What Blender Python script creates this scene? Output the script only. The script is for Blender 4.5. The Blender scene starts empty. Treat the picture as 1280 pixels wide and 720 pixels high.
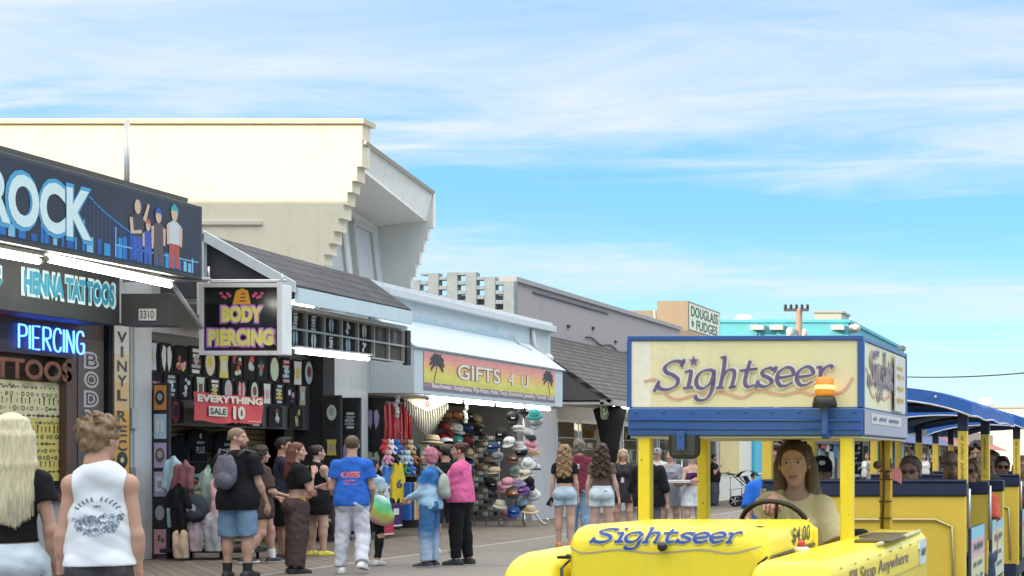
import bpy, math, random
import numpy as np
from mathutils import Vector, Matrix
random.seed(7)
S = bpy.context.scene
C = S.collection
R = math.radians

# ------------------------------------------------------------------ camera (level, shifted crop of a wider frame)
FPX, VX, HY, CZ = 1900.0, 1400.0, 575.0, 1.45
cam = bpy.data.cameras.new("camera"); cam_o = bpy.data.objects.new("camera", cam); C.objects.link(cam_o)
cam.sensor_width = 36; cam.lens = 36*FPX/1280
cam.shift_x = -(VX-640)/1280; cam.shift_y = (HY-360)/1280
cam.clip_start = .1; cam.clip_end = 3000
cam_o.location = (0, 0, CZ); cam_o.rotation_euler = (R(90), 0, 0)
S.camera = cam_o

# ------------------------------------------------------------------ sky, sun, exposure
SUN_AZ, SUN_EL = 52.0, 17.0            # sun behind the camera on the left, low
w = bpy.data.worlds.new("World"); S.world = w; w.use_nodes = True
nt = w.node_tree; nt.nodes.clear(); N = nt.nodes.new; L = nt.links.new
out = N('ShaderNodeOutputWorld'); bg = N('ShaderNodeBackground'); sky = N('ShaderNodeTexSky')
sky.sky_type = 'NISHITA'; sky.sun_disc = False
sky.sun_elevation = R(SUN_EL); sky.sun_rotation = R(180+SUN_AZ)
sky.air_density = 1.0; sky.dust_density = .6; sky.ozone_density = 2.0
SKY_STRENGTH = .13
bg.inputs['Strength'].default_value = SKY_STRENGTH
geo = N('ShaderNodeTexCoord'); sep = N('ShaderNodeSeparateXYZ'); L(geo.outputs['Generated'], sep.inputs[0])
def M_(op, a, b=None, c=None, clamp=False):
    n = N('ShaderNodeMath'); n.operation = op; n.use_clamp = clamp
    for i, v in enumerate((a, b, c)):
        if v is None: continue
        if isinstance(v, (int, float)): n.inputs[i].default_value = v
        else: L(v, n.inputs[i])
    return n.outputs[0]
# clouds live on a plane high above: direction / height
zc = M_('MAXIMUM', sep.outputs[2], .03)
cx_ = M_('DIVIDE', sep.outputs[0], M_('ADD', zc, .10)); cy_ = M_('DIVIDE', sep.outputs[1], M_('ADD', zc, .10))
comb = N('ShaderNodeCombineXYZ'); L(cx_, comb.inputs[0]); L(cy_, comb.inputs[1])
def cnoise(scale, rot, sc, detail, dist, loc=(0,0,0), rough=.55):
    m = N('ShaderNodeMapping'); m.inputs['Rotation'].default_value = (0,0,R(rot)); m.inputs['Scale'].default_value = sc
    m.inputs['Location'].default_value = loc; L(comb.outputs[0], m.inputs[0])
    n = N('ShaderNodeTexNoise'); n.inputs['Scale'].default_value = scale; n.inputs['Detail'].default_value = detail
    n.inputs['Distortion'].default_value = dist; n.inputs['Roughness'].default_value = rough; L(m.outputs[0], n.inputs['Vector']); return n.outputs[0]
big = cnoise(.55, 20, (1,1.5,1), 3, .3, (3.1,1.7,0))
wisp = cnoise(1.7, 30, (.7,1.9,1), 8, .8, (1.3,.4,0), .62)
fine = cnoise(6.0, 32, (.6,1.6,1), 6, 1.2, (.3,2.4,0), .65)
hx = M_('ARCTAN2', sep.outputs[0], sep.outputs[1])                # azimuth, radians
el = M_('ARCSINE', sep.outputs[2])                                # elevation, radians
def gauss(v, c, s):
    d = M_('DIVIDE', M_('SUBTRACT', v, c), s); return M_('POWER', 2.718, M_('MULTIPLY', M_('MULTIPLY', d, d), -1))
# a broad cirrus sheet high up, a thin streak lower down, milky air at the horizon
sheet_edge = M_('ADD', .165, M_('MULTIPLY', M_('SUBTRACT', big, .5), .10))
sheet_edge = M_('ADD', sheet_edge, M_('MULTIPLY', M_('ADD', hx, .35), .02))
sheet = M_('DIVIDE', M_('SUBTRACT', M_('ADD', el, M_('MULTIPLY', M_('SUBTRACT', wisp, .5), .10)), sheet_edge), .035, clamp=True)
sheet = M_('MULTIPLY', sheet, M_('MULTIPLY_ADD', M_('SUBTRACT', fine, .5), .35, M_('MULTIPLY_ADD', M_('SUBTRACT', wisp, .5), 1.6, .74)), clamp=True)
topfade = N('ShaderNodeMapRange'); topfade.interpolation_type = 'SMOOTHSTEP'; L(M_('ADD', el, M_('MULTIPLY', M_('SUBTRACT', big, .5), .14)), topfade.inputs[0]); topfade.inputs['From Min'].default_value = .225; topfade.inputs['From Max'].default_value = .315; topfade.inputs['To Min'].default_value = 1; topfade.inputs['To Max'].default_value = .42
sheet = M_('MULTIPLY', sheet, topfade.outputs[0])
streak = M_('MULTIPLY', gauss(M_('ADD', el, M_('MULTIPLY', M_('SUBTRACT', wisp, .5), .05)), M_('MULTIPLY_ADD', M_('ADD', hx, .3), -.05, .117), .014),
            M_('MULTIPLY_ADD', M_('SUBTRACT', fine, .5), 1.0, .62), clamp=True)
puffs = M_('MULTIPLY', M_('DIVIDE', M_('SUBTRACT', wisp, .50), .20, clamp=True), gauss(el, .085, .05), clamp=True)
low = M_('MULTIPLY', gauss(el, 0, .03), .05)
cl = M_('MAXIMUM', M_('MAXIMUM', sheet, streak), M_('MAXIMUM', M_('MULTIPLY', puffs, .6), low), clamp=True)
mix = N('ShaderNodeMix'); mix.data_type = 'RGBA'
hsv = N('ShaderNodeHueSaturation'); hsv.inputs['Hue'].default_value = .516; hsv.inputs['Saturation'].default_value = 1.5; hsv.inputs['Value'].default_value = .86
L(sky.outputs[0], hsv.inputs['Color'])
ramp = N('ShaderNodeValToRGB'); L(M_('MULTIPLY', el, 2.5, clamp=True), ramp.inputs[0]); cr = ramp.color_ramp
for i, (p_, c_) in enumerate(((.02,(1.32,1.86,2.06)),(.17,(.90,1.66,2.06)),(.36,(.54,1.33,2.02)),(.80,(.46,1.14,1.92)))):
    e_ = cr.elements[i] if i < 2 else cr.elements.new(p_); e_.position = p_; e_.color = (*c_, 1)
air = N('ShaderNodeMix'); air.data_type = 'RGBA'; air.inputs['Factor'].default_value = .8; L(hsv.outputs[0], air.inputs['A']); L(ramp.outputs[0], air.inputs['B'])
L(M_('MULTIPLY', cl, .94), mix.inputs['Factor']); L(air.outputs['Result'], mix.inputs['A'])
mix.inputs['B'].default_value = (1.84, 1.95, 2.0, 1)
# bright sky layer added above the visible part, to fill the shaded street
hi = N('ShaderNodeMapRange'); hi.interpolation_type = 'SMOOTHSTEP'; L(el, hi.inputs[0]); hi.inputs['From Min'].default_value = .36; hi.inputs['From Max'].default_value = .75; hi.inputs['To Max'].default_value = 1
sky_fill = N('ShaderNodeMix'); sky_fill.data_type = 'RGBA'; L(hi.outputs[0], sky_fill.inputs['Factor']); L(mix.outputs['Result'], sky_fill.inputs['A']); sky_fill.inputs['B'].default_value = (6.0, 5.9, 5.7, 1)
L(sky_fill.outputs['Result'], bg.inputs['Color']); L(bg.outputs[0], out.inputs[0])

sunv = Vector((-math.sin(R(SUN_AZ))*math.cos(R(SUN_EL)), -math.cos(R(SUN_AZ))*math.cos(R(SUN_EL)), math.sin(R(SUN_EL))))
sl = bpy.data.lights.new("sun", 'SUN'); sl.energy = 2.0; sl.angle = R(.5); sl.color = (1, .85, .60)
so = bpy.data.objects.new("sun", sl); C.objects.link(so); so.rotation_euler = sunv.to_track_quat('Z', 'Y').to_euler(); so.location = (-30, -30, 40)
S.view_settings.view_transform = 'Standard'; S.view_settings.look = 'None'; S.view_settings.gamma = 1
S.view_settings.use_curve_mapping = False
S.view_settings.exposure = 1.9
S.cycles.use_denoising = True
S.cycles.max_bounces = 6; S.cycles.diffuse_bounces = 3; S.cycles.glossy_bounces = 3; S.cycles.transparent_max_bounces = 6
S.cycles.caustics_reflective = False; S.cycles.caustics_refractive = False
S.cycles.sample_clamp_indirect = 4

# ------------------------------------------------------------------ materials
MATS = {}
def mat(name, col, rough=.6, metal=0, vary=.12, scale=6, bump=0, bscale=60, emit=0, coat=0, spec=None, stretch=None, dirt=0, attr=False, chips=0):
    if name in MATS: return MATS[name]
    m = bpy.data.materials.new(name); m.use_nodes = True; t = m.node_tree; b = t.nodes['Principled BSDF']; MATS[name] = m
    b.inputs['Roughness'].default_value = rough; b.inputs['Metallic'].default_value = metal
    if coat: b.inputs['Coat Weight'].default_value = coat; b.inputs['Coat Roughness'].default_value = .12
    if spec is not None: b.inputs['Specular IOR Level'].default_value = spec
    tc = t.nodes.new('ShaderNodeTexCoord'); mp = t.nodes.new('ShaderNodeMapping'); t.links.new(tc.outputs['Object'], mp.inputs[0])
    if stretch: mp.inputs['Scale'].default_value = stretch
    n = t.nodes.new('ShaderNodeTexNoise'); n.inputs['Scale'].default_value = scale; n.inputs['Detail'].default_value = 6; n.inputs['Roughness'].default_value = .62
    t.links.new(mp.outputs[0], n.inputs['Vector'])
    mx = t.nodes.new('ShaderNodeMix'); mx.data_type = 'RGBA'; t.links.new(n.outputs[0], mx.inputs['Factor'])
    if attr:
        at = t.nodes.new('ShaderNodeAttribute'); at.attribute_name = 'Col'
        lo = t.nodes.new('ShaderNodeMix'); lo.data_type = 'RGBA'; lo.blend_type = 'MULTIPLY'; lo.inputs['Factor'].default_value = 1
        t.links.new(at.outputs['Color'], lo.inputs['A']); lo.inputs['B'].default_value = (1-vary,)*3+(1,)
        t.links.new(lo.outputs['Result'], mx.inputs['A']); t.links.new(at.outputs['Color'], mx.inputs['B'])
    else:
        c = np.array(col); mx.inputs['A'].default_value = (*np.clip(c*(1-vary*1.6), 0, 1), 1); mx.inputs['B'].default_value = (*np.clip(c*(1+vary*1.6), 0, 1), 1)
    src = mx.outputs['Result']
    if dirt:
        d = t.nodes.new('ShaderNodeTexNoise'); d.inputs['Scale'].default_value = 2.3; d.inputs['Detail'].default_value = 9; d.inputs['Roughness'].default_value = .72
        mp2 = t.nodes.new('ShaderNodeMapping'); mp2.inputs['Scale'].default_value = (1.5, 1.5, .45); t.links.new(tc.outputs['Object'], mp2.inputs[0]); t.links.new(mp2.outputs[0], d.inputs['Vector'])
        rp = t.nodes.new('ShaderNodeMapRange'); rp.inputs['From Min'].default_value = .52; rp.inputs['From Max'].default_value = .8; rp.inputs['To Max'].default_value = dirt
        t.links.new(d.outputs[0], rp.inputs[0]); m2 = t.nodes.new('ShaderNodeMix'); m2.data_type = 'RGBA'
        t.links.new(rp.outputs[0], m2.inputs['Factor']); t.links.new(src, m2.inputs['A']); m2.inputs['B'].default_value = (.16, .13, .10, 1); src = m2.outputs['Result']
        rr = t.nodes.new('ShaderNodeMapRange'); rr.inputs['To Min'].default_value = rough*.75; rr.inputs['To Max'].default_value = min(1, rough*1.35); t.links.new(n.outputs[0], rr.inputs[0]); t.links.new(rr.outputs[0], b.inputs['Roughness'])
    if chips:
        d = t.nodes.new('ShaderNodeTexNoise'); d.inputs['Scale'].default_value = 34; d.inputs['Detail'].default_value = 3; t.links.new(tc.outputs['Object'], d.inputs['Vector'])
        rp = t.nodes.new('ShaderNodeMapRange'); rp.inputs['From Min'].default_value = .70; rp.inputs['From Max'].default_value = .73; rp.inputs['To Max'].default_value = chips
        t.links.new(d.outputs[0], rp.inputs[0]); m2 = t.nodes.new('ShaderNodeMix'); m2.data_type = 'RGBA'
        t.links.new(rp.outputs[0], m2.inputs['Factor']); t.links.new(src, m2.inputs['A']); m2.inputs['B'].default_value = (.10, .07, .05, 1); src = m2.outputs['Result']
    t.links.new(src, b.inputs['Base Color'])
    if emit:
        b.inputs['Emission Strength'].default_value = emit; t.links.new(src, b.inputs['Emission Color'])
    if bump:
        n2 = t.nodes.new('ShaderNodeTexNoise'); n2.inputs['Scale'].default_value = bscale; n2.inputs['Detail'].default_value = 4 if bscale > 20 else 1.2; t.links.new(mp.outputs[0], n2.inputs['Vector'])
        bm = t.nodes.new('ShaderNodeBump'); bm.inputs['Strength'].default_value = bump; bm.inputs['Distance'].default_value = .02
        t.links.new(n2.outputs[0], bm.inputs['Height']); t.links.new(bm.outputs[0], b.inputs['Normal'])
    return m
def cm(col, kind='paint', **k):
    """a material for any colour, by kind"""
    nm = kind+'_'+'_'.join('%03d' % int(v*255) for v in col)
    d = dict(paint=dict(rough=.5, vary=.07, dirt=.25), cloth=dict(rough=.9, vary=.18, scale=9, bump=.4, bscale=9, spec=.2), print=dict(rough=.6, vary=.10, scale=25),
             hair=dict(rough=.5, vary=.5, scale=20, stretch=(5,5,.6), spec=.3), plastic=dict(rough=.35, vary=.05), metal=dict(rough=.4, metal=.8, vary=.1))[kind]
    d.update(k); return mat(nm, col, **d)
def stripes(name, col, col2, per, axis='Z', gap=.06, rough=.7, rot=0, vary=.2, length=2.4):
    """boards / slats / shingles: a brick texture in object space, laid along the axis pair given"""
    m = bpy.data.materials.new(name); m.use_nodes = True; t = m.node_tree; b = t.nodes['Principled BSDF']; MATS[name] = m
    tc = t.nodes.new('ShaderNodeTexCoord'); mp = t.nodes.new('ShaderNodeMapping'); t.links.new(tc.outputs['Object'], mp.inputs[0])
    mp.inputs['Rotation'].default_value = (0,0,R(rot))
    br = t.nodes.new('ShaderNodeTexBrick')
    if axis == 'YZ':      # wall in the Y-Z plane, rows stacked in Z
        mp.inputs['Rotation'].default_value = (0,0,0)
        sx = t.nodes.new('ShaderNodeSeparateXYZ'); cb = t.nodes.new('ShaderNodeCombineXYZ'); t.links.new(tc.outputs['Object'], sx.inputs[0])
        t.links.new(sx.outputs[1], cb.inputs[0]); t.links.new(sx.outputs[2], cb.inputs[1]); t.links.new(cb.outputs[0], br.inputs['Vector'])
    elif axis == 'XZ':
        sx = t.nodes.new('ShaderNodeSeparateXYZ'); cb = t.nodes.new('ShaderNodeCombineXYZ'); t.links.new(tc.outputs['Object'], sx.inputs[0])
        t.links.new(sx.outputs[0], cb.inputs[0]); t.links.new(sx.outputs[2], cb.inputs[1]); t.links.new(cb.outputs[0], br.inputs['Vector'])
    else: t.links.new(mp.outputs[0], br.inputs['Vector'])
    br.inputs['Scale'].default_value = 1; br.inputs['Brick Width'].default_value = length; br.inputs['Row Height'].default_value = per
    br.inputs['Mortar Size'].default_value = per*gap; br.inputs['Mortar Smooth'].default_value = .3; br.offset = .37; br.offset_frequency = 2
    c = np.array(col); br.inputs['Color1'].default_value = (*np.clip(c*(1-vary), 0, 1), 1); br.inputs['Color2'].default_value = (*np.clip(c*(1+vary), 0, 1), 1); br.inputs['Mortar'].default_value = (*col2, 1)
    n = t.nodes.new('ShaderNodeTexNoise'); n.inputs['Scale'].default_value = 1.4; n.inputs['Detail'].default_value = 9; n.inputs['Roughness'].default_value = .7; t.links.new(tc.outputs['Object'], n.inputs['Vector'])
    mr = t.nodes.new('ShaderNodeMapRange'); mr.inputs['To Min'].default_value = .6; mr.inputs['To Max'].default_value = 1.35; t.links.new(n.outputs[0], mr.inputs[0])
    mx = t.nodes.new('ShaderNodeMix'); mx.data_type = 'RGBA'; mx.blend_type = 'MULTIPLY'; mx.inputs['Factor'].default_value = 1
    t.links.new(br.outputs['Color'], mx.inputs['A']); t.links.new(mr.outputs[0], mx.inputs['B']); t.links.new(mx.outputs['Result'], b.inputs['Base Color'])
    bp = t.nodes.new('ShaderNodeBump'); bp.inputs['Strength'].default_value = .5; bp.inputs['Distance'].default_value = .012; bp.invert = True
    t.links.new(br.outputs['Fac'], bp.inputs['Height']); t.links.new(bp.outputs[0], b.inputs['Normal'])
    b.inputs['Roughness'].default_value = rough
    return m

# ------------------------------------------------------------------ mesh building
def PX(px, py, X):
    Y = FPX*X/(px-VX); return Vector((X, Y, CZ+(HY-py)*Y/FPX))
def PY(px, py, Y): return Vector(((px-VX)*Y/FPX, Y, CZ+(HY-py)*Y/FPX))
class Fr:
    """a flat frame: origin, right, up, normal"""
    def __init__(s, o, u=(1,0,0), v=(0,0,1)):
        s.o = Vector(o); s.u = Vector(u).normalized(); s.v = Vector(v).normalized(); s.n = s.u.cross(s.v)
    def p(s, a, b, c=0): return s.o+s.u*a+s.v*b+s.n*c
def FX(X, Y=0, Z=0): return Fr((X, Y, Z), (0,1,0))       # wall facing +X (towards the boardwalk)
def FY(Y, X=0, Z=0): return Fr((X, Y, Z), (1,0,0))       # wall facing -Y (towards the camera)
W0 = Fr((0,0,0), (1,0,0), (0,1,0))                       # world-like: p(a,b,c) = (a,b,c)

class MB:
    def __init__(s): s.v = []; s.f = []; s.m = []; s.sm = []
    def add(s, vs, fs, mi=0, smooth=False):
        o = len(s.v); s.v += [tuple(x) for x in vs]
        for f in fs: s.f.append(tuple(i+o for i in f)); s.m.append(mi); s.sm.append(smooth)
        return s
    def box(s, lo, hi, mi=0, fr=None):
        x0,y0,z0 = lo; x1,y1,z1 = hi
        vs = [(x0,y0,z0),(x1,y0,z0),(x1,y1,z0),(x0,y1,z0),(x0,y0,z1),(x1,y0,z1),(x1,y1,z1),(x0,y1,z1)]
        if fr: vs = [fr.p(*q) for q in vs]
        return s.add(vs, [(3,2,1,0),(4,5,6,7),(0,1,5,4),(1,2,6,5),(2,3,7,6),(3,0,4,7)], mi)
    def prism(s, poly, d0, d1, fr, mi=0, smooth=False):
        n = len(poly)
        ar = sum(poly[i][0]*poly[(i+1)%n][1]-poly[(i+1)%n][0]*poly[i][1] for i in range(n))
        if ar < 0: poly = poly[::-1]
        vs = [fr.p(a, b, d0) for a, b in poly]+[fr.p(a, b, d1) for a, b in poly]
        return s.add(vs, [tuple(range(n))[::-1], tuple(range(n, 2*n))]+[(i, (i+1)%n, n+(i+1)%n, n+i) for i in range(n)], mi, smooth)
    def poly(s, pts, fr, c=.004, mi=0):
        n = len(pts)
        ar = sum(pts[i][0]*pts[(i+1)%n][1]-pts[(i+1)%n][0]*pts[i][1] for i in range(n))
        if ar < 0: pts = pts[::-1]
        return s.add([fr.p(a, b, c) for a, b in pts], [tuple(range(n))], mi)
    def rect(s, a0, b0, a1, b1, fr, c=.004, mi=0): return s.poly([(a0,b0),(a1,b0),(a1,b1),(a0,b1)], fr, c, mi)
    def disc(s, a, b, ra, rb, fr, c=.004, mi=0, n=14): return s.poly([(a+ra*math.cos(2*math.pi*i/n), b+rb*math.sin(2*math.pi*i/n)) for i in range(n)], fr, c, mi)
    def quad(s, p, mi=0): return s.add(p, [tuple(range(len(p)))], mi)
    def slab(s, p4, t, mi=0):
        """thick quad: four corners, thickness t downwards along the normal"""
        p = [Vector(q) for q in p4]; n = (p[1]-p[0]).cross(p[3]-p[0]).normalized()
        q = [a-n*t for a in p]
        return s.add(p+q, [(0,1,2,3),(7,6,5,4),(0,4,5,1),(1,5,6,2),(2,6,7,3),(3,7,4,0)], mi)
    def tube(s, pts, r, n=8, mi=0, cap=True, r1=None):
        pts = [Vector(p) for p in pts]; K = len(pts); rings = []
        prev = None
        for i, p in enumerate(pts):
            d = (pts[min(i+1, K-1)]-pts[max(i-1, 0)]).normalized()
            if prev is None: prev = d.orthogonal().normalized()
            prev = (prev-d*prev.dot(d)).normalized(); q = d.cross(prev)
            rr = r if r1 is None else r+(r1-r)*i/(K-1)
            rings.append([p+(prev*math.cos(2*math.pi*j/n)+q*math.sin(2*math.pi*j/n))*rr for j in range(n)])
        vs = [x for rg in rings for x in rg]; fs = []
        for i in range(K-1):
            for j in range(n): fs.append((i*n+j, i*n+(j+1)%n, (i+1)*n+(j+1)%n, (i+1)*n+j))
        if cap: fs += [tuple(range(n))[::-1], tuple((K-1)*n+j for j in range(n))]
        return s.add(vs, fs, mi, True)
    def lathe(s, prof, c=(0,0,0), n=16, mi=0, ax=None):
        """profile of (r, z) about a vertical (or given) axis"""
        c = Vector(c); Q = Matrix.Identity(3) if ax is None else Vector(ax).to_track_quat('Z', 'Y').to_matrix()
        vs = []; fs = []
        for r, z in prof:
            for j in range(n): vs.append(c+Q@Vector((r*math.cos(2*math.pi*j/n), r*math.sin(2*math.pi*j/n), z)))
        for i in range(len(prof)-1):
            for j in range(n): fs.append((i*n+j, i*n+(j+1)%n, (i+1)*n+(j+1)%n, (i+1)*n+j))
        fs += [tuple(range(n))[::-1], tuple((len(prof)-1)*n+j for j in range(n))]
        return s.add(vs, fs, mi, True)
    def ball(s, c, r, mi=0, n=12):
        if not hasattr(r, '__len__'): r = (r,r,r)
        k = n//2; vs = [(c[0], c[1], c[2]-r[2])]; fs = []
        for i in range(1, k):
            a = math.pi*i/k-math.pi/2
            for j in range(n): b = 2*math.pi*j/n; vs.append((c[0]+r[0]*math.cos(a)*math.cos(b), c[1]+r[1]*math.cos(a)*math.sin(b), c[2]+r[2]*math.sin(a)))
        vs.append((c[0], c[1], c[2]+r[2])); T = len(vs)-1
        for j in range(n): fs.append((0, 1+(j+1)%n, 1+j)); fs.append((T, 1+(k-2)*n+j, 1+(k-2)*n+(j+1)%n))
        for i in range(k-2):
            for j in range(n): fs.append((1+i*n+j, 1+i*n+(j+1)%n, 1+(i+1)*n+(j+1)%n, 1+(i+1)*n+j))
        return s.add(vs, fs, mi, True)
    def text(s, body, a, b, wd, ht, fr, c=.005, mi=0, off=0, shear=0, depth=0, tilt=0, slim=None, warp=None):
        """lettering fitted into a box centred on (a, b) of the frame"""
        V, F = glyphs(body, off, shear)
        lo = V.min(0); hi = V.max(0); V = (V-(lo+hi)/2)/(hi-lo)*np.array([wd, ht])
        if tilt: ct, st = math.cos(R(tilt)), math.sin(R(tilt)); V = np.stack([V[:,0]*ct-V[:,1]*st, V[:,0]*st+V[:,1]*ct], 1)
        if warp: V = np.array([warp(x, y) for x, y in V])
        return s.add([fr.p(a+x, b+y, c) for x, y in V], F, mi)
    def build(s, name, mats, parent=None, bevel=0, world=True, seg=2, origin=None):
        if not isinstance(mats, (list, tuple)): mats = [mats]
        me = bpy.data.meshes.new(name)
        v = np.array(s.v, float)
        if parent is not None:
            o0 = np.array(parent['_o']) if (world and '_o' in parent) else np.zeros(3)
        elif world: o0 = np.array(origin) if origin is not None else np.array([(v[:,0].min()+v[:,0].max())/2, (v[:,1].min()+v[:,1].max())/2, v[:,2].min()])
        else: o0 = np.zeros(3)
        me.from_pydata((v-o0).tolist(), [], s.f)
        me.polygons.foreach_set('material_index', s.m); me.polygons.foreach_set('use_smooth', s.sm)
        for m in mats: me.materials.append(m)
        me.update()
        o = bpy.data.objects.new(name, me); C.objects.link(o)
        if parent is not None: o.parent = parent
        else: o.location = o0
        if bevel:
            b = o.modifiers.new('bevel', 'BEVEL'); b.width = bevel; b.segments = seg; b.limit_method = 'ANGLE'; b.angle_limit = R(35); b.harden_normals = True
        if parent is None or '_o' in parent: o['_o'] = [float(x) for x in (o0 if world else (0,0,0))]
        return o
_gc = {}
def glyphs(body, off=0, shear=0):
    key = (body, off, shear)
    if key in _gc: return _gc[key]
    cu = bpy.data.curves.new('t', 'FONT'); cu.body = body; cu.offset = off; cu.shear = shear; cu.resolution_u = 4; cu.fill_mode = 'FRONT'; cu.space_line = .9; cu.align_x = 'CENTER'
    o = bpy.data.objects.new('t', cu); C.objects.link(o)
    me = o.to_mesh()
    V = np.array([v.co[:2] for v in me.vertices]); F = [tuple(p.vertices) for p in me.polygons]
    # make every face look up
    F = [f if np.cross(V[f[1]]-V[f[0]], V[f[2]]-V[f[0]]) >= 0 else f[::-1] for f in F]
    o.to_mesh_clear(); bpy.data.objects.remove(o); bpy.data.curves.remove(cu)
    _gc[key] = (V, F); return V, F
def tag(o, label, cat, group=None, kind=None):
    if label: o['label'] = label
    if cat: o['category'] = cat
    if group: o['group'] = group
    if kind: o['kind'] = kind
    return o
def thing(name, label, cat, loc=(0,0,0), rz=0, group=None):
    o = bpy.data.objects.new(name, None); C.objects.link(o); o.location = loc; o.rotation_euler = (0,0,rz); o.empty_display_size = .1
    o['_o'] = [float(x) for x in loc]
    return tag(o, label, cat, group)
def struct(o): o['kind'] = 'structure'; return o
def copy_tree(o, parent=None):
    c = o.copy(); C.objects.link(c)
    if parent is not None: c.parent = parent
    for ch in list(o.children): copy_tree(ch, c)
    return c
def smooth_path(pts, n=8):
    """Catmull-Rom through the points"""
    P = np.array(pts, float); P = np.vstack([2*P[0]-P[1], P, 2*P[-1]-P[-2]]); o = []
    for i in range(1, len(P)-2):
        for k in range(n):
            t = k/n; o.append(.5*((2*P[i])+(-P[i-1]+P[i+1])*t+(2*P[i-1]-5*P[i]+4*P[i+1]-P[i+2])*t*t+(-P[i-1]+3*P[i]-3*P[i+1]+P[i+2])*t**3))
    o.append(P[-2]); return np.array(o)
def ribbon(mb, pts, fr, c, mi, wmax, wmin, nib=35, ramp=.0006, taper=False, n=8):
    """a pen stroke along a smooth path; its width follows the nib angle"""
    Q = smooth_path(pts, n); D = np.gradient(Q, axis=0); ang = np.arctan2(D[:,1], D[:,0])
    wd = wmin+(wmax-wmin)*np.abs(np.sin(ang-R(nib))); K = len(Q)
    if taper: wd = wd*np.clip(np.minimum(np.arange(K), np.arange(K)[::-1])/4+.35, 0, 1)
    Nn = np.stack([-np.sin(ang), np.cos(ang)], 1)
    A = Q+Nn*wd[:,None]/2; B = Q-Nn*wd[:,None]/2; vs = []; fs = []
    for i in range(K): vs += [fr.p(*B[i], c+ramp*i/K), fr.p(*A[i], c+ramp*i/K)]
    for i in range(K-1): fs.append((2*i, 2*i+2, 2*i+3, 2*i+1))
    mb.add(vs, fs, mi)
# the hand-drawn word on the tram: pen paths, x-height 1
SCRIPT = {
 'S': (1.25, [[(1.22,1.62),(1.12,1.22)], [(1.16,1.38),(.95,1.52),(.6,1.48),(.34,1.22),(.46,.95),(.8,.78),(1.06,.52),(1.0,.2),(.66,.03),(.3,.08),(.1,.3)], [(.18,.5),(.0,-.06)]]),
 'i': (.62, [[(.08,.92),(.36,.96),(.38,.55),(.36,.1)], [(.12,.06),(.6,.1)]]),
 'g': (1.02, [[(.86,.92),(.6,1.0),(.24,.88),(.08,.5),(.2,.12),(.5,.04),(.78,.3),(.86,.7)], [(.84,.98),(.9,.4),(.86,-.2),(.66,-.55),(.3,-.58),(.12,-.36)]]),
 'h': (1.06, [[(.06,1.62),(.32,1.68)], [(.26,1.66),(.28,.9),(.24,.02)], [(.06,.02),(.42,.04)], [(.28,.6),(.5,.94),(.78,.92),(.84,.6),(.8,.04)], [(.66,.02),(1.0,.08)]]),
 't': (.86, [[(.44,1.42),(.36,.9),(.34,.3),(.5,.04),(.8,.12)], [(.02,.9),(.84,.98)]]),
 's': (.88, [[(.86,1.08),(.8,.78)], [(.8,.86),(.56,1.0),(.26,.88),(.28,.64),(.6,.46),(.76,.24),(.52,.03),(.2,.08),(.08,.22)], [(.1,.36),(.02,-.04)]]),
 'e': (.94, [[(.16,.46),(.5,.5),(.84,.6),(.74,.9),(.46,1.0),(.16,.78),(.1,.4),(.3,.06),(.6,.04),(.88,.22)]]),
 'r': (.84, [[(.02,.94),(.28,.98)], [(.24,.96),(.26,.5),(.22,.04)], [(.06,.02),(.42,.06)], [(.26,.6),(.44,.92),(.66,1.02),(.82,.9)]]),
}
def script_word(mb, word, fr, a, b, wd, ht, c, mi, wt=.3, slant=.14, rise=0, dot=True):
    tot = sum(SCRIPT[ch][0] for ch in word); sx = wd/tot; sy = ht/2.25; x = 0
    for j, ch in enumerate(word):
        adv, strokes = SCRIPT[ch]
        for q, st in enumerate(strokes):
            pts = [((x+p[0]+slant*(p[1]-.5))*sx-wd/2+a, (p[1]+rise*(x+p[0])-.55)*sy+b) for p in st]
            k = (sx+sy)/2
            ribbon(mb, pts, fr, c+.0012*((q+2*j) % 5), mi, wt*k, wt*k*.42, nib=28)
        if ch == 'i' and dot:
            cxs = (x+.42+slant)*sx-wd/2+a; cys = (1.55-.55)*sy+b; r0 = (.3 if wt < .4 else .36)*sy
            mb.poly([(cxs+r0*(1 if i % 2 == 0 else .42)*math.sin(math.pi*i/5), cys+r0*(1 if i % 2 == 0 else .42)*math.cos(math.pi*i/5)) for i in range(10)], fr, c+.001, mi)
        x += adv
_sr = random.Random(77)
def scrawl(mb, a, b, wd, ht, fr, c, mi=0, n=None):
    """a line of marks too small to read"""
    n = n or max(3, int(wd/ht/.7)); st = wd/n
    for k in range(n):
        if _sr.random() < .12: continue
        x = a-wd/2+st*(k+.5); h = ht*_sr.uniform(.6,1)/2; q = st*.36
        ribbon(mb, [(x-q,b-h),(x-q*.3,b+h*_sr.uniform(.2,1)),(x+q*.3,b-h*_sr.uniform(0,.8)),(x+q,b+h)], fr, c+.0004*(k % 2), mi, st*.30, st*.16, n=3)
ORD = ['first','second','third','fourth','fifth','sixth','seventh','eighth','ninth','tenth','eleventh','twelfth','thirteenth','fourteenth','fifteenth','sixteenth']

WHITE = cm((.78,.8,.8)); OFFW = cm((.7,.68,.63)); BLACK = cm((.015,.015,.018), 'plastic'); DARK = cm((.03,.03,.035), 'paint', rough=.8)
GREYW = cm((.5,.5,.51)); STEEL = cm((.5,.5,.5), 'metal'); CHROME = cm((.75,.75,.75), 'metal', rough=.2)
TUBE = mat('fluorescent_light', (1,.98,.86), emit=8, vary=0)
GLASS = mat('dark_glass', (.03,.035,.04), rough=.08, vary=.2)
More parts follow.
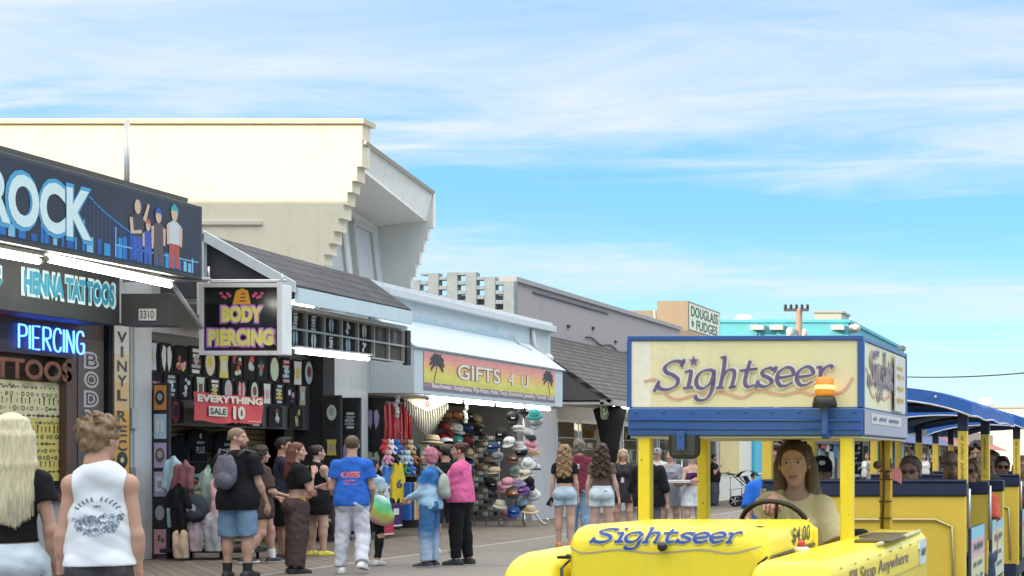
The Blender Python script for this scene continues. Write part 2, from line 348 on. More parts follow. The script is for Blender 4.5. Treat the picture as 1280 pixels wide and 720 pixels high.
# ================================================================== ground
boards_m = stripes('boardwalk_boards', (.165,.135,.108), (.06,.05,.042), .14, 'Z', .06, .8, rot=52, vary=.10, length=7)
conc_m = mat('lane_concrete', (.175,.16,.142), .85, vary=.1, scale=2.2, bump=.25, bscale=55, dirt=.35)
seam_m = mat('lane_seam', (.30,.29,.27), .8, vary=.1, dirt=.2)
sand_m = mat('far_ground', (.3,.27,.22), .9, vary=.1)
def sheet(name, x0, y0, x1, y1, z, m): return struct(MB().quad([(x0,y0,z),(x1,y0,z),(x1,y1,z),(x0,y1,z)]).build(name, m))
sheet('ground', -700, -300, 700, 1500, -.012, sand_m)
sheet('boardwalk', -40, -60, -10.75, 300, 0, boards_m)
sheet('tram_lane', -10.75, -60, 4, 300, 0, conc_m)
sheet('boardwalk_seaside', 4, -60, 14, 300, 0, boards_m)
mb = MB(); mb.quad([(-10.83,-60,.004),(-10.70,-60,.004),(-10.70,300,.004),(-10.83,300,.004)]); struct(mb.build('lane_edge', seam_m))
mb = MB()
for y in np.arange(-8, 80, 3.6): mb.quad([(-10.70,y,.004),(4,y,.004),(4,y+.025,.004),(-10.70,y+.025,.004)])
struct(mb.build('lane_joint', mat('joint_dark', (.07,.065,.06), .9)))

WX = -14.2      # the line of the shop fronts
shingle = stripes('roof_shingles', (.055,.055,.062), (.02,.02,.022), .14, 'YZ', .10, .85, vary=.22, length=.34)
brown_shingle = stripes('brown_shingles', (.098,.088,.083), (.02,.019,.018), .125, 'YZ', .13, .85, vary=.2, length=.3)
slat_m = stripes('slat_wall', (.45,.36,.19), (.10,.08,.05), .095, 'YZ', .16, .55, vary=.07, length=9)
stucco_cream = mat('cream_stucco', (.735,.675,.525), .85, vary=.06, bump=.3, bscale=70, dirt=.22)
stucco_white = mat('white_stucco', (.78,.78,.76), .85, vary=.05, bump=.3, bscale=70, dirt=.25)
lilac_wall = mat('lilac_wall', (.37,.335,.35), .8, vary=.05, bump=.2, bscale=40, dirt=.3)
turq = mat('turquoise_paint', (.09,.40,.50), .6, vary=.06, dirt=.15)

# ================================================================== the tattoo shop on the left edge
def build(name, label, cat, x, y): return thing(name, label, cat, (x, y, 0))
ts = build('tattoo_shop', 'dark tattoo and piercing shop with a jewelry window at the left edge', 'shop', WX, 18)
GW = cm((.36,.36,.37), dirt=.4)
MB().box((WX-8,9,0),(WX,20.55,.95)).box((WX-8,20.55,0),(WX,20.62,3.4)).build('lower_wall', GW, ts)
MB().box((WX-9,9,3.35),(WX,22.1,4.9)).build('upper_wall', DARK, ts)
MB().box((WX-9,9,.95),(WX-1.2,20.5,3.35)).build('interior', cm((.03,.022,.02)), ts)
mb = MB(); mb.box((WX-.06,9,.90),(WX+.07,20.62,1.0)); mb.box((WX-.05,20.42,1.0),(WX+.05,20.62,3.4)); mb.box((WX-.05,9,2.93),(WX+.05,20.42,3.4)); mb.build('window_frame', cm((.09,.05,.035)), ts, .008)
MB().box((WX-.16,9,1.0),(WX-.14,20.42,2.93)).build('window_backing', cm((.05,.03,.025)), ts)
mb = MB(); mb.box((WX-.3,20.62,0),(WX+.02,21.22,3.4)); mb.build('brown_pillar', cm((.075,.055,.048), dirt=.3), ts, .01)
mb = MB(); mb.box((WX-.3,21.22,0),(WX+.10,21.42,3.6)); mb.build('black_post', BLACK, ts, .01)
mb = MB(); mb.box((WX-.5,21.42,0),(WX+.03,22.25,4.4)); mb.build('pilaster', cm((.52,.53,.54), dirt=.35), ts, .01)
mb = MB(); mb.box((WX+.03,21.75,1.05),(WX+.12,21.88,1.35)); mb.box((WX+.03,21.7,1.9),(WX+.10,21.85,2.2)); mb.tube([(WX+.06,21.8,1.35),(WX+.06,21.8,1.9)],.012); mb.tube([(WX+.06,21.8,2.2),(WX+.06,21.8,3.4)],.012); mb.build('meter_box', cm((.42,.43,.43)), ts, .006)
mb = MB(); mb.box((WX-9,9,4.92),(-12.95,20.72,5.02)); mb.slab([(-12.72,20.72,4.93),(-12.72,9,4.93),(-13.9,9,5.22),(-13.9,20.72,5.22)],.09); mb.build('roof', cm((.13,.125,.12), dirt=.3), ts)
# band under the eaves with the henna lettering
BX = -13.62
mb = MB(); mb.box((WX,9,3.28),(BX,20.7,4.02)); mb.build('henna_band', cm((.035,.04,.045), rough=.6), ts, .01)
mb = MB(); mb.box((WX,9,4.02),(-12.62,20.72,4.10)); mb.build('soffit', cm((.30,.28,.25), dirt=.3), ts)
fr = FX(BX+.003)
mb = MB(); p0 = PX(28, 336, BX); p1 = PX(143, 366, BX); zc_ = 3.67
mb.text('HENNA TATTOOS', (p0.y+p1.y)/2, zc_, p1.y-p0.y+.06, .37, fr, .003, 0, off=.11)
mb.text("'S", 18.30, zc_, .46, .37, fr, .003, 0, off=.10)
mb.build('lettering_outline', cm((.62,.80,.85), 'print'), ts)
mb = MB(); mb.text('HENNA TATTOOS', (p0.y+p1.y)/2, zc_, p1.y-p0.y-.03, .29, fr, .007, 0, off=.055); mb.text("'S", 18.30, zc_, .40, .29, fr, .007, 0, off=.055)
mb.build('lettering', cm((.03,.30,.48), 'print'), ts)
# house number
mb = MB(); mb.box((-13.62,20.72,3.28),(-12.95,21.0,3.72)); t = mb.build('sign_box_end', cm((.06,.06,.06)), ts, .01)
pl = thing('number_plate', 'white house number plate 3310 on the dark box end by the tattoo shop', 'number plate', (-13.2,20.70,3.30))
MB().box((-13.36,20.69,3.35),(-13.13,20.715,3.51)).build('plate', cm((.62,.62,.55)), pl, .004)
MB().text('3310', -13.245, 3.43, .19, .11, FY(20.69), .003, 0, off=.01).build('digits', BLACK, pl)

# --- ROCK sign box, its lights and struts
RX = -12.5; y0, y1 = 14.2, PX(253,300,RX).y; z0, z1 = 3.90, 4.90
rs = thing('shop_sign', 'long dark sign box reading ROCK with a blue skyline and four painted people', 'sign', (RX, 18, z0))
mb = MB(); mb.box((RX-.22,y0,z0),(RX,y1,z1)); mb.build('sign_box', cm((.05,.05,.055)), rs, .012)
fr = FX(RX)
mb = MB(); mb.rect(y0+.04, z0+.05, y1-.05, z1-.05, fr, .004); mb.build('sign_face', mat('night_sky_print', (.020,.022,.040), .45, vary=.5, scale=1.6), rs)
mb = MB(); q0 = PX(0, 246, RX); q1 = PX(113, 270, RX)
mb.text('ROCK', (q0.y+q1.y)/2-.12, 4.40, q1.y-q0.y+.36, .70, fr, .009, 0, off=.06)
mb.build('lettering_outline', cm((.07,.35,.62), 'print'), rs)
MB().text('ROCK', (q0.y+q1.y)/2-.12, 4.40, q1.y-q0.y+.24, .60, fr, .013, 0, off=.04).build('lettering', cm((.62,.78,.80), 'print'), rs)
rnd = random.Random(3); mb = MB(); yy = 16.0; cs = [(.02,.10,.42),(.03,.28,.65),(.02,.16,.50),(.20,.48,.70)]
while yy < y1-.2:
    wd = rnd.uniform(.03,.12); hh = rnd.uniform(.06,.2)+(.22*math.exp(-((yy-19.25)/.35)**2)); mb.rect(yy, z0+.07, yy+wd, z0+.07+hh, fr, .006+rnd.random()*.0015, rnd.randrange(4)); yy += wd+rnd.uniform(0,.09)
for k in range(16):      # towers and cables of the bridge
    a = 18.35+k*.072; b = 4.72-.46*(k/15)**.7; mb.poly([(a,b),(a+.075,b-.03),(a+.075,b-.045),(a,b-.018)], fr, .0065, 1)
    mb.rect(a, 4.1, a+.008, b, fr, .0062, 0)
for a in (16.7,17.6,18.32,18.9): mb.rect(a, z0+.08, a+.02, z0+.45, fr, .0068, 3)
mb.rect(18.9, 4.12, y1-.1, 4.135, fr, .0072, 3)
mb.build('skyline_print', [cm(c, 'print') for c in cs], rs)
def mini(mb, a, b, s, skin, shirt, leg, hairc, arm=0, hat=False):   # flat painted figure, about s tall
    k = s
    mb.poly([(a-.13*k,b),(a-.02*k,b),(a,b+.30*k),(a+.02*k,b),(a+.13*k,b),(a+.13*k,b+.40*k),(a-.13*k,b+.40*k)], fr, .010, leg)
    mb.poly([(a-.13*k,b+.38*k),(a+.13*k,b+.38*k),(a+.17*k,b+.68*k),(a+.06*k,b+.74*k),(a-.06*k,b+.74*k),(a-.17*k,b+.68*k)], fr, .0115, shirt)
    if arm: mb.poly([(a+.13*k,b+.68*k),(a+.2*k,b+.62*k),(a+.3*k,b+.92*k),(a+.25*k,b+.94*k)], fr, .0122, skin); mb.poly([(a-.2*k,b+.66*k),(a-.12*k,b+.66*k),(a-.1*k,b+.46*k),(a+.1*k,b+.5*k),(a+.1*k,b+.44*k),(a-.17*k,b+.40*k)], fr, .0124, skin)
    else: mb.poly([(a-.2*k,b+.66*k),(a-.13*k,b+.67*k),(a-.13*k,b+.36*k),(a-.19*k,b+.36*k)], fr, .0124, skin); mb.poly([(a+.2*k,b+.66*k),(a+.13*k,b+.67*k),(a+.13*k,b+.36*k),(a+.19*k,b+.36*k)], fr, .0126, skin)
    mb.disc(a, b+.85*k, .08*k, .115*k, fr, .0128, skin)
    if hairc is not None: mb.poly([(a-.1*k,b+.84*k),(a-.09*k,b+.95*k),(a,b+1.02*k),(a+.09*k,b+.95*k),(a+.1*k,b+.84*k),(a+.05*k,b+.91*k),(a-.05*k,b+.91*k)], fr, .0135, hairc)
pal = [(.62,.42,.32),(.05,.05,.07),(.04,.10,.42),(.50,.12,.08),(.55,.58,.62),(.03,.38,.36),(.45,.08,.07),(.10,.08,.10),(.05,.12,.50)]
mb = MB(); m_ = lambda px, py: PX(px, py, RX)
a = m_(171,300); mini(mb, a.y, 3.99, .80, 0, 1, 2, None, 1)
a = m_(184,310); mini(mb, a.y, 3.98, .56, 0, 2, 8, 3)
a = m_(197,300); mini(mb, a.y, 3.98, .74, 0, 7, 7, 2)
a = m_(217,300); mini(mb, a.y, 3.98, .84, 0, 4, 6, 5)
mb.build('painted_figures', [cm(c, 'print') for c in pal], rs)
def fluoro(name_label, p0, p1, r=.035, group=None, dn=(0,0,-1), sag=.02):
    p0 = Vector(p0); p1 = Vector(p1); d = (p1-p0).normalized(); t = thing('fluorescent_lamp', name_label, 'lamp', (p0+p1)/2, group=group)
    side = d.cross(Vector(dn)).normalized(); u = Vector((0,0,1))
    mb = MB(); A = [p0+side*.06+u*.06, p1+side*.06+u*.06, p1-side*.06+u*.06, p0-side*.06+u*.06]; B = [q+u*.03 for q in A]; mb.add(A+B, [(0,1,2,3),(7,6,5,4),(0,4,5,1),(1,5,6,2),(2,6,7,3),(3,7,4,0)]); mb.build('housing', cm((.6,.6,.56)), t)
    MB().tube([p0+d*.03, p1-d*.03], r, 8).build('tube', TUBE, t)
    mb = MB(); mb.tube([p0, p0+d*.03], r+.008, 8); mb.tube([p1-d*.03, p1], r+.008, 8); mb.build('end_cap', cm((.5,.5,.48)), t); return t
LX = -12.72
fluoro('fluorescent tube under the ROCK sign, cut by the left edge of the photo', (LX,15.2,3.78), PX(50,327,LX), .034)
fluoro('long bright fluorescent tube under the right half of the ROCK sign', (LX,17.98,3.83), PX(214,357,LX), .034)
st = thing('sign_strut', 'slanting grey metal strut under the right end of the ROCK sign', 'bracket', (-12.7,20.6,3.9))
mb = MB(); mb.tube([PX(212,350,-12.75), PX(252,410,-12.75)], .03, 6); mb.tube([PX(205,347,-12.75), PX(262,349,-12.75)], .025, 6); mb.build('strut', cm((.42,.42,.42)), st)
# pipe in front of the cream wall
vp = tag(MB().tube([PY(157,262,24.6), PY(157,152,24.6)], .022, 8).tube([PY(160.5,262,24.7), PY(160.5,150,24.7)], .02, 8).build('vent_pipe', STEEL), 'thin grey metal pipes rising in front of the cream wall above the ROCK sign', 'pipe')

# --- neon, old lettering, price board, pillar letters, VINYL RECORDS
NX = WX-.02; fr = FX(NX)
nb = mat('neon_blue', (.05,.15,1.0), emit=2.2, vary=0); npk = mat('neon_pink', (1,.08,.5), emit=2, vary=0)
ns = thing('neon_sign', 'blue neon tube sign reading BODY PIERCING in the dark tattoo shop window', 'neon sign', (NX,19.5,2.75))
STK = {'P':[[(0,0),(0,1)],[(0,1),(.5,.97),(.62,.76),(.5,.55),(0,.5)]],'I':[[(0,0),(0,1)]],'E':[[(.55,1),(0,1),(0,0),(.55,0)],[(0,.5),(.45,.5)]],'R':[[(0,0),(0,1)],[(0,1),(.5,.97),(.6,.76),(.5,.55),(0,.5)],[(.2,.5),(.62,0)]],
       'C':[[(.62,.8),(.45,1),(.12,.92),(0,.5),(.12,.08),(.45,0),(.62,.2)]],'N':[[(0,0),(0,1)],[(0,1),(.6,0)],[(.6,0),(.6,1)]],'G':[[(.62,.8),(.45,1),(.12,.92),(0,.5),(.12,.08),(.45,0),(.62,.15),(.62,.45),(.38,.45)]],'B':[[(0,0),(0,1)],[(0,1),(.45,.96),(.52,.76),(.4,.55),(0,.5)],[(.4,.55),(.62,.3),(.5,.04),(0,0)]],'O':[[(.3,1),(.06,.85),(0,.5),(.06,.15),(.3,0),(.56,.15),(.62,.5),(.56,.85),(.3,1)]],'D':[[(0,0),(0,1)],[(0,1),(.45,.9),(.6,.5),(.45,.1),(0,0)]],'Y':[[(0,1),(.3,.5),(.6,1)],[(.3,.5),(.3,0)]]}
def neon(mb, word, ya, yb, zb, ht, x, mi=0, r=.012):
    tot = sum(.25 if c == 'I' else .86 for c in word); k = (yb-ya)/tot; a = ya
    for c in word:
        for s_ in STK[c]:
            P = [(x, a+q[0]*k, zb+q[1]*ht) for q in (s_ if len(s_) < 4 or c == 'E' else smooth_path(s_, 4))]
            mb.tube(P, r, 6, mi)
        a += k*(.25 if c == 'I' else .86)
n0 = PX(12,388,NX); n1 = PX(97,400,NX)
mb = MB(); neon(mb, 'PIERCING', n0.y, n1.y, 2.89, .30, WX+.10); mb.build('piercing_tubes', nb, ns)
mb = MB(); neon(mb, 'BODY', 18.05, 19.12, 2.87, .30, WX+.10); mb.build('body_tubes', npk, ns)
MB().box((WX+.055,17.9,2.82),(WX+.075,20.5,3.24)).build('backing', cm((.02,.02,.03)), ns)
tt = thing('window_lettering', 'brown carved wooden TATTOOS lettering above the jewelry chart', 'sign', (NX,19.6,2.5))
mb = MB(); mb.text('TATTOOS', 19.55, 2.63, 1.95, .26, FX(WX), .05, 0, off=.03); mb.build('letters', cm((.21,.07,.035), dirt=.4), tt)
mb = MB(); mb.text('TATTOOS', 19.57, 2.615, 1.99, .28, FX(WX), .03, 0, off=.045); mb.build('letter_shadow', cm((.06,.025,.02)), tt)
jb = thing('jewelry_chart', 'pale yellow chart crowded with rows of small dark jewelry shapes in the tattoo window', 'chart', (WX,19.6,1.2))
BXX = WX-.06; b1 = PX(103,500,BXX).y
mb = MB(); mb.box((BXX-.02,17.6,1.17),(BXX,b1,2.48)); jm = mat('chart_yellow', (.62,.52,.14), .7, vary=.05, dirt=.1)
gz = jm.node_tree; 
mb.build('board', jm, jb)
mb = MB(); mb.rect(17.62, 2.0, b1-.02, 2.47, FX(BXX), .002); mb.build('pale_sheet', cm((.66,.60,.36), 'print'), jb)
rnd = random.Random(11); mb = MB(); fr = FX(BXX)
for r_ in range(13):
    zz = 2.40-r_*.092; a = 18.0+rnd.random()*.1; kind = rnd.randrange(5)
    while a < b1-.12:
        s_ = .014+rnd.random()*.022
        if kind == 0:
            mb.add([fr.p(a+s_*rr*math.cos(t_), zz+s_*rr*math.sin(t_), .005) for rr in (1,.55) for t_ in np.linspace(0, 6.28, 9)[:-1]], [(i,(i+1)%8,8+(i+1)%8,8+i) for i in range(8)])
        elif kind == 1: mb.poly([(a-s_*1.6,zz),(a,zz+s_*.8),(a+s_*1.6,zz),(a,zz-s_*.7)], fr, .005)
        elif kind == 2: mb.rect(a-s_*.35, zz-s_*1.2, a+s_*.35, zz+s_*1.2, fr, .005); mb.disc(a, zz+s_*1.4, s_*.6, s_*.6, fr, .0055, 0, 7)
        elif kind == 3: mb.poly([(a+s_*(1.2 if i%2 else .5)*math.cos(i*math.pi/4), zz+s_*(1.2 if i%2 else .5)*math.sin(i*math.pi/4)) for i in range(8)], fr, .005)
        else: ribbon(mb, [(a-s_*1.6,zz-s_*.5),(a-s_*.5,zz+s_*.8),(a+s_*.6,zz-s_*.6),(a+s_*1.6,zz+s_*.4)], fr, .005, 0, s_*.6, s_*.3, n=3)
        if rnd.random() < .08: kind = rnd.randrange(5)
        a += .062+rnd.random()*.045
mb.build('jewelry_print', cm((.10,.085,.05), 'print'), jb)
bp = thing('pillar_sign', 'dark brown board with BODY lettered down it in pale outlined letters', 'sign', (WX,20.9,1.1))
PXX = WX+.04; MB().box((WX+.02,20.66,.95),(PXX,21.18,3.1)).build('board', cm((.10,.075,.068), dirt=.35), bp, .005)
for mi_, (m__, oo, cc, sc_) in enumerate(((cm((.5,.48,.48),'print'),.09,.003,1.0),(cm((.09,.04,.05),'print'),0,.007,.74))):
    mb = MB()
    for k, ch in enumerate('BODY'): mb.text(ch, 20.92, 2.82-k*.265, .30*sc_, .23*sc_, FX(PXX), cc, 0, off=oo)
    if mi_ == 0: mb.add([FX(PXX).p(20.92+.12*rr*math.sin(t_), 1.78+.12*rr*math.cos(t_), .003) for rr in (1,.6) for t_ in np.linspace(.6, 5.68, 10)], [(i,i+1,11+i,10+i) for i in range(9)])
    mb.build('lettering_outline' if mi_ == 0 else 'lettering', m__, bp)
vr = thing('vertical_sign', 'narrow orange and white sign reading VINYL RECORDS down a pilaster', 'sign', (WX,21.46,.5))
VXX = WX+.125; va, vb = 21.24, 21.62; vz0, vz1 = .52, 3.38
MB().box((VXX-.03,va,vz0),(VXX,vb,vz1)).build('frame', cm((.03,.03,.03)), vr, .006)
mb = MB(); N_ = 14
for k in range(N_):
    t_ = k/(N_-1); mb.rect(va+.03, vz0+.04+(vz1-vz0-.08)*k/N_, vb-.03, vz0+.04+(vz1-vz0-.08)*(k+1)/N_, FX(VXX), .003, min(4, int(abs(1-t_)*1.9*4)) if t_ > .35 else 3)
mb.build('face', [cm(c,'print') for c in ((.66,.62,.58),(.66,.52,.34),(.66,.43,.2),(.65,.33,.08),(.64,.30,.05))], vr)
mb = MB(); letters = 'VINYL RECORDS'; zz = vz1-.2
for ch in letters:
    if ch == ' ': zz -= .09; continue
    mb.text(ch, (va+vb)/2, zz, .21 if ch != 'I' else .06, .155, FX(VXX), .006, 0, off=.03)
    if ch == 'O': mb.disc((va+vb)/2, zz, .12, .12, FX(VXX), .0075, 0, 18); mb.disc((va+vb)/2, zz, .04, .04, FX(VXX), .009, 1, 10)
    zz -= .205
mb.build('lettering', [BLACK, cm((.65,.5,.2),'print')], vr)

# ================================================================== the two-storey cream building behind
cb = build('cream_building', 'cream two-storey stucco building with a flared top and stepped corner', 'building', -16, 30)
Yn = 28.0; tz = lambda py, Y: CZ+(HY-py)*Y/FPX
# near wall, its stepped edge corbelling out towards the top
st = [(405,330),(405,318),(411,318),(411,304),(417,304),(417,289),(423,289),(423,273),(429,273),(429,256),(434,256),(434,240),(440,240),(440,226),(446,226),(446,208),(452,208),(453,155)]
pts = [((px-VX)*Yn/FPX, tz(py, Yn)) for px, py in st]
zlow = 3.0; poly = [(-30, zlow), (pts[0][0]-.35, zlow), (pts[0][0]-.25, 4.6)]+pts+[(-30, pts[-1][1])]
MB().prism(poly, -.30, 0, FY(Yn)).build('side_wall', stucco_cream, cb)
mb = MB(); mb.box((-30.2,Yn-.06,pts[-1][1]),(pts[-1][0]+.05,Yn+.4,pts[-1][1]+.09)); mb.build('coping', cm((.55,.49,.34)), cb)
MB().box((-24,Yn-.05,5.78),((328-VX)*Yn/FPX,Yn,5.84)).build('ledge', cm((.6,.57,.5)), cb)
# far wall mirrors the steps
Yf = 33.2; st2 = [(545,240),(545,285),(538,285),(538,300),(533,300),(533,314),(528,314),(528,330),(523,330),(523,345),(517,345),(517,360),(511,360),(511,385)]
P2 = [((px-VX)*Yf/FPX, tz(py, Yf)) for px, py in st2]
P2 = [(a_-.06, b_) for a_, b_ in P2]; MB().prism([(-19, P2[0][1]), (-19, 4.2), (P2[-1][0], 4.2)]+P2[::-1], -.12, 0, FY(Yf)).build('side_wall', stucco_white, cb)
# overhanging fascia between them, soffit, recessed front with leaning windows
f0 = PY(455,178,Yn+.02); f1 = PY(541,241,Yf); g0 = PY(444,211,Yn+.02); g1 = PY(533,277,Yf)
mb = MB(); mb.slab([g0, g1, f1, f0], .14); mb.build('fascia', stucco_white, cb)
mb = MB(); mb.slab([f0+Vector((.06,0,.02)), f1+Vector((.06,0,.02)), f1+Vector((-.12,0,.10)), f0+Vector((-.12,0,.10))], .07); mb.build('fascia_cap', cm((.40,.37,.33)), cb)
back0 = Vector((-15.3,Yn+.35,g0.z-.12)); back1 = Vector((-16.2,Yf,g1.z-.12))
mb = MB(); mb.slab([g0+Vector((0,.35,0)), back0, back1, g1], .06); mb.build('soffit', stucco_white, cb)
mb = MB(); mb.slab([Vector((-15.0,Yn+.3,3)), Vector((-15.9,Yf,3)), back1+Vector((.0,0,0)), back0], .2); mb.build('front_wall', stucco_white, cb)
def lean_win(pxs):
    A = [PX(px, py, X) for px, py, X in pxs]; return A
for (yA, yB) in ((29.0,30.4),(31.3,32.4)):
    def wp(y, z): 
        t_ = (y-Yn-.3)/(Yf-Yn-.3); x = (-15.0-.9*t_)+( (-.3)*(z-3)/3.5)+.12; return Vector((x, y, z))
    mb = MB(); fl = .22
    for (a, b) in ((yA-.12,yA),(yB,yB+.12)): mb.slab([wp(a+fl*.4,4.0), wp(b+fl*.4,4.0), wp(b-fl*.4,6.3), wp(a-fl*.4,6.3)], .14)
    mb.slab([wp(yA-.12,6.28), wp(yB+.12,6.28), wp(yB+.12,6.42), wp(yA-.12,6.42)], .14); wf = mb.build('window_frame', cm((.5,.49,.47)), cb)
    MB().slab([wp(yA,4.0)-Vector((.05,0,0)), wp(yB,4.0)-Vector((.05,0,0)), wp(yB,6.3)-Vector((.05,0,0)), wp(yA,6.3)-Vector((.05,0,0))], .02).build('pane', cm((.52,.53,.54)), cb)
MB().box((-24,Yn+.4,pts[-1][1]-.5),(-15.6,Yf-.4,pts[-1][1]-.35)).build('roof', cm((.2,.2,.2)), cb)

# ================================================================== T-shirt shop (body piercing sign)
bs = build('shirt_shop', 'open-fronted T-shirt shop with dark shingle eaves behind the body piercing sign', 'shop', WX, 25)
Y0s, Y1s = 22.25, 28.0
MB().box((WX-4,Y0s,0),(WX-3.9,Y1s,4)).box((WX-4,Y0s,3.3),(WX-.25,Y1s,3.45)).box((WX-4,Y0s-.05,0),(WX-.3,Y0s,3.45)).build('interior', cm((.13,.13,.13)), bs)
MB().box((WX-1.25,Y0s,.0),(WX-1.15,27.3,2.6)).build('slat_wall', slat_m, bs)
MB().box((WX-.3,Y0s,1.98),(WX-.2,27.0,3.35)).build('display_board', cm((.075,.075,.08)), bs)
mb = MB(); mb.box((WX-.5,27.05,0),(WX+.02,27.45,3.35)); mb.build('black_post', cm((.03,.03,.035)), bs, .01)
mb = MB(); mb.box((WX-.9,27.45,0),(WX-.02,28.75,3.6)); mb.build('pilaster', cm((.60,.62,.63), dirt=.3), bs, .01)
mb = MB(); mb.box((WX-.02,27.9,2.25),(WX+.05,27.98,2.3)); mb.box((WX-.02,27.86,2.2),(WX+.02,28.02,2.36)); mb.build('door_latch', BLACK, bs)
MB().box((WX-1.2,Y0s,3.35),(WX-.1,28.75,4.15)).build('upper_wall', GREYW, bs)
e0 = PY(372,357,22.6); e1 = PY(514,387,27.2); r0 = PY(258,293,22.6); r1 = PY(461,348,27.2)
r0b = r0+Vector((-1.5,0,.05)); r1b = r1+Vector((-1.5,0,.05))
mb = MB(); mb.slab([e0, e1, r1, r0], .08); mb.slab([r0, r1, r1b, r0b], .08); mb.build('shingle_roof', shingle, bs)
mb = MB(); mb.slab([e0+Vector((.02,-.02,-.03)), e1+Vector((.02,0,-.03)), e1+Vector((.02,0,-.26)), e0+Vector((.02,-.02,-.26))][::-1], .05); mb.build('fascia', cm((.55,.66,.72), dirt=.2), bs)
mb = MB(); u = (r0-e0).normalized(); mb.slab([e0+Vector((0,-.04,.05)), r0+Vector((0,-.04,.05)), r0+Vector((0,-.04,-.11)), e0+Vector((0,-.04,-.11))], -.06)
mb.box((r0.x-.08,22.5,3.6),(r0.x+.02,22.58,r0.z)); mb.build('rake_trim', cm((.52,.56,.58)), bs)
mb = MB(); mb.add([r0+Vector((0,.05,-.05)), e0+Vector((0,.05,-.05)), Vector((r0.x,22.65,e0.z-.05)), Vector((e0.x,22.65,e0.z-.20)), Vector((WX-.1,22.65,e0.z-.2)), Vector((WX-.1,22.65,r0.z))], [(0,2,1),(2,3,1),(2,4,3),(0,5,4,2)]); mb.build('gable', cm((.05,.05,.055)), bs)
MB().box((WX-.1,22.7,3.78),(-12.75,27.2,3.84)).build('soffit', cm((.42,.42,.42)), bs)
# window case with two rows of printed shirts under the eave
WCX = -12.95
mb = MB(); c0 = PX(365,432,WCX); c1 = PX(505,446,WCX); za, zb = 3.22, 3.80
mb.box((WCX-.3,c0.y-1.2,za),(WCX-.05,c1.y,zb)); mb.build('window_case', cm((.05,.04,.035)), bs)
mb = MB()
for z_ in (za, (za+zb)/2, zb): mb.box((WCX-.05,c0.y-1.2,z_-.015),(WCX,c1.y+.02,z_+.015))
for k in range(10): yy = c0.y-1.2+(c1.y-c0.y+1.2)*k/9; mb.box((WCX-.05,yy-.014,za),(WCX+.002,yy+.014,zb))
mb.build('case_frame', cm((.42,.42,.40)), bs)
mb = MB(); mb.box((WCX-.03,c1.y+.02,za-.05),(WCX+.05,c1.y+.16,(za+zb)/2-.01)); mb.box((WCX-.03,c1.y+.02,(za+zb)/2+.01),(WCX+.05,c1.y+.16,zb)); mb.build('case_end', cm((.03,.03,.035)), bs)
rnd = random.Random(5)
def motif(mb, a, b, s, fr, mi, kinds=None, c=.006):
    """an abstract printed design about 2*s tall made of flat patches"""
    k = rnd.randrange(5) if kinds is None else kinds
    if k == 0: mb.disc(a, b, s*.62, s, fr, c, mi[0], 14); mb.disc(a, b+.1*s, s*.36, s*.5, fr, c+.001, mi[1], 10)
    elif k == 1: mb.poly([(a-.6*s,b-s),(a+.6*s,b-s),(a+.5*s,b+.1*s),(a+.62*s,b+s),(a-.62*s,b+s),(a-.5*s,b+.1*s)], fr, c, mi[0]); mb.rect(a-.3*s, b-.5*s, a+.3*s, b+.4*s, fr, c+.001, mi[1])
    elif k == 2:
        for q in (-1,1): mb.poly([(a+q*.08*s,b+.8*s),(a+q*.4*s,b+s),(a+q*.62*s,b+.3*s),(a+q*.5*s,b-.5*s),(a+q*.25*s,b-s),(a+q*.1*s,b-.3*s)][::(1 if q < 0 else -1)], fr, c, mi[0])
    elif k == 3:
        for q in range(7): aa = rnd.uniform(-.45,.45)*s; bb = rnd.uniform(-.7,.7)*s; mb.disc(a+aa, b+bb, s*rnd.uniform(.15,.32), s*rnd.uniform(.15,.35), fr, c+.0006*q, mi[q % len(mi)], 8)
    else:
        for q in range(5): mb.rect(a-s*rnd.uniform(.35,.62), b+s*(-.95+.4*q), a+s*rnd.uniform(.35,.62), b+s*(-.68+.4*q), fr, c, mi[q % len(mi)])
        mb.disc(a, b+.1*s, .3*s, .4*s, fr, c+.001, mi[1], 9)
prcols = [(.55,.58,.55),(.42,.50,.55),(.55,.46,.42),(.30,.42,.46),(.62,.62,.56),(.36,.33,.44),(.2,.22,.24)]
for row in range(2):
    for k in range(9):
        if row == 1 and k > 8: continue
        yy = c0.y-1.2+(c1.y-c0.y+1.2)*(k+.5)/9; zc2 = za+(zb-za)*(.25+.5*row); dull = k >= 7
        mb = MB(); frc = FX(WCX-.045); mb.rect(yy-.19, zc2-.125, yy+.19, zc2+.125, frc, .002, 0)
        if not (dull and row == 0): motif(mb, yy, zc2, .125, frc, [1,2,1,3])
        cc = rnd.sample(prcols[:5], 3) if not dull else [(.16,.15,.15)]*3
        mb.build('display_print', [cm((.02,.02,.022),'cloth') if not dull else cm((.10,.09,.085),'cloth')]+[cm(c,'print') for c in cc], bs)
fluoro('thin fluorescent tube below the window case of printed shirts', PX(366,439,-12.9), PX(461,449,-12.9), .028)
fluoro('short fluorescent tube above the window case of printed shirts', PX(366,379,-12.9)+Vector((0,-.9,0)), PX(392,383,-12.9), .025)

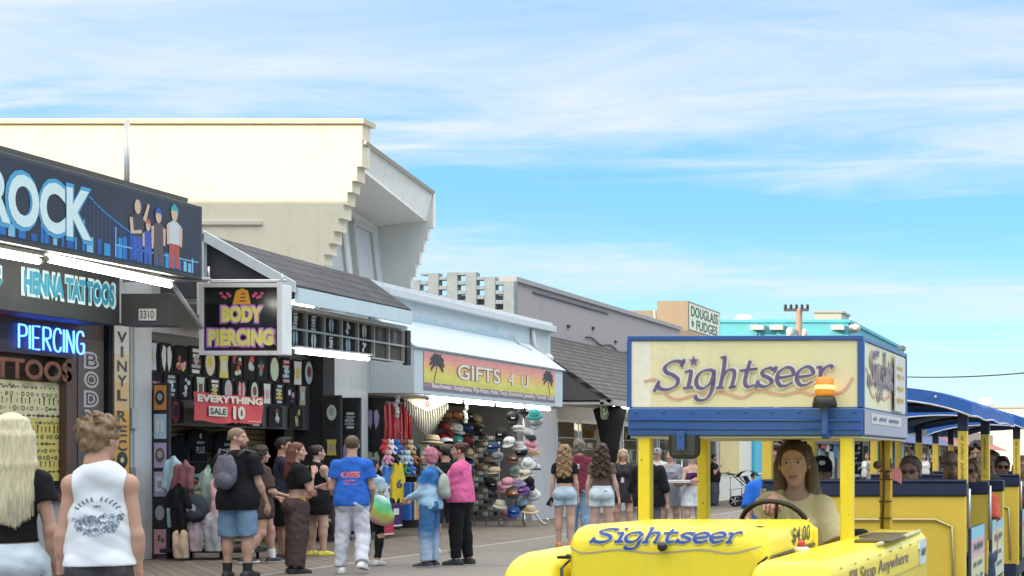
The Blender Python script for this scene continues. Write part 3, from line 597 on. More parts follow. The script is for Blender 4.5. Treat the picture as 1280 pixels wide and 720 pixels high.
# hanging box sign
hs = thing('hanging_sign', 'square white box sign reading BODY PIERCING in yellow letters on black', 'sign', (-12.4,21.6,2.95))
h0 = PY(251,443,21.5); h1 = PY(352,355,21.5)
mb = MB(); mb.box((h0.x,21.5,h0.z),(h1.x,21.77,h1.z)); mb.build('box', WHITE, hs, .01)
mb = MB(); mb.box((h0.x-.01,21.47,h0.z-.01),(h1.x+.01,21.5,h0.z+.05)); mb.box((h0.x-.01,21.47,h1.z-.05),(h1.x+.01,21.5,h1.z+.01)); mb.box((h0.x-.01,21.47,h0.z+.05),(h0.x+.05,21.5,h1.z-.05)); mb.box((h1.x-.05,21.47,h0.z+.05),(h1.x+.01,21.5,h1.z-.05)); mb.build('face_frame', cm((.62,.62,.6)), hs, .004)
fr = FY(21.5); cxh = (h0.x+h1.x)/2; zch = (h0.z+h1.z)/2
MB().rect(h0.x+.04, h0.z+.04, h1.x-.04, h1.z-.04, fr, .003).build('face', mat('glossy_black', (.012,.012,.014), .18, vary=.1), hs)
for nm, colr, oo, dw, c in (('lettering_glow', (.34,.10,.46), .14, .09, .006), ('lettering_outline', (.62,.34,.50), .10, .05, .009), ('lettering', (.70,.66,.14), .055, .01, .012)):
    mb = MB(); mb.text('BODY', cxh+.02, zch+.07, .56+dw, .21+dw*.8, fr, c, 0, off=oo); mb.text('PIERCING', cxh, zch-.26, .90+dw, .22+dw*.8, fr, c, 0, off=oo)
    mb.build(nm, cm(colr, 'print'), hs)
mb = MB(); mb.poly([(cxh-.12,zch+.21),(cxh+.14,zch+.21),(cxh+.10,zch+.40),(cxh+.02,zch+.44),(cxh-.07,zch+.40)], fr, .006, 0)
for k in range(3): mb.rect(cxh-.02+.01*k, zch+.25+.05*k, cxh+.07, zch+.265+.05*k, fr, .008, 2)
for q in (-1,1):
    for k in range(5): mb.disc(cxh+.01+q*(.17+.03*k), zch+.33+.035*math.sin(k*2), .028, .022, fr, .006+.0007*k, 1, 7)
mb.build('emblem', [cm((.66,.30,.03),'print'), cm((.6,.08,.16),'print'), BLACK], hs)
mb = MB(); mb.tube([(h0.x+.05,21.6,h1.z),(h0.x+.05,21.6,4.2)],.015); mb.tube([(h1.x-.05,21.6,h1.z),(h1.x-.05,21.6,4.1)],.015); mb.tube([(WX+.03,21.62,h1.z+.06),(h1.x,21.62,h1.z+.06)],.02); mb.build('hanger', STEEL, hs)
# the sale banner
bn = thing('sale_banner', 'red and white banner reading EVERYTHING SALE 10 hung across the shirt wall', 'banner', (WX,23.6,2.0))
SX = WX+.16; s0 = PX(243,527,SX); s1 = PX(329,490,SX); fr = FX(SX); zb0, zb1 = 2.03, 2.47; ym = (s0.y+s1.y)/2; hw = (s1.y-s0.y)/2
mb = MB(); V = []; F = []; nx, nz = 16, 5
for i in range(nx+1):
    for j in range(nz+1):
        a = -hw+2*hw*i/nx; V.append((SX+.012*math.sin(i*1.1+j*.7)-.01, ym+a, zb0+(zb1-zb0)*j/nz-.02*(a/hw)**2*(-1)+.012*math.sin(i*.8)))
for i in range(nx):
    for j in range(nz): F.append((i*(nz+1)+j, (i+1)*(nz+1)+j, (i+1)*(nz+1)+j+1, i*(nz+1)+j+1))
mb.add(V, F, 0, True); mb.build('cloth', cm((.62,.10,.11), 'cloth'), bn)
mb = MB(); mb.text('EVERYTHING', ym+.01, zb1-.07, hw*1.9, .115, fr, .012, 0, off=.05); mb.rect(ym-hw*.62, zb0+.10, ym-hw*.10, zb0+.25, fr, .010); mb.text('10', ym+hw*.25, zb0+.17, hw*.36, .21, fr, .012, 0, off=.05)
for k in range(9): mb.rect(ym+hw*.5+k*.045, zb0+.035, ym+hw*.5+k*.045+.03, zb0+.05, fr, .012)
mb.build('white_lettering', cm((.72,.66,.58),'print'), bn)
mb = MB(); mb.text('SALE', ym-hw*.36, zb0+.175, hw*.46, .10, fr, .014, 0, off=.03); mb.build('black_lettering', BLACK, bn)

# ================================================================== gift shop with the white awning
gs = build('gift_shop', 'white gift shop under a sloping white awning box with open merchandise front', 'shop', WX, 32.5)
GY0, GY1 = 28.75, 36.4
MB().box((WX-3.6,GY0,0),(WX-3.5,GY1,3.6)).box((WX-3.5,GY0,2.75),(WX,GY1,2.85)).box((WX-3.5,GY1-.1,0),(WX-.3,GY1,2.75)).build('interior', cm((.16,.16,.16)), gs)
MB().box((WX-.4,GY0-.05,2.72),(WX,37.9,4.62)).build('upper_wall', mat('pale_parapet', (.54,.61,.65), .8, vary=.04, dirt=.18), gs)
MB().box((WX-.25,GY1,0),(WX+.12,38.0,2.72)).build('side_pier', cm((.46,.45,.47), dirt=.3), gs)
mb = MB(); mb.box((WX-.5,28.2,4.62),(WX+.16,37.9,4.78)); mb.box((WX-.5,28.2,4.78),(WX+.06,37.9,4.86)); mb.build('cornice', cm((.58,.62,.65), dirt=.3), gs, .02)
AX = -13.35; av = [(WX,2.72),(AX,2.72),(AX,3.60),(WX+.02,4.2)]
mb = MB(); mb.prism([(a,b) for a,b in av], -7.65, 0, FY(28.75)); mb.build('awning_box', mat('white_board', (.52,.59,.64), .6, vary=.03, dirt=.12), gs)
mb = MB(); mb.slab([(AX+.06,28.70,3.60),(AX+.06,36.45,3.60),(WX+.04,36.45,4.225),(WX+.04,28.70,4.225)], .035); mb.build('awning_roof', mat('awning_white', (.52,.61,.67), .5, vary=.04, dirt=.15, stretch=(1,.3,1)), gs)
# ghost of a painted skyline on the parapet
mb = MB(); fr = FX(WX); yy = 29.0
sk = [(29,4.22),(29,4.32)]; rnd = random.Random(21)
while yy < 35.6: 
    hh = 4.28+rnd.random()*.09+(.22 if abs(yy-31.2) < .12 else 0)+(.16 if abs(yy-34.4) < .08 else 0); d_ = rnd.uniform(.12,.4); sk += [(yy,hh),(yy+d_,hh)]; yy += d_
sk += [(yy,4.22)]; mb.poly(sk[::-1], fr, .004); mb.build('painted_skyline', cm((.40,.54,.63),'print'), gs)
mb = MB(); fr = FX(WX); mb.tube([(WX+.05,36.6,4.6),(WX+.08,36.65,4.2),(WX+.3,36.7,3.95)], .05, 8); mb.ball((WX+.35,36.75,3.9), (.16,.12,.13)); mb.ball((WX+.2,36.3,4.0), (.09,.14,.07)); mb.tube([(WX+.3,35.9,4.05),(WX+.15,35.6,4.15),(WX+.1,35.4,4.3)], .025, 6); mb.build('flood_lamp', cm((.62,.62,.6)), gs)
# sunset sign of the gift shop
sg = thing('shop_sign', 'orange and yellow sunset sign reading GIFTS 4 U between two palm silhouettes', 'sign', (AX,32.3,2.8))
fr = FX(AX+.012); ya, yb = PX(529,460,AX).y, PX(693,490,AX).y; za, zb = 2.80, 3.54
mb = MB(); mb.box((AX+.002,ya,za),(AX+.012,yb,zb)); mb.build('panel', cm((.55,.4,.2)), sg)
mb = MB(); cols = [(.20,.15,.22),(.30,.20,.24),(.62,.56,.12),(.66,.60,.14),(.70,.52,.14),(.74,.44,.20),(.74,.36,.25),(.72,.31,.28)]
zs = [0,.10,.2,.32,.45,.58,.70,.82,1.0]
for k in range(8): mb.rect(ya, za+(zb-za)*zs[k], yb, za+(zb-za)*zs[k+1], fr, .003, k)
mb.build('sunset_print', [cm(c,'print',vary=.12,scale=3) for c in cols], sg)
mb = MB()
def palm(mb, a, b, s, lean):
    ribbon(mb, [(a-lean*.9*s,b),(a-lean*.55*s,b+.35*s),(a-lean*.15*s,b+.7*s),(a,b+s)], fr, .008, 0, .075*s, .06*s)
    for k in range(9):
        t_ = R(-35+k*31); dx, dy = math.cos(t_), math.sin(t_); ribbon(mb, [(a,b+s),(a+dx*.45*s,b+s+dy*.34*s+.06*s),(a+dx*.82*s,b+s+dy*.50*s-.10*s)], fr, .0085+.0004*k, 0, .20*s, .15*s, taper=True)
wS = 1.6
palm(mb, ya+.55, za+.14, .40, .4); palm(mb, yb-.45, za+.14, .40, -.35); mb.build('palm_silhouettes', cm((.05,.045,.05),'print'), sg)
for nm, col_, oo, c, k_ in (('lettering_outline',(.30,.12,.08),.06,.007,1.05),('lettering',(.74,.70,.62),.015,.011,1)):
    mb = MB(); mb.text('GIFTS', PX(598.5,460,AX).y, 3.235, (PX(625,460,AX).y-PX(572,460,AX).y)*k_, .31*k_, fr, c, 0, off=oo); mb.text('4', PX(638,460,AX).y, 3.215, .30*k_, .28*k_, fr, c, 0, off=oo); mb.text('U', PX(655,460,AX).y, 3.20, .40*k_, .28*k_, fr, c, 0, off=oo)
    mb.build(nm, cm(col_,'print'), sg)
MB().text('Beachwear, Sunglasses, Flip-Flops, Hats, Toys, Souvenirs, Jewelry, Towels  3306', (ya+yb)/2+.12, za+.085, (yb-ya)*.94, .125, fr, .009, 0, off=.025).build('small_lettering', cm((.72,.68,.66),'print'), sg)
for k in range(4):
    a = ya+.25+k*1.6; fluoro('%s fluorescent tube from the left under the GIFTS 4 U sign' % ORD[k], (AX-.08,a+.1,2.64), (AX-.08,a+1.62,2.64), .03, 'tubes under the gift shop sign')

# ================================================================== pierced block screen, lilac building with brown shingles
ls = thing('block_screen', 'stepped grey block screen wall with square openings on a roof', 'wall', (-16.5,38,4.6))
mb = MB(); q_ = 38.2/FPX; base = tz(404, 38.2); bw = 23.6*q_/2
xl_ = (512-VX)*q_; tops = [350,341,341,346,340,340,340,346,346,351,351]
for i in range(11):      # half-columns: even ones carry the openings, odd ones are solid piers; openings step by half a course
    xa_ = xl_+i*bw; top = tz(tops[i], 38.2); hole = i % 2 == 1; ph = (i//2) % 2
    if not hole: mb.box((xa_-.02,38.2,base),(xa_+bw+.02,38.42,top)); continue
    z_ = base-(6*q_ if ph else 0)
    while z_ < top-.02:
        z2 = min(z_+5.0*q_, top)
        if z2 > base+.01: mb.box((xa_+.021,38.202,max(base,z_)),(xa_+bw-.021,38.418,z2))
        z_ += 12*q_
x0_ = xl_
mb.build('blocks', mat('grey_blocks', (.23,.265,.30), .85, vary=.2, scale=5, bump=.4, bscale=30), ls, .012)
mb = MB(); mb.box((-20,38.15,4.0),(-15.3,38.5,tz(404,38.2))); mb.box((x0_,38.47,tz(404,38.2)),(-15.45,38.53,tz(368,38.2))); mb.build('base', cm((.4,.4,.42)), ls)
lb = build('taffy_shop', 'lilac flat-roofed building over a brown shingle skirt and dark green awning strip', 'shop', WX, 45)
LYa = 38.9; LXw = -15.5
MB().box((LXw-.3,LYa,3.0),(LXw,53.5,6.02)).box((LXw-7,LYa+.3,3.0),(LXw-.3,53.5,4.7)).build('upper_wall', lilac_wall, lb)
mb = MB(); mb.box((LXw-.4,LYa-.05,6.02),(LXw+.08,53.6,6.14)); mb.build('coping', cm((.33,.32,.33)), lb)
mb = MB(); mb.box((LXw,LYa+1.2,5.86),(LXw+.05,46,5.89)); mb.build('cable', BLACK, lb)
for k in range(5):
    mb.box((LXw,41+k*2.2,4.98+.1*(k%2)),(LXw+.05,41.12+k*2.2,5.03+.1*(k%2)))
mb = MB(); pth = [(LXw+.04,44+i*.35,5.0+.06*math.sin(i*1.3)-.02*i) for i in range(16)]; mb.tube(pth, .022, 5)
for k in range(6): mb.box((LXw,40.6+k*2.0,5.05+.12*((k*7)%3)),(LXw+.05,40.76+k*2.0,5.12+.12*((k*7)%3)))
mb.build('conduit', BLACK, lb)
mb = MB(); mb.slab([(-12.7,38.0,2.95),(-12.7,53.4,2.95),(LXw+.1,53.4,4.8),(LXw+.1,38.0,4.8)], .1); mb.build('shingle_skirt', brown_shingle, lb)
mb = MB(); mb.box((-13.0,38.0,2.82),(-12.66,53.4,2.96)); mb.build('gutter', cm((.35,.33,.32)), lb); MB().box((WX,38.0,2.84),(-12.9,53.4,2.90)).build('soffit', cm((.5,.48,.45)), lb)
mb = MB(); mb.add([(-12.72,38.02,2.95),(LXw+.1,38.02,4.76),(LXw+.1,38.02,2.95)], [(0,1,2)]); mb.build('skirt_end', cm((.1,.09,.085)), lb)
MB().box((WX-.3,38.0,0),(WX,53.4,.55)).box((WX-.3,38.0,2.5),(WX,53.4,2.9)).build('shop_wall', cm((.5,.48,.47), dirt=.3), lb)
MB().box((WX-1.9,38.0,0),(WX-1.8,53.4,2.9)).build('interior', cm((.42,.33,.20)), lb)
mb = MB(); rnd = random.Random(9); fr = FX(WX-1.0)
for k in range(60):      # shelves of boxed sweets behind the glass
    a = 38.3+rnd.random()*14.5; b = rnd.choice([.75,1.1,1.45,1.8,2.1]); mb.box((WX-1.2,a,b),(WX-.95,a+rnd.uniform(.12,.5),b+rnd.uniform(.12,.3)), rnd.randrange(4))
for b in (.72,1.07,1.42,1.77,2.07): mb.box((WX-1.3,38.1,b-.03),(WX-.9,53.2,b), 4)
mb.build('sweet_shelves', [cm(c) for c in ((.66,.60,.42),(.6,.36,.12),(.7,.66,.55),(.62,.45,.2),(.55,.55,.5))], lb)
for k in range(9):
    a = 38.35+k*1.7; mb = MB(); fx = WX-.06
    for (p, q) in (((a,.55),(a+.09,2.5)),((a+1.5,.55),(a+1.59,2.5)),((a+.09,2.42),(a+1.5,2.5)),((a+.09,.55),(a+1.5,.63))): mb.box((fx-.05,p[0],p[1]),(fx+.05,q[0],q[1]))
    wf = mb.build('shop_window', cm((.60,.60,.58)), lb)
tn = thing('awning_sign', 'dark green awning strip lettered SALT WATER TAFFY under the brown shingles', 'sign', (-13,40.3,2.4))
TX = -12.95
mb = MB(); V = []; F = []; n_ = 28
for i in range(n_+1):
    y_ = 37.85+4.4*i/n_; V += [(TX,y_,2.80),(TX+.02,y_,2.50-.05*abs(math.sin(i*math.pi/2.8)))]
for i in range(n_): F.append((2*i+1,2*i+3,2*i+2,2*i))
mb.add(V, F); mb.build('valance', cm((.17,.17,.10),'cloth'), tn); MB().text('SALT WATER TAFFY', 39.75, 2.66, 3.5, .17, FX(TX+.02), .008, 0, off=.02).build('lettering', cm((.6,.58,.4),'print'), tn)
for k in range(3): fluoro('%s bright tube along the gutter of the brown shingle roof' % ('nearest','middle','farthest')[k], (TX+.02,38.6+k*2.0,2.84), (TX+.02,40.5+k*2.0,2.84), .045, 'tubes along the brown gutter')
fu = thing('folded_umbrella', 'black cloth bundle hanging folded under the brown shingle eave', 'umbrella', (-12.9,42,2.0))
mb = MB(); c_ = PX(763,545,-13.0); mb.lathe([(.05,-.95),(.16,-.9),(.24,-.4),(.34,.1),(.42,.42),(.25,.5)], (c_.x,c_.y,c_.z+.25), 9); mb.build('canvas', cm((.025,.022,.02),'cloth'), fu); MB().tube([(c_.x,c_.y,c_.z-.8),(c_.x,c_.y,c_.z+1.0)], .03).build('pole', cm((.1,.08,.07)), fu)
# roof sign DOUGLASS FUDGES
dg = thing('roof_sign', 'white roof sign reading DOUGLASS FUDGES in green on a tan box', 'sign', (-15.3,54,5.6))
dxp = -15.4; d0 = PX(860,400,dxp); d1 = PX(900,400,dxp); dz0, dz1 = PX(860,413,dxp).z, PX(860,376,dxp).z
mb = MB(); mb.box((dxp-1.1,d0.y,dz0),(dxp,d1.y,dz1)); mb.build('sign_box', cm((.27,.20,.14)), dg)
fr = FX(dxp); mb = MB(); mb.rect(d0.y+.1, dz0+.06, d1.y-.1, dz1-.06, fr, .01); mb.build('face', cm((.66,.72,.62),'print'), dg)
mb = MB(); mb.text('DOUGLASS', (d0.y+d1.y)/2, dz0+(dz1-dz0)*.70, (d1.y-d0.y)*.84, (dz1-dz0)*.36, fr, .02, 0, off=.015); mb.text('FUDGES', (d0.y+d1.y)/2+.3, dz0+(dz1-dz0)*.27, (d1.y-d0.y)*.66, (dz1-dz0)*.34, fr, .02, 0, off=.015)
a_, b_ = d0.y+.55, dz0+(dz1-dz0)*.28; mb.poly([(a_+.22*(1 if i%2 == 0 else .4)*math.sin(math.pi*i/5), b_+.17*(1 if i%2 == 0 else .4)*math.cos(math.pi*i/5)) for i in range(10)], fr, .02); mb.build('lettering', cm((.05,.13,.08),'print'), dg)
mb = MB(); mb.tube([PY(835,413,d0.y+.4), PY(856,382,d0.y+.4)], .05, 6); mb.tube([PY(821,411,d0.y+.5), PY(818,388,d0.y+.5)], .05, 6); mb.build('brace', cm((.4,.38,.36)), dg)
MB().box(tuple(PY(780,412,58)), tuple(PY(858,388,58)+Vector((0,2,0)))).build('roof_house', cm((.22,.18,.14)), lb)

# ================================================================== shops farther along, seen through the tram
rw = build('white_shop', 'white shop front with a big cream poster panel and turquoise pilaster', 'shop', WX, 57)
MB().box((WX-5,53.6,0),(WX,61,4.3)).build('wall', cm((.74,.70,.62)), rw)
mb = MB(); mb.rect(53.8, .9, 56.6, 2.9, FX(WX), .02); mb.build('poster', cm((.68,.56,.25),'print',vary=.12,scale=1.2), rw)
MB().box((WX,58.6,0),(WX+.12,60.4,4.2)).build('pilaster', cm((.06,.46,.66)), rw); MB().box((WX,61-.4,0),(WX+.15,61,4.2)).build('edge_trim', WHITE, rw)
rl = thing('railing', 'pale metal ramp railing in front of the white shop', 'railing', (-12.6,54,0))
mb = MB()
for z_ in (.9,.5): mb.tube([(-12.7,49.5,z_),(-12.7,57,z_+.1)], .03, 6)
for k in range(6): mb.tube([(-12.7,49.6+k*1.45,0),(-12.7,49.6+k*1.45,.95)], .03, 6)
mb.build('rail', cm((.55,.58,.6)), rl)
def far_shop(name, label, y0, y1, hgt, wallc, glass, awn=None, seed=1, signs=0):
    b = build(name, label, 'shop', WX, (y0+y1)/2); r_ = random.Random(seed)
    MB().box((WX-5,y0,hgt*.62),(WX,y1,hgt)).box((WX-5,y0,0),(WX,y0+.3,hgt*.62)).box((WX-5,y1-.3,0),(WX,y1,hgt*.62)).box((WX-5,y0+.3,0),(WX-.6,y1-.3,hgt*.62)).build('wall', cm(wallc), b)
    n = int((y1-y0)/2.4); mb = MB(); mp_ = MB()
    for k in range(n):
        a = y0+.4+k*(y1-y0-.8)/n; e = a+(y1-y0-.8)/n-.25
        mb.box((WX-.5,a,.5),(WX-.42,e,hgt*.58)); mp_.box((WX-.45,e,0),(WX-.3,e+.25,hgt*.62)); mp_.box((WX-.45,a,hgt*.56),(WX-.3,e,hgt*.6))
    mb.build('window_glass', cm(glass), b); mp_.build('window_frame', cm((.3,.17,.09) if seed % 2 else (.5,.5,.5)), b)
    if awn: mb = MB(); mb.slab([(WX+1.6,y0,2.5),(WX+1.6,y1,2.5),(WX,y1,3.2),(WX,y0,3.2)], .06); mb.build('awning', cm(awn), b)
    mb = MB()
    for k in range(signs):
        a = y0+1+r_.random()*(y1-y0-2); z_ = r_.uniform(1.0,2.6); s_ = r_.uniform(.3,.9); mb.box((WX-.25,a,z_),(WX-.2,a+s_*1.6,z_+s_), k % 4)
    if signs: mb.build('window_signs', [cm(c,'print') for c in ((.7,.68,.62),(.6,.08,.06),(.62,.45,.06),(.1,.3,.5))], b)
    return b
far_shop('brown_shop', 'dark brown timber shop front behind the driver', 61.2, 70, 4.6, (.09,.055,.04), (.05,.04,.035), (.05,.04,.035), 1, 10)
far_shop('poster_shop', 'dark shop front covered with posters seen past the yellow cab posts', 70.2, 86, 3.6, (.12,.13,.15), (.35,.42,.46), None, 3, 16)
far_shop('arcade', 'distant dark arcade front seen between the passengers', 87, 118, 4.2, (.07,.07,.08), (.16,.16,.17), (.05,.08,.2), 4, 26)
far_shop('striped_shop', 'farthest shop front at the end of the row', 118.5, 170, 4.2, (.3,.27,.25), (.2,.2,.22), (.4,.1,.08), 5, 24)
for k, (px_, lab) in enumerate(((1068,'black vertical sign with pale lettering behind the yellow cab post, left of two'),(1078,'narrow black vertical sign with pale lettering, right of two behind the cab post'))):
    p_ = PX(px_, 560, -13.6); o_ = thing('vertical_banner', lab, 'sign', (p_.x,p_.y,.6)); MB().box((p_.x-.5,p_.y,.7),(p_.x+.02 if k else p_.x-.05,p_.y+.1,2.6)).build('board', BLACK, o_)
    mb = MB()
    for i in range(6): scrawl(mb, p_.x-.25, 2.35-i*.27, .3, .2, FY(p_.y), .01, 0, 2)
    mb.build('lettering', cm((.6,.58,.55),'print'), o_)
# turquoise building
tb = build('turquoise_building', 'long turquoise building with a flat roof and rooftop vents beyond the tram', 'building', -15, 78)
xa = PY(893,403,70).x; xb = PY(1060,403,70).x; zt = tz(403,70)
MB().box((xa-8,70.1,3.7),(xb,85.5,zt)).build('wall', turq, tb); mb = MB(); mb.box((xa-8,70.02,zt),(xb+.1,85.6,zt+.14)); mb.build('coping', cm((.08,.40,.52)), tb)
for px_ in (948,972,1048):
    p_ = PY(px_,410,70); mb = MB(); mb.box((p_.x-.3,69.7,p_.z-.1),(p_.x+.3,70.1,p_.z+.12)); mb.build('flood_lamp', cm((.5,.5,.48)), tb)
MB().tube([PY(947,423,69.95), PY(947,404,69.95)], .06).build('downpipe', cm((.05,.25,.4)), tb)
def roofbox(label, px0, px1, py0, py1, Y, col, nm='roof_unit'):
    a = PY(px0,py1,Y); b = PY(px1,py0,Y); t_ = thing(nm, label, 'roof unit', ((a.x+b.x)/2,Y,a.z)); MB().box((a.x,Y,a.z),(b.x,Y+2,b.z)).build('casing', cm(col), t_, .02); MB().box((a.x-.08,Y-.08,b.z),(b.x+.08,Y+2.08,b.z+.1)).build('lid', cm([c*.85 for c in col]), t_); return t_
roofbox('tan roof house on the turquoise building roof right of the utility pole', 1018, 1052, 391, 404, 74, (.42,.36,.30))
rv = thing('roof_vent', 'low white dome vent on the turquoise roof left of the utility pole', 'vent', PY(930,403,73))
p_ = PY(930,402,73); MB().lathe([(.55,0),(.5,.12),(.38,.14),(.38,.22),(.3,.3),(.02,.33)], p_, 14).build('dome', WHITE, rv)
vc = thing('roof_cluster', 'cluster of white antennas and vents at the right corner of the turquoise roof', 'antenna', PY(1063,415,70))
mb = MB(); rr_ = random.Random(4)
for k in range(7): p_ = PY(1053+k*3,416,70.5); mb.tube([p_, p_+Vector((rr_.uniform(-.1,.1),0,rr_.uniform(.3,.8)))], .07, 6)
for k in range(3): p_ = PY(1056+k*7,410,70.3); mb.ball(p_, (.22,.2,.18))
mb.build('vents', cm((.6,.56,.52)), vc)
up = thing('utility_pole', 'weathered wooden utility pole with a crossarm and transformers beyond the turquoise roof', 'utility pole', (PY(999,575,66).x,66,0))
ux = PY(999,390,66).x; MB().tube([(ux,66,0),(ux,66,tz(386,66))], .17, 10, 0, True, .13).build('pole', cm((.30,.19,.14)), up)
mb = MB(); mb.box((ux-.65,65.9,tz(389,66)),(ux+.4,66.08,tz(386,66))); mb.build('crossarm', cm((.06,.05,.05)), up)
mb = MB()
for k in range(5): mb.lathe([(.06,0),(.08,.05),(.05,.1),(.08,.14),(.03,.2)], (ux-.6+k*.24,66,tz(386,66)), 8)
mb.build('insulators', BLACK, up)
mb = MB(); mb.lathe([(.16,-.3),(.17,.12),(.08,.22)], (ux-.34,65.8,tz(416,66)), 12); mb.lathe([(.12,-.25),(.12,.1),(.06,.18)], (ux+.28,65.8,tz(417,66)), 12); mb.build('transformer', cm((.55,.5,.45)), up)
# slim tower right of the tram cab, distant beige building, wire
cn = build('corner_building', 'slim turquoise building corner with a dark parapet seen beside the tram cab', 'building', -13, 92)
a = PY(1112,440,90); MB().box((a.x-3,90,0),(PY(1127,440,90).x,90.9,tz(437,90))).build('wall', cm((.05,.33,.42)), cn); MB().box((a.x-3.1,89.9,tz(437,90)),(PY(1127,440,90).x+.1,91,tz(432,90))).build('parapet', cm((.12,.12,.13)), cn)
bb = build('beige_building', 'pale beige flat-roofed building far off at the right edge above the canopies', 'building', PY(1300,540,190).x, 190)
MB().box((PY(1196,540,190).x,190,0),(PY(1420,540,190).x,215,tz(510,190))).build('wall', stucco_cream, bb); MB().box((PY(1195,540,190).x,189.8,tz(510,190)),(PY(1421,540,190).x,215.2,tz(508,190))).build('coping', cm((.4,.37,.33)), bb)
rd = thing('roof_dome', 'small white dome vent on the far beige roof', 'vent', PY(1232,509,195)); MB().lathe([(1.0,0),(1.1,.5),(.7,1.1),(.05,1.3)], PY(1232,509,195), 12).build('dome', WHITE, rd)
wi = []
for i in range(21):
    t_ = i/20; p_ = PY(1128+260*t_, 471-20*t_+7*4*t_*(1-t_)-0, 90-25*t_); wi.append(p_)
tag(MB().tube(wi, .035, 5).build('overhead_wire', BLACK), 'single dark overhead wire crossing the sky at the right', 'wire')
wi = [PY(1128+t_*1.3, 468+.05*t_, 90) for t_ in range(0, 12)]; 

# ================================================================== buildings out of the frame that throw the evening shade over the walk
def off_block(label, x0, x1, y0, y1, h):
    t_ = build('street_building', label, 'building', (x0+x1)/2, (y0+y1)/2); MB().box((x0,y0,0),(x1,y1,h)).build('wall', stucco_cream, t_); MB().box((x0-.1,y0-.1,h),(x1+.1,y1+.1,h+.25)).build('coping', GREYW, t_)
    mb = MB()
    for y_ in np.arange(y0+1.5, y1-1.5, 3): 
        for z_ in np.arange(1.2, h-1.5, 3): mb.box((x1,y_,z_),(x1+.04,y_+1.4,z_+1.5))
    mb.build('windows', GLASS, t_)
off_block('tall cream block set back beside the tattoo shop, beyond the left edge', -36, -23.2, 6, 20, 9.9)
off_block('row of tall shop buildings along the walk behind the camera', -40, -15, -34, 8.5, 8.6)
# ================================================================== the yellow tram: tractor and trailers
YEL = mat('tram_yellow', (.86,.70,.03), .40, vary=.07, scale=3, coat=.25, dirt=.16, chips=.55, bump=.10, bscale=5)
YEL2 = mat('trailer_yellow', (.80,.57,.075), .45, vary=.07, scale=2, coat=.1, dirt=.18, chips=.25)
BLUE = mat('tram_blue', (.025,.095,.33), .42, vary=.14, scale=4, coat=.15, dirt=.14, chips=.3)
NAVY = mat('tram_navy', (.016,.026,.075), .5, vary=.15, scale=5, dirt=.1)
CANV = mat('canopy_blue', (.028,.125,.43), .7, vary=.14, scale=4, bump=.3, bscale=14, dirt=.08)
CANVU = mat('canopy_lining', (.05,.07,.14), .85)
CREAM = mat('sign_cream', (.73,.69,.44), .35, vary=.07, scale=1.8)
TR = -R(1.5); TO = Vector((-1.975, 6.58, 0))
def tl(x, y, z=0): return TO+Matrix.Rotation(TR, 3, 'Z')@Vector((x, y, z))
def tthing(name, label, cat, x=0, y=0, z=0, group=None):
    t = thing(name, label, cat, tl(x, y, z), TR, group); t['_off'] = [x, y, z]; return t
def tb_(mb, name, m, t, bevel=0, seg=3):
    """part in tram coordinates: shift to the thing's own origin"""
    q_ = t
    while q_ is not None and q_.get('_off') is None: q_ = q_.parent
    o = np.array(q_['_off']) if q_ is not None else np.zeros(3)
    if len(mb.v): mb.v = [tuple(q) for q in (np.array(mb.v)-o)]
    return mb.build(name, m, t, bevel, world=False, seg=seg)
def rbox_profile(x0, x1, z0, z1, r, n=6):
    """box outline with rounded top corners"""
    p = [(x0, z0), (x1, z0)]
    for k in range(n+1): a = math.pi/2*k/n; p.append((x1-r+r*math.cos(a), z1-r+r*math.sin(a)))
    for k in range(n+1): a = math.pi/2+math.pi/2*k/n; p.append((x0+r+r*math.cos(a), z1-r+r*math.sin(a)))
    return p
def loft(mb, secs, mi=0, smooth=True):
    """sections: lists of 3D points, same count"""
    n = len(secs[0]); vs = [q for s_ in secs for q in s_]; fs = []
    for i in range(len(secs)-1):
        for j in range(n): fs.append((i*n+j, (i+1)*n+j, (i+1)*n+(j+1)%n, i*n+(j+1)%n))
    mb.add(vs, fs, mi, smooth); mb.add(secs[0], [tuple(range(n))], mi); mb.add(secs[-1], [tuple(range(n))[::-1]], mi)
def shell(x0, x1, z0, z1, y0, y1, r, rf=.12, taper=0, n=7):
    """body panel with rounded top edges and a rounded nose (front at y0)"""
    secs = []
    for k in range(n+1):
        a = math.pi/2*k/n; d = rf*(1-math.sin(a)); y = y0+rf*(1-math.cos(a))*1.0
        d2 = d*.35
        secs.append([(px, y, pz) for px, pz in rbox_profile(x0+d2, x1-d2, z0, z1-d, min(r, (x1-x0)/2-d2-.01))])
    for y in np.linspace(y0+rf, y1, 5)[1:]:
        secs.append([(px, y, pz) for px, pz in rbox_profile(x0, x1, z0, z1+taper*(y-y0-rf), r)])
    mb = MB(); loft(mb, [[(a,b,c) for a,b,c in s_] for s_ in secs]); return mb
tc = tthing('tram_tractor', 'yellow tram tractor cab with the blue-framed Sightseer roof sign', 'tram')
hood = tb_(shell(-.44,.43,.35,1.165,.03,1.02,.07,.10,-.012), 'hood', YEL, tc)
tb_(shell(-.74,-.455,.30,1.045,-.02,1.95,.12,.16,.01), 'fender', YEL, tc)
rfen = tb_(shell(.445,.79,.30,1.03,-.30,2.28,.07,.09,.005), 'fender', YEL, tc)
mb = MB(); mb.box((-.78,1.95,.3),(.80,2.75,.62)); mb.box((-.45,.95,.3),(.45,1.0,1.12)); tb_(mb, 'chassis', YEL, tc, .02)
mb = MB(); mb.tube([(-.447,.06,.35),(-.447,.0,.98),(-.447,.2,1.045),(-.447,.95,1.06)], .007, 6); tb_(mb, 'panel_gap', BLACK, tc)
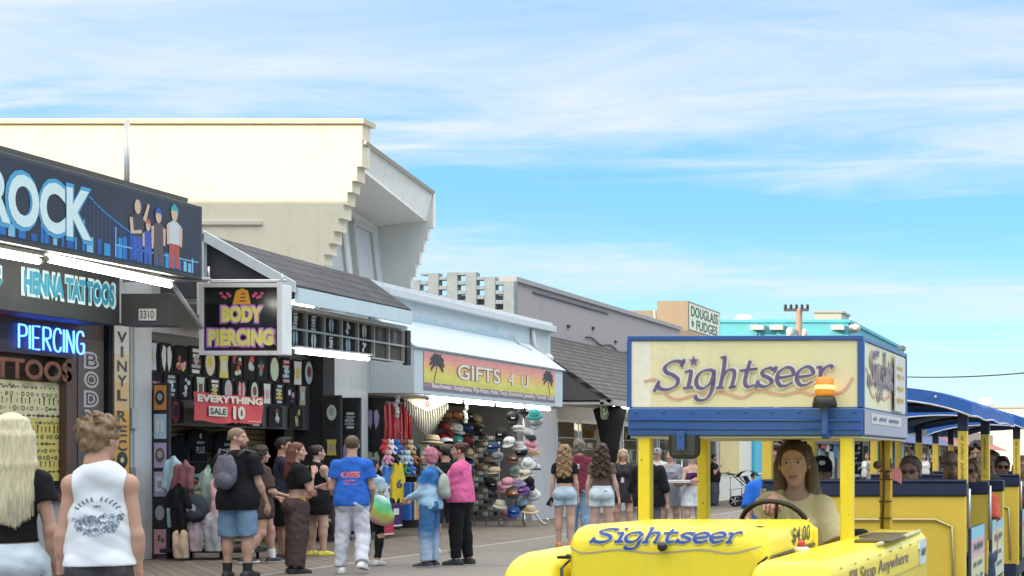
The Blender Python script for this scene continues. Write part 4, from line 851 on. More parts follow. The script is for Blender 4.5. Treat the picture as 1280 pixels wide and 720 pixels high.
mb = MB(); mb.tube([(.437,.05,.35),(.437,-.02,.95),(.437,.15,1.02),(.437,.95,1.035)], .008, 6); tb_(mb, 'panel_gap', BLACK, tc)
mb = MB(); mb.tube([(.35,.018,.36),(.36,.012,.9),(.41,.02,1.0),(.45,.0,1.03)], .006, 6); tb_(mb, 'body_seam', BLACK, tc)
mb = MB(); mb.ball((-.005,-.005,1.075), .022); mb.tube([(-.005,.06,1.075),(-.005,0,1.075)], .009); tb_(mb, 'hood_knob', BLACK, tc)
mb = MB(); mb.box((-.475,.02,1.02),(-.43,.06,1.032)); mb.ball((-.43,.03,1.03), .012); tb_(mb, 'hood_latch', BLACK, tc)
mb = MB()
for k in range(9): mb.ball((-.40+k*.1,.985,1.152), .007, n=6)
for k in range(7): mb.ball((.428,.12+k*.13,1.06), .006, n=6)
tb_(mb, 'rivets', YEL, hood)
mb = MB(); mb.tube([(-.437,.60,.9),(-.436,.60,1.09),(-.40,.60,1.152),(0,.60,1.1575),(.39,.60,1.152),(.427,.60,1.09),(.43,.60,.9)], .004, 5); tb_(mb, 'panel_seam', cm((.25,.2,.02)), hood)
mb = MB()
for k in range(8): mb.ball((.793,-.1+k*.3,.99), .006, n=6)
mb.tube([(.792,-.2,.86),(.792,2.25,.86)], .004, 5); tb_(mb, 'side_seam', cm((.45,.36,.04)), rfen)
# lettering over the front of the hood
hf = Fr((0,.03,0), (1,0,0), (0,0,1)); hsl = Fr((0,.042,1.112), (1,0,0), (0,.72,.70))
def on_hood(mb):   # lay the flat lettering on the rounded nose
    out_ = []
    for x, y, z in mb.v:
        d = max(0, z-1.065); r = .10; a = min(1.45, d/r)      # arc length up the nose
        if z > 1.065: yy, zz = .03+r*(1-math.cos(a)), 1.065+r*math.sin(a); nn = Vector((0,-math.cos(a),math.sin(a)))
        else: yy, zz = .03, z; nn = Vector((0,-1,0))
        c = .03-y; out_.append((x, yy+nn.y*c, zz+nn.z*c))
    mb.v = out_
for nm, m_, wt, c in (('lettering_outline', cm((.68,.65,.40),'print'), .46, .003), ('lettering', cm((.02,.07,.28),'print'), .27, .006)):
    mb = MB(); script_word(mb, 'Sightseer', hf, 0, 1.114, .655, .098, c, 0, wt); on_hood(mb); tb_(mb, nm, m_, hood)
mb = MB(); ribbon(mb, [(-.42,1.07),(-.36,1.045),(-.2,1.06),(-.05,1.045),(.15,1.06),(.28,1.045),(.42,1.075)], hf, .003, 0, .007, .005); on_hood(mb); tb_(mb, 'pinstripe', cm((.38,.36,.30),'print'), hood)
mb = MB(); mb.box((.10,.10,1.161),(.40,.17,1.1625)); tb_(mb, 'sticker', cm((.66,.62,.36),'print'), hood)
MBt = MB(); MBt.text('Pay Me Now!', .24, 0, .2, .035, Fr((0,.135,1.1625), (1,0,0), (0,1,0)), .002, 0); tb_(MBt, 'sticker_lettering', cm((.2,.22,.3),'print'), hood)
# fare on the cowl, text on the side of the right fender
sf = Fr((.43,0,0), (0,1,0), (0,0,1))
mb = MB(); mb.text('$4.00', .70, 1.092, .36, .085, sf, .004, 0, off=.01); tb_(mb, 'fare_lettering', cm((.05,.05,.06),'print'), hood)
sf = Fr((.79,0,0), (0,1,0), (0,0,1))
mb = MB(); mb.text("I'll Stop Anywhere", .86, .925, 1.55, .085, sf, .004, 0, off=.012); tb_(mb, 'lettering', cm((.24,.19,.16),'print'), rfen)
mb = MB(); mb.box((.789,2.0,.86),(.80,2.2,.95)); mb.prism([(1.97,.95),(2.22,.95),(2.2,1.0),(2.0,1.0)], 0, .01, sf); tb_(mb, 'sticker', cm((.55,.66,.72),'print'), rfen); mb = MB(); mb.text('AM/F', 2.1, .93, .17, .045, sf, .014, 0, off=.02); tb_(mb, 'sticker_lettering', BLACK, rfen)
mb = MB(); mb.lathe([(.035,0),(.036,.018),(.022,.024)], (.50,.42,1.028), 14); mb.lathe([(.022,.024),(.018,.045),(.004,.055)], (.50,.42,1.028), 14, 1); tb_(mb, 'cap', [cm((.7,.68,.66),'plastic'), cm((.45,.03,.03),'plastic')], rfen)
mb = MB(); mb.box((.62,1.02,1.035),(.80,1.5,1.052)); mb.box((.55,1.5,1.036),(.76,1.85,1.05)); tb_(mb, 'battery_cover', cm((.12,.09,.03), dirt=.6), rfen, .006)
mb = MB(); mb.tube([(.76,.9,1.033),(.775,1.6,1.038),(.76,2.2,1.04)], .012, 6); tb_(mb, 'edge_trim', cm((.62,.58,.32)), rfen)
# nose details below the frame
for s in (-1,1):
    mb = MB(); mb.lathe([(.0,0),(.09,.0),(.1,.03),(.085,.06),(.03,.075)], (s*.6 if s < 0 else .61,.03 if s < 0 else -.27,.72), 18, 0, (0,-1,0)); tb_(mb, 'headlight', cm((.7,.7,.66),'plastic'), tc)
mb = MB(); mb.tube([(-.75,-.1,.4),(-.4,-.14,.4),(.4,-.14,.4),(.8,-.36,.4)], .05, 10); tb_(mb, 'bumper', CHROME, tc)
for x, y in ((-.6,.35),(.62,.35),(-.6,1.75),(.62,1.75)):
    mb = MB(); mb.lathe([(.14,-.09),(.27,-.09),(.29,-.05),(.29,.05),(.27,.09),(.14,.09)], (x,y,.29), 22, 0, (1,0,0)); wh = tb_(mb, 'wheel', cm((.02,.02,.02),'plastic',rough=.8), tc); mb = MB(); mb.lathe([(.03,-.10),(.14,-.08),(.14,.08),(.03,.10)], (x,y,.29), 16, 0, (1,0,0)); tb_(mb, 'rim', YEL, wh)
# steering wheel, seat
swc = Vector((.155,1.30,1.10)); swn = Vector((0,.80,.60)).normalized(); su = Vector((1,0,0)); sv = swn.cross(su)
ring = [swc+su*.175*math.cos(2*math.pi*k/28)+sv*.175*math.sin(2*math.pi*k/28) for k in range(29)]
mb = MB(); mb.tube(ring, .014, 8, 0, False)
for k in (1,5,9): a = 2*math.pi*k/12+.2; mb.tube([swc, swc+su*.17*math.cos(a)+sv*.17*math.sin(a)], .009, 6)
mb.ball(tuple(swc), .03); tb_(mb, 'steering_wheel', cm((.03,.022,.018),'plastic'), tc)
mb = MB(); mb.tube([swc, swc+Vector((0,-.33,-.38))], .02); tb_(mb, 'steering_column', BLACK, tc)
mb = MB(); mb.box((-.36,1.75,.60),(.46,2.25,.76)); mb.box((-.36,2.2,.72),(.46,2.32,1.05)); tb_(mb, 'seat', cm((.03,.03,.04),'cloth'), tc, .04)
mb = MB(); mb.box((-.165,2.20,.70),(-.14,2.26,1.285)); tb_(mb, 'seat_guard', cm((.68,.68,.66)), tc, .006)
# posts
def post(x, y, z0, z1, wd, m, nm='post'): mb = MB(); mb.box((x-wd/2,y-wd/2,z0),(x+wd/2,y+wd/2,z1)); return tb_(mb, nm, m, tc, .008)
YELP = mat('post_yellow', (.86,.68,.03), .4, vary=.06, dirt=.18, chips=.7); YELD = mat('worn_post_yellow', (.55,.36,.03), .6, vary=.25, scale=9, dirt=.6)
post(-.563,1.42,1.05,1.60,.064,YELP); post(.505,1.42,1.025,1.60,.066,YELP); post(-.575,2.48,.6,1.60,.064,YELP); p4 = post(.515,2.50,1.04,1.60,.066,YELD)
mb = MB(); mb.tube([(.50,2.46,1.04),(.51,2.46,1.3),(.505,2.455,1.58)], .007, 6)
for z_ in (1.1,1.2,1.33,1.38): mb.box((.476,2.46,z_),(.556,2.466,z_+.008))
mb.ball((.47,2.45,1.42), .025); mb.ball((.53,2.45,1.36), .018); tb_(mb, 'wiring', cm((.1,.05,.03)), p4)
fl = tthing('small_flag', 'tiny striped flag tied to the worn rear cab post', 'flag', .6,2.44,1.25)
mb = MB(); mb.tube([(.555,2.43,1.40),(.555,2.43,1.46)], .004, 5); tb_(mb, 'stick', BLACK, fl)
mb = MB()
for k in range(9):
    x0_, x1_ = .558+k*.0068, .558+(k+1)*.0068
    mb.add([(x0_,2.43+.006*(k%2),1.43-.003*k),(x1_,2.43+.006*((k+1)%2),1.428-.007*k),(x1_,2.43+.006*((k+1)%2),1.34-.004*k),(x0_,2.43+.006*(k%2),1.342-.004*k)], [(0,3,2,1)], k % 2)
mb.box((.557,2.424,1.405),(.578,2.428,1.432), 2); tb_(mb, 'cloth', [cm((.55,.16,.18),'cloth'), cm((.7,.68,.66),'cloth'), cm((.12,.14,.28),'cloth')], fl)
# roof beam and sign
bx0, bx1, by0, by1 = -.64, .60, 1.36, 2.75
mb = MB(); mb.box((bx0,by0,1.575),(bx1,by1,1.725)); beam = tb_(mb, 'roof_beam', BLUE, tc, .012)
mb = MB(); mb.tube([(bx0+.01,by0-.004,1.66),(bx1-.01,by0-.004,1.655)], .006, 5); mb.tube([(bx0+.01,by0-.003,1.615),(bx1-.01,by0-.003,1.61)], .005, 5)
for k in range(9): mb.ball((bx0+.05+k*.143,by0-.002,1.70), .007, n=6)
tb_(mb, 'beam_trim', BLUE, beam)
mb = MB(); mb.box((bx0,by0,2.075),(bx1,by1,2.10)); mb.box((bx1-.03,by0,1.725),(bx1+.005,by0+.03,2.075)); mb.box((bx0-.004,by0,1.725),(bx0+.018,by0+.03,2.075)); mb.box((bx1-.03,by1-.03,1.725),(bx1,by1,2.075)); mb.box((bx0,by1-.03,1.725),(bx0+.02,by1,2.075)); tb_(mb, 'sign_frame', BLUE, tc, .004)
pf = MB(); pf.box((bx0+.018,by0+.012,1.727),(bx1-.032,by0+.03,2.073)); pf_ = tb_(pf, 'front_sign_panel', CREAM, tc)
fr = Fr((0,by0+.012,0), (1,0,0), (0,0,1)); pcx = (bx0+bx1)/2-.005
mb = MB(); mb.rect(bx0+.019, 1.728, bx0+.12, 2.072, fr, .0015, 0); mb.rect(bx0+.12, 1.728, bx0+.19, 2.072, fr, .0012, 1); mb.rect(bx0+.19,1.728,bx0+.42,2.072,fr,.001,2); tb_(mb, 'faded_paint', [cm((.78,.76,.68),'print'), cm((.74,.69,.47),'print'), cm((.74,.70,.47),'print')], pf_)
wv = [(-.54,1.885),(-.47,1.89),(-.42,1.815),(-.36,1.79),(-.25,1.815),(-.12,1.825),(-.02,1.80),(.07,1.835),(.20,1.815),(.28,1.83),(.36,1.815),(.44,1.82),(.52,1.835),(.57,1.905)]
wv = [(-.02+x*.99, z-.022) for x, z in wv]
mb = MB(); ribbon(mb, wv, fr, .003, 0, .022, .018); tb_(mb, 'wave_outline', cm((.74,.70,.55),'print'), pf_)
mb = MB(); ribbon(mb, wv, fr, .005, 0, .013, .009); tb_(mb, 'wave_stripe', cm((.66,.34,.22),'print'), pf_)
for nm, m_, wt, c in (('lettering_outline', cm((.76,.75,.66),'print'), .42, .007), ('lettering', mat('letter_purple', (.13,.10,.24), .5, vary=.25, scale=12), .215, .0125)):
    mb = MB(); script_word(mb, 'Sightseer', fr, -.025, 1.868, .93, .222, c, 0, wt, rise=.034); tb_(mb, nm, m_, pf_)
ps = MB(); ps.box((bx1-.03,by0+.03,1.727),(bx1-.008,by1-.03,2.073)); ps_ = tb_(ps, 'side_sign_panel', CREAM, tc)
fs_ = Fr((bx1-.008,0,0), (0,1,0), (0,0,1))
for nm, m_, wt, c in (('lettering_outline', cm((.74,.73,.62),'print'), .42, .004), ('lettering', cm((.25,.16,.26),'print'), .23, .011)):
    mb = MB(); script_word(mb, 'Sights', fs_, 1.93, 1.92, .80, .26, c, 0, wt); tb_(mb, nm, m_, ps_)
mb = MB(); ribbon(mb, [(1.42,1.9),(1.5,1.93),(1.58,1.83),(1.7,1.79),(1.85,1.83),(2.0,1.79),(2.2,1.82),(2.3,1.8)], fs_, .002, 0, .02, .015); tb_(mb, 'wave_stripe', cm((.66,.36,.25),'print'), ps_)
mb = MB(); mb.rect(2.24,1.735,2.62,2.06,fs_,.018,0)
for k, z_ in enumerate((1.99,1.94,1.87,1.80)): scrawl(mb, 2.43, z_, .24, .038, fs_, .022, 1, 5)
mb.rect(2.26,1.745,2.30,2.05,fs_,.02,2); tb_(mb, 'taped_notice', [cm((.64,.64,.60),'print'), cm((.62,.44,.05),'print'), cm((.72,.72,.7),'print')], ps_)
mb = MB(); mb.rect(by0+.02,1.585,by1-.02,1.715,Fr((bx1,0,0),(0,1,0),(0,0,1)),.004,0); mb.rect(by0+.2,1.645,by1-.25,1.70,Fr((bx1,0,0),(0,1,0),(0,0,1)),.006,1); scrawl(mb, 2.0, 1.672, .8, .03, Fr((bx1,0,0),(0,1,0),(0,0,1)), .008, 2, 22); tb_(mb, 'side_sticker', [cm((.36,.38,.48)), cm((.6,.6,.6),'print'), cm((.15,.17,.3),'print')], beam)
mb = MB(); mb.box((bx0+.01,by0+.02,1.565),(bx1-.01,by1-.02,1.574)); tb_(mb, 'ceiling', cm((.55,.55,.52)), tc)
# beacon and mirror
bc = tthing('beacon', 'amber warning beacon on a blue stalk at the front of the roof sign', 'warning light', .415,1.29,1.72)
AMB = mat('amber_lens', (.85,.30,.02), .15, vary=.1); AMB2 = mat('amber_lit', (1,.50,.10), .2, emit=1.1, vary=0)
mb = MB(); mb.lathe([(.048,.058),(.050,.075),(.046,.148),(.036,.158),(.01,.161)], (.415,1.29,1.72), 20); lens = tb_(mb, 'lens', AMB, bc)
mb = MB(); mb.lathe([(.0495,.096),(.0497,.116)], (.415,1.29,1.72), 20); tb_(mb, 'lit_band', AMB2, bc)
mb = MB(); mb.lathe([(.062,.0),(.064,.02),(.056,.05),(.048,.06)], (.415,1.29,1.72), 20); tb_(mb, 'base', BLACK, bc)
mb = MB(); mb.box((.40,1.28,1.56),(.43,1.30,1.72)); mb.box((.40,1.28,1.56),(.43,1.362,1.59)); mb.box((.39,1.27,1.715),(.44,1.31,1.724)); tb_(mb, 'stalk', BLUE, bc, .004)
mr = tthing('rear_view_mirror', 'black rounded rear-view mirror hanging from the front roof beam', 'mirror', -.345,1.36,1.5)
mb = MB(); mb.prism(rbox_profile(-.425,-.265,1.455,1.60,.04)[2:]+[(-.425+.04*(1-math.cos(a)),1.455+.04*(1-math.sin(a))) for a in np.linspace(0,math.pi/2,6)]+[(-.265-.04*(1-math.sin(a)),1.455+.04*(1-math.cos(a))) for a in np.linspace(0,math.pi/2,6)], 0, .035, Fr((0,1.40,0),(1,0,0),(0,0,1))); tb_(mb, 'housing', cm((.02,.022,.022),'plastic'), mr, .006)
mb = MB(); mb.rect(-.405,1.475,-.285,1.585,Fr((0,1.365,0),(1,0,0),(0,0,1)),.002); tb_(mb, 'back_plate', cm((.05,.06,.055),'plastic',rough=.15), mr)
mb = MB(); mb.box((-.372,1.335,1.50),(-.332,1.35,1.60)); mb.ball((-.352,1.333,1.515), .008, n=6); mb.ball((-.352,1.333,1.575), .008, n=6); tb_(mb, 'bracket', BLUE, mr, .003)

# ---- passenger trailers
def trailer(idx, yf, label, rows=2, ln=2.95):
    t = tthing('passenger_trailer', label, 'tram trailer', 0.02, yf, 0, 'passenger trailers of the tram'); x0, x1 = -.725, .745
    mb = MB(); mb.box((x0+.03,yf,.28),(x1-.03,yf+ln,.42)); tb_(mb, 'floor', NAVY, t)
    mb = MB(); mb.box((x0,yf,.40),(x1,yf+.06,1.19)); bh = tb_(mb, 'front_panel', YEL2, t, .015)
    mb = MB(); mb.tube([(x0+.10,yf-.012,.46),(x0+.10,yf-.012,.98),(x0+.2,yf-.012,1.02),(x1-.22,yf-.012,1.02),(x1-.1,yf-.012,.97),(x1-.08,yf-.012,.46)], .011, 6); tb_(mb, 'trim_bar', cm((.62,.56,.3),'metal'), bh)
    mb = MB(); mb.box((x0-.01,yf-.02,1.19),(x1+.01,yf+.10,1.285)); mb.box((x0-.01,yf-.03,1.285),(x1+.01,yf+.06,1.31)); tb_(mb, 'rail', NAVY, bh, .012)
    for r_ in range(rows):
        yb = yf+1.45+r_*1.20
        mb = MB(); mb.box((x0+.04,yb-.02,.40),(x1,yb+.05,1.17)); sb_ = tb_(mb, 'seat_back', YEL2, t, .012)
        mb = MB(); mb.box((x0+.03,yb-.03,1.17),(x1+.005,yb+.07,1.27)); tb_(mb, 'rail', NAVY, sb_, .012)
        mb = MB(); mb.box((x0+.06,yb-.45,.62),(x1-.05,yb-.02,.70)); tb_(mb, 'seat', NAVY, t, .02)
        mb = MB(); mb.tube([(x1+.015,yb-1.22,.80),(x1+.015,yb-1.22,1.24)], .013, 8) if r_ else mb.tube([(x1+.012,yf+.10,.95),(x1+.012,yf+.10,1.24)], .013, 8); tb_(mb, 'grab_bar', cm((.62,.62,.60),'metal'), t)
        mb = MB(); ya_, yb_ = (yf+.13, yf+1.0) if r_ == 0 else (yf+1.52, yf+2.45); sgf = Fr((x1+.02,0,0),(0,1,0),(0,0,1)); mb.box((x1,ya_,.45),(x1+.02,yb_,.955)); ad = tb_(mb, 'side_sign', cm((.04,.06,.10)), t, .006)
        cols = [((.25,.55,.72),(.62,.42,.44),(.62,.60,.36)),((.30,.52,.60),(.60,.58,.36),(.58,.62,.5)),((.60,.50,.52),(.55,.3,.3),(.5,.55,.62))][r_ % 3]
        mb = MB(); mb.rect(ya_+.02,.47,yb_-.02,.72,sgf,.003,2); mb.rect(ya_+.02,.72,yb_-.02,.86,sgf,.003,1); mb.rect(ya_+.02,.86,yb_-.02,.95,sgf,.003,0)
        scrawl(mb, (ya_+yb_)/2, .80, .60, .08, sgf, .007, 3, 6); scrawl(mb, (ya_+yb_)/2, .67, .62, .05, sgf, .007, 3, 10); scrawl(mb, (ya_+yb_)/2, .57, .55, .05, sgf, .007, 3, 9)
        tb_(mb, 'poster', [cm(c,'print') for c in cols]+[cm((.12,.15,.2),'print')], ad)
    ps_ = [yf+.04, yf+1.45, yf+ln-.10]
    for y_ in ps_:
        for x_ in (x0+.02, x1-.025):
            if x_ > 0 and y_ > yf+2: continue
            mb = MB(); mb.box((x_-.035,y_-.03,1.28),(x_+.035,y_+.03,1.66)); p_ = tb_(mb, 'post', YEL2, t, .006)
            mb = MB(); mb.box((x_-.037,y_-.032,1.66),(x_+.037,y_+.032,1.875)); tb_(mb, 'post_sleeve', NAVY, p_, .006)
            if x_ > 0: mb = MB(); scrawl(mb, 1.47, 0, .32, .03, Fr((x_,y_-.03,0),(0,0,1),(-1,0,0)), .002, 0, 16); tb_(mb, 'post_lettering', cm((.3,.22,.05),'print'), p_)
    # arched canopy: cross-section across the width, with a drop fringe
    def arc(x): u_ = (x-(x0+x1)/2)/((x1-x0)/2); return 1.985-.085*u_*u_-.02*abs(u_)**5
    xs = np.linspace(x0-.06, x1+.06, 17); ya_, yb_ = yf-.12, yf+ln+.05; ny = 15
    mb = MB(); V = []; F = []
    for y_ in np.linspace(ya_, yb_, ny):
        sag = .012*math.sin((y_-ya_)*6.0)
        for x in xs: V.append((x, y_, arc(x)+sag*(abs(x)/.8)))
    nn = len(xs)
    for i in range(ny-1):
        for j in range(nn-1): F.append((i*nn+j, i*nn+j+1, (i+1)*nn+j+1, (i+1)*nn+j))
    mb.add(V, F, 0, True)
    o0 = len(mb.v); fr_h = .09     # fringes: front, back, sides
    for (pts_) in ([(x, ya_, arc(x)) for x in xs], [(x, yb_, arc(x)) for x in xs], [(xs[0], y_, arc(xs[0])) for y_ in np.linspace(ya_, yb_, ny)], [(xs[-1], y_, arc(xs[-1])+.012*math.sin((y_-ya_)*6.0)) for y_ in np.linspace(ya_, yb_, ny)]):
        K = len(pts_); mb.add([p for q in pts_ for p in (q, (q[0], q[1]-.002, q[2]-fr_h-.008*math.sin(q[0]*9+q[1]*7)))], [(2*i,2*i+1,2*i+3,2*i+2) for i in range(K-1)])
    cn_ = tb_(mb, 'canopy', CANV, t)
    sm_ = cn_.modifiers.new('thickness', 'SOLIDIFY'); sm_.thickness = .006
    mb = MB(); V = [(x, y_, arc(x)-.012) for y_ in (ya_+.02, yb_-.02) for x in xs]; mb.add(V, [(j, nn+j, nn+j+1, j+1) for j in range(nn-1)], 0, True); tb_(mb, 'lining', CANVU, cn_)
    mb = MB(); mb.tube([(x, ya_-.004, arc(x)-fr_h-.004) for x in xs], .007, 6); mb.tube([(xs[-1]+.004, y_, arc(xs[-1])-fr_h-.004+.008*math.sin((y_-ya_)*6)) for y_ in np.linspace(ya_, yb_, ny)], .007, 6); tb_(mb, 'white_trim', cm((.66,.68,.72)), cn_)
    mb = MB()
    for k in range(5): mb.ball((x1-.2-k*.25, ya_-.006, arc(x1-.2-k*.25)-.035), .011, n=6)
    tb_(mb, 'snaps', cm((.66,.68,.72)), cn_)
    mb = MB()
    for y_ in ps_: mb.tube([(x, y_, arc(x)-.035) for x in xs[1:-1]], .018, 6)
    tb_(mb, 'hoops', NAVY, t)
    for (x, y) in ((x0+.12,yf+.7),(x1-.12,yf+.7),(x0+.12,yf+ln-.7),(x1-.12,yf+ln-.7)):
        mb = MB(); mb.lathe([(.1,-.07),(.22,-.07),(.235,-.03),(.235,.03),(.22,.07),(.1,.07)], (x,y,.235), 18, 0, (1,0,0)); wh = tb_(mb, 'wheel', cm((.02,.02,.02),'plastic',rough=.8), t); mb = MB(); mb.lathe([(.02,-.075),(.1,-.06),(.1,.06),(.02,.075)], (x,y,.235), 12, 0, (1,0,0)); tb_(mb, 'rim', YEL2, wh)
    return t
trailer(0, 4.42, 'front yellow passenger trailer with blue canopy directly behind the tram cab')
trailer(1, 8.55, 'second yellow passenger trailer, between the front trailer and the last one')
trailer(2, 12.7, 'rearmost yellow passenger trailer, partly hidden under the nearer canopies')
# courtesy light under the first canopy
cl_ = tthing('dome_lamp', 'small lit dome lamp under the front of the first canopy', 'lamp', -.33,4.5,1.78)
mb = MB(); mb.lathe([(.04,.0),(.05,.03),(.02,.05)], (-.33,4.4,1.80), 12); tb_(mb, 'housing', CHROME, cl_); mb = MB(); mb.ball((-.33,4.37,1.79), .03); tb_(mb, 'bulb', mat('warm_bulb', (1,.8,.5), emit=5, vary=0), cl_)
# ================================================================== people: implicit bodies turned into one continuous skin
def smin(a, b, k): h = np.clip(.5+.5*(b-a)/k, 0, 1); return b+(a-b)*h-k*h*(1-h)
def E(c, r, k=.03, cut=None, sub=False): return ('e', np.array(c, float), np.array(r if hasattr(r,'__len__') else (r,r,r), float), k, cut, sub)
def RC(a, b, ra, rb, k=.03, cut=None, sub=False): return ('r', np.array(a, float), np.array(b, float), float(ra), float(rb), k, cut, sub)
def nz(X, Y, Z, f, q=0):
    return np.sin(f*X+1.3*np.sin(f*.9*Y+q)+q)*np.sin(f*1.1*Y+1.7*np.sin(f*.8*Z)+.5)+.6*np.sin(f*1.03*Z+1.1*np.sin(f*1.2*X)+q)*np.sin(f*.7*X+.9+q)
def surf(prims, res, cuts=(), disp=None):
    lo = np.array([9.]*3); hi = -lo
    bb = []
    for p in prims:
        if p[0] == 'e': l, h = p[1]-p[2], p[1]+p[2]
        else: m_ = max(p[3], p[4]); l, h = np.minimum(p[1], p[2])-m_, np.maximum(p[1], p[2])+m_
        bb.append((l, h))
        if not p[-1]: lo = np.minimum(lo, l); hi = np.maximum(hi, h)
    mg = .03+2*res; lo = lo-mg; hi = hi+mg
    n = np.ceil((hi-lo)/res).astype(int)+1
    D = np.full(n, .5, np.float32); ax = [lo[i]+res*np.arange(n[i]) for i in range(3)]
    for p, (l, h) in zip(prims, bb):
        k = p[-3]; m_ = k+2.5*res+.02
        i0 = np.clip(np.floor((l-m_-lo)/res).astype(int), 0, n-1); i1 = np.clip(np.ceil((h+m_-lo)/res).astype(int)+1, 1, n)
        if np.any(i1 <= i0): continue
        x = ax[0][i0[0]:i1[0], None, None]; y = ax[1][None, i0[1]:i1[1], None]; z = ax[2][None, None, i0[2]:i1[2]]
        if p[0] == 'e':
            c, r = p[1], p[2]; qx, qy, qz = (x-c[0])/r[0], (y-c[1])/r[1], (z-c[2])/r[2]
            k0 = np.sqrt(qx*qx+qy*qy+qz*qz); k1 = np.sqrt((qx/r[0])**2+(qy/r[1])**2+(qz/r[2])**2); d = k0*(k0-1)/np.maximum(k1, 1e-6)
        else:
            a, b = p[1], p[2]; ab = b-a; L2 = max(ab@ab, 1e-9); t = np.clip(((x-a[0])*ab[0]+(y-a[1])*ab[1]+(z-a[2])*ab[2])/L2, 0, 1)
            d = np.sqrt((x-a[0]-t*ab[0])**2+(y-a[1]-t*ab[1])**2+(z-a[2]-t*ab[2])**2)-(p[3]+(p[4]-p[3])*t)
        if p[-2] is not None:
            for (cp, cn) in p[-2]: d = np.maximum(d, (x-cp[0])*cn[0]+(y-cp[1])*cn[1]+(z-cp[2])*cn[2])
        sl_ = tuple(slice(i0[i], i1[i]) for i in range(3))
        if p[-1]: D[sl_] = -smin(-D[sl_], d, k)
        else: D[sl_] = smin(D[sl_], d, k)
    x = ax[0][:, None, None]; y = ax[1][None, :, None]; z = ax[2][None, None, :]
    if disp is not None: D = D+disp(x, y, z)
    for (cp, cn) in cuts: D = np.maximum(D, (x-cp[0])*cn[0]+(y-cp[1])*cn[1]+(z-cp[2])*cn[2])
    return nets(D, lo, res)
def nets(D, lo, res):
    s = D < 0; nx, ny, nz_ = D.shape
    cnt = np.zeros((nx-1, ny-1, nz_-1), np.int8)
    for i in (0,1):
        for j in (0,1):
            for k in (0,1): cnt += s[i:nx-1+i, j:ny-1+j, k:nz_-1+k]
    act = np.argwhere((cnt > 0) & (cnt < 8))
    if len(act) == 0: return np.zeros((0,3)), []
    idx = -np.ones(cnt.shape, np.int64); idx[tuple(act.T)] = np.arange(len(act))
    acc = np.zeros((len(act), 3)); num = np.zeros(len(act))
    cor = [(i,j,k) for i in (0,1) for j in (0,1) for k in (0,1)]
    vals = {c: D[act[:,0]+c[0], act[:,1]+c[1], act[:,2]+c[2]] for c in cor}
    for c in cor:
        for a in range(3):
            if c[a] == 0:
                e = list(c); e[a] = 1; va, vb = vals[c], vals[tuple(e)]; m_ = (va < 0) != (vb < 0)
                t = np.where(m_, va/np.where(m_, va-vb, 1), 0); pt = np.tile(np.array(c, float), (len(act), 1)); pt[:, a] = t
                acc += pt*m_[:, None]; num += m_
    V = (act+acc/num[:, None])*res+lo
    F = []
    for a in range(3):
        b, c = (a+1) % 3, (a+2) % 3
        s0 = np.take(s, range(0, D.shape[a]-1), a); s1 = np.take(s, range(1, D.shape[a]), a)
        e = np.argwhere(s0 != s1)
        if len(e) == 0: continue
        ok = (e[:, b] > 0) & (e[:, c] > 0) & (e[:, b] < D.shape[b]-1) & (e[:, c] < D.shape[c]-1); e = e[ok]
        ins = s[tuple(e.T)]
        q = []
        for db, dc in ((-1,-1),(0,-1),(0,0),(-1,0)):
            g = e.copy(); g[:, b] += db; g[:, c] += dc; q.append(idx[tuple(g.T)])
        q = np.stack(q, 1); q[~ins] = q[~ins][:, ::-1]; F.append(q)
    return V, np.concatenate(F)
SKINM = mat('skin', (1,1,1), .55, vary=.11, scale=32, attr=True, spec=.3, bump=.08, bscale=160)
SHOEM = mat('shoe', (1,1,1), .6, vary=.08, attr=True)
PRINTM = mat('dyed_cloth', (1,1,1), .9, vary=.12, scale=9, attr=True, bump=.2, bscale=45, spec=.2)
def mesh_obj(name, V, F, m, parent, col=None, smooth=True):
    me = bpy.data.meshes.new(name); F = np.asarray(F)
    me.vertices.add(len(V)); me.vertices.foreach_set('co', np.asarray(V, np.float32).ravel())
    me.loops.add(F.size); me.loops.foreach_set('vertex_index', F.ravel().astype(np.int32)); me.polygons.add(len(F))
    me.polygons.foreach_set('loop_start', np.arange(0, F.size, F.shape[1], dtype=np.int32))
    me.update(calc_edges=True); me.validate(); me.polygons.foreach_set('use_smooth', [smooth]*len(me.polygons))
    if col is not None:
        ca = me.color_attributes.new('Col', 'FLOAT_COLOR', 'POINT'); ca.data.foreach_set('color', np.concatenate([col, np.ones((len(V),1))], 1).astype(np.float32).ravel())
    me.materials.append(m); o = bpy.data.objects.new(name, me); C.objects.link(o); o.parent = parent; return o
def nrm(v): v = np.array(v, float); return v/np.linalg.norm(v)
def rotm(yaw, pitch=0, roll=0):
    cy, sy = math.cos(R(yaw)), math.sin(R(yaw)); cp, sp = math.cos(R(pitch)), math.sin(R(pitch)); cr, sr = math.cos(R(roll)), math.sin(R(roll))
    return np.array([[cy,-sy,0],[sy,cy,0],[0,0,1]])@np.array([[1,0,0],[0,cp,-sp],[0,sp,cp]])@np.array([[cr,0,sr],[0,1,0],[-sr,0,cr]])
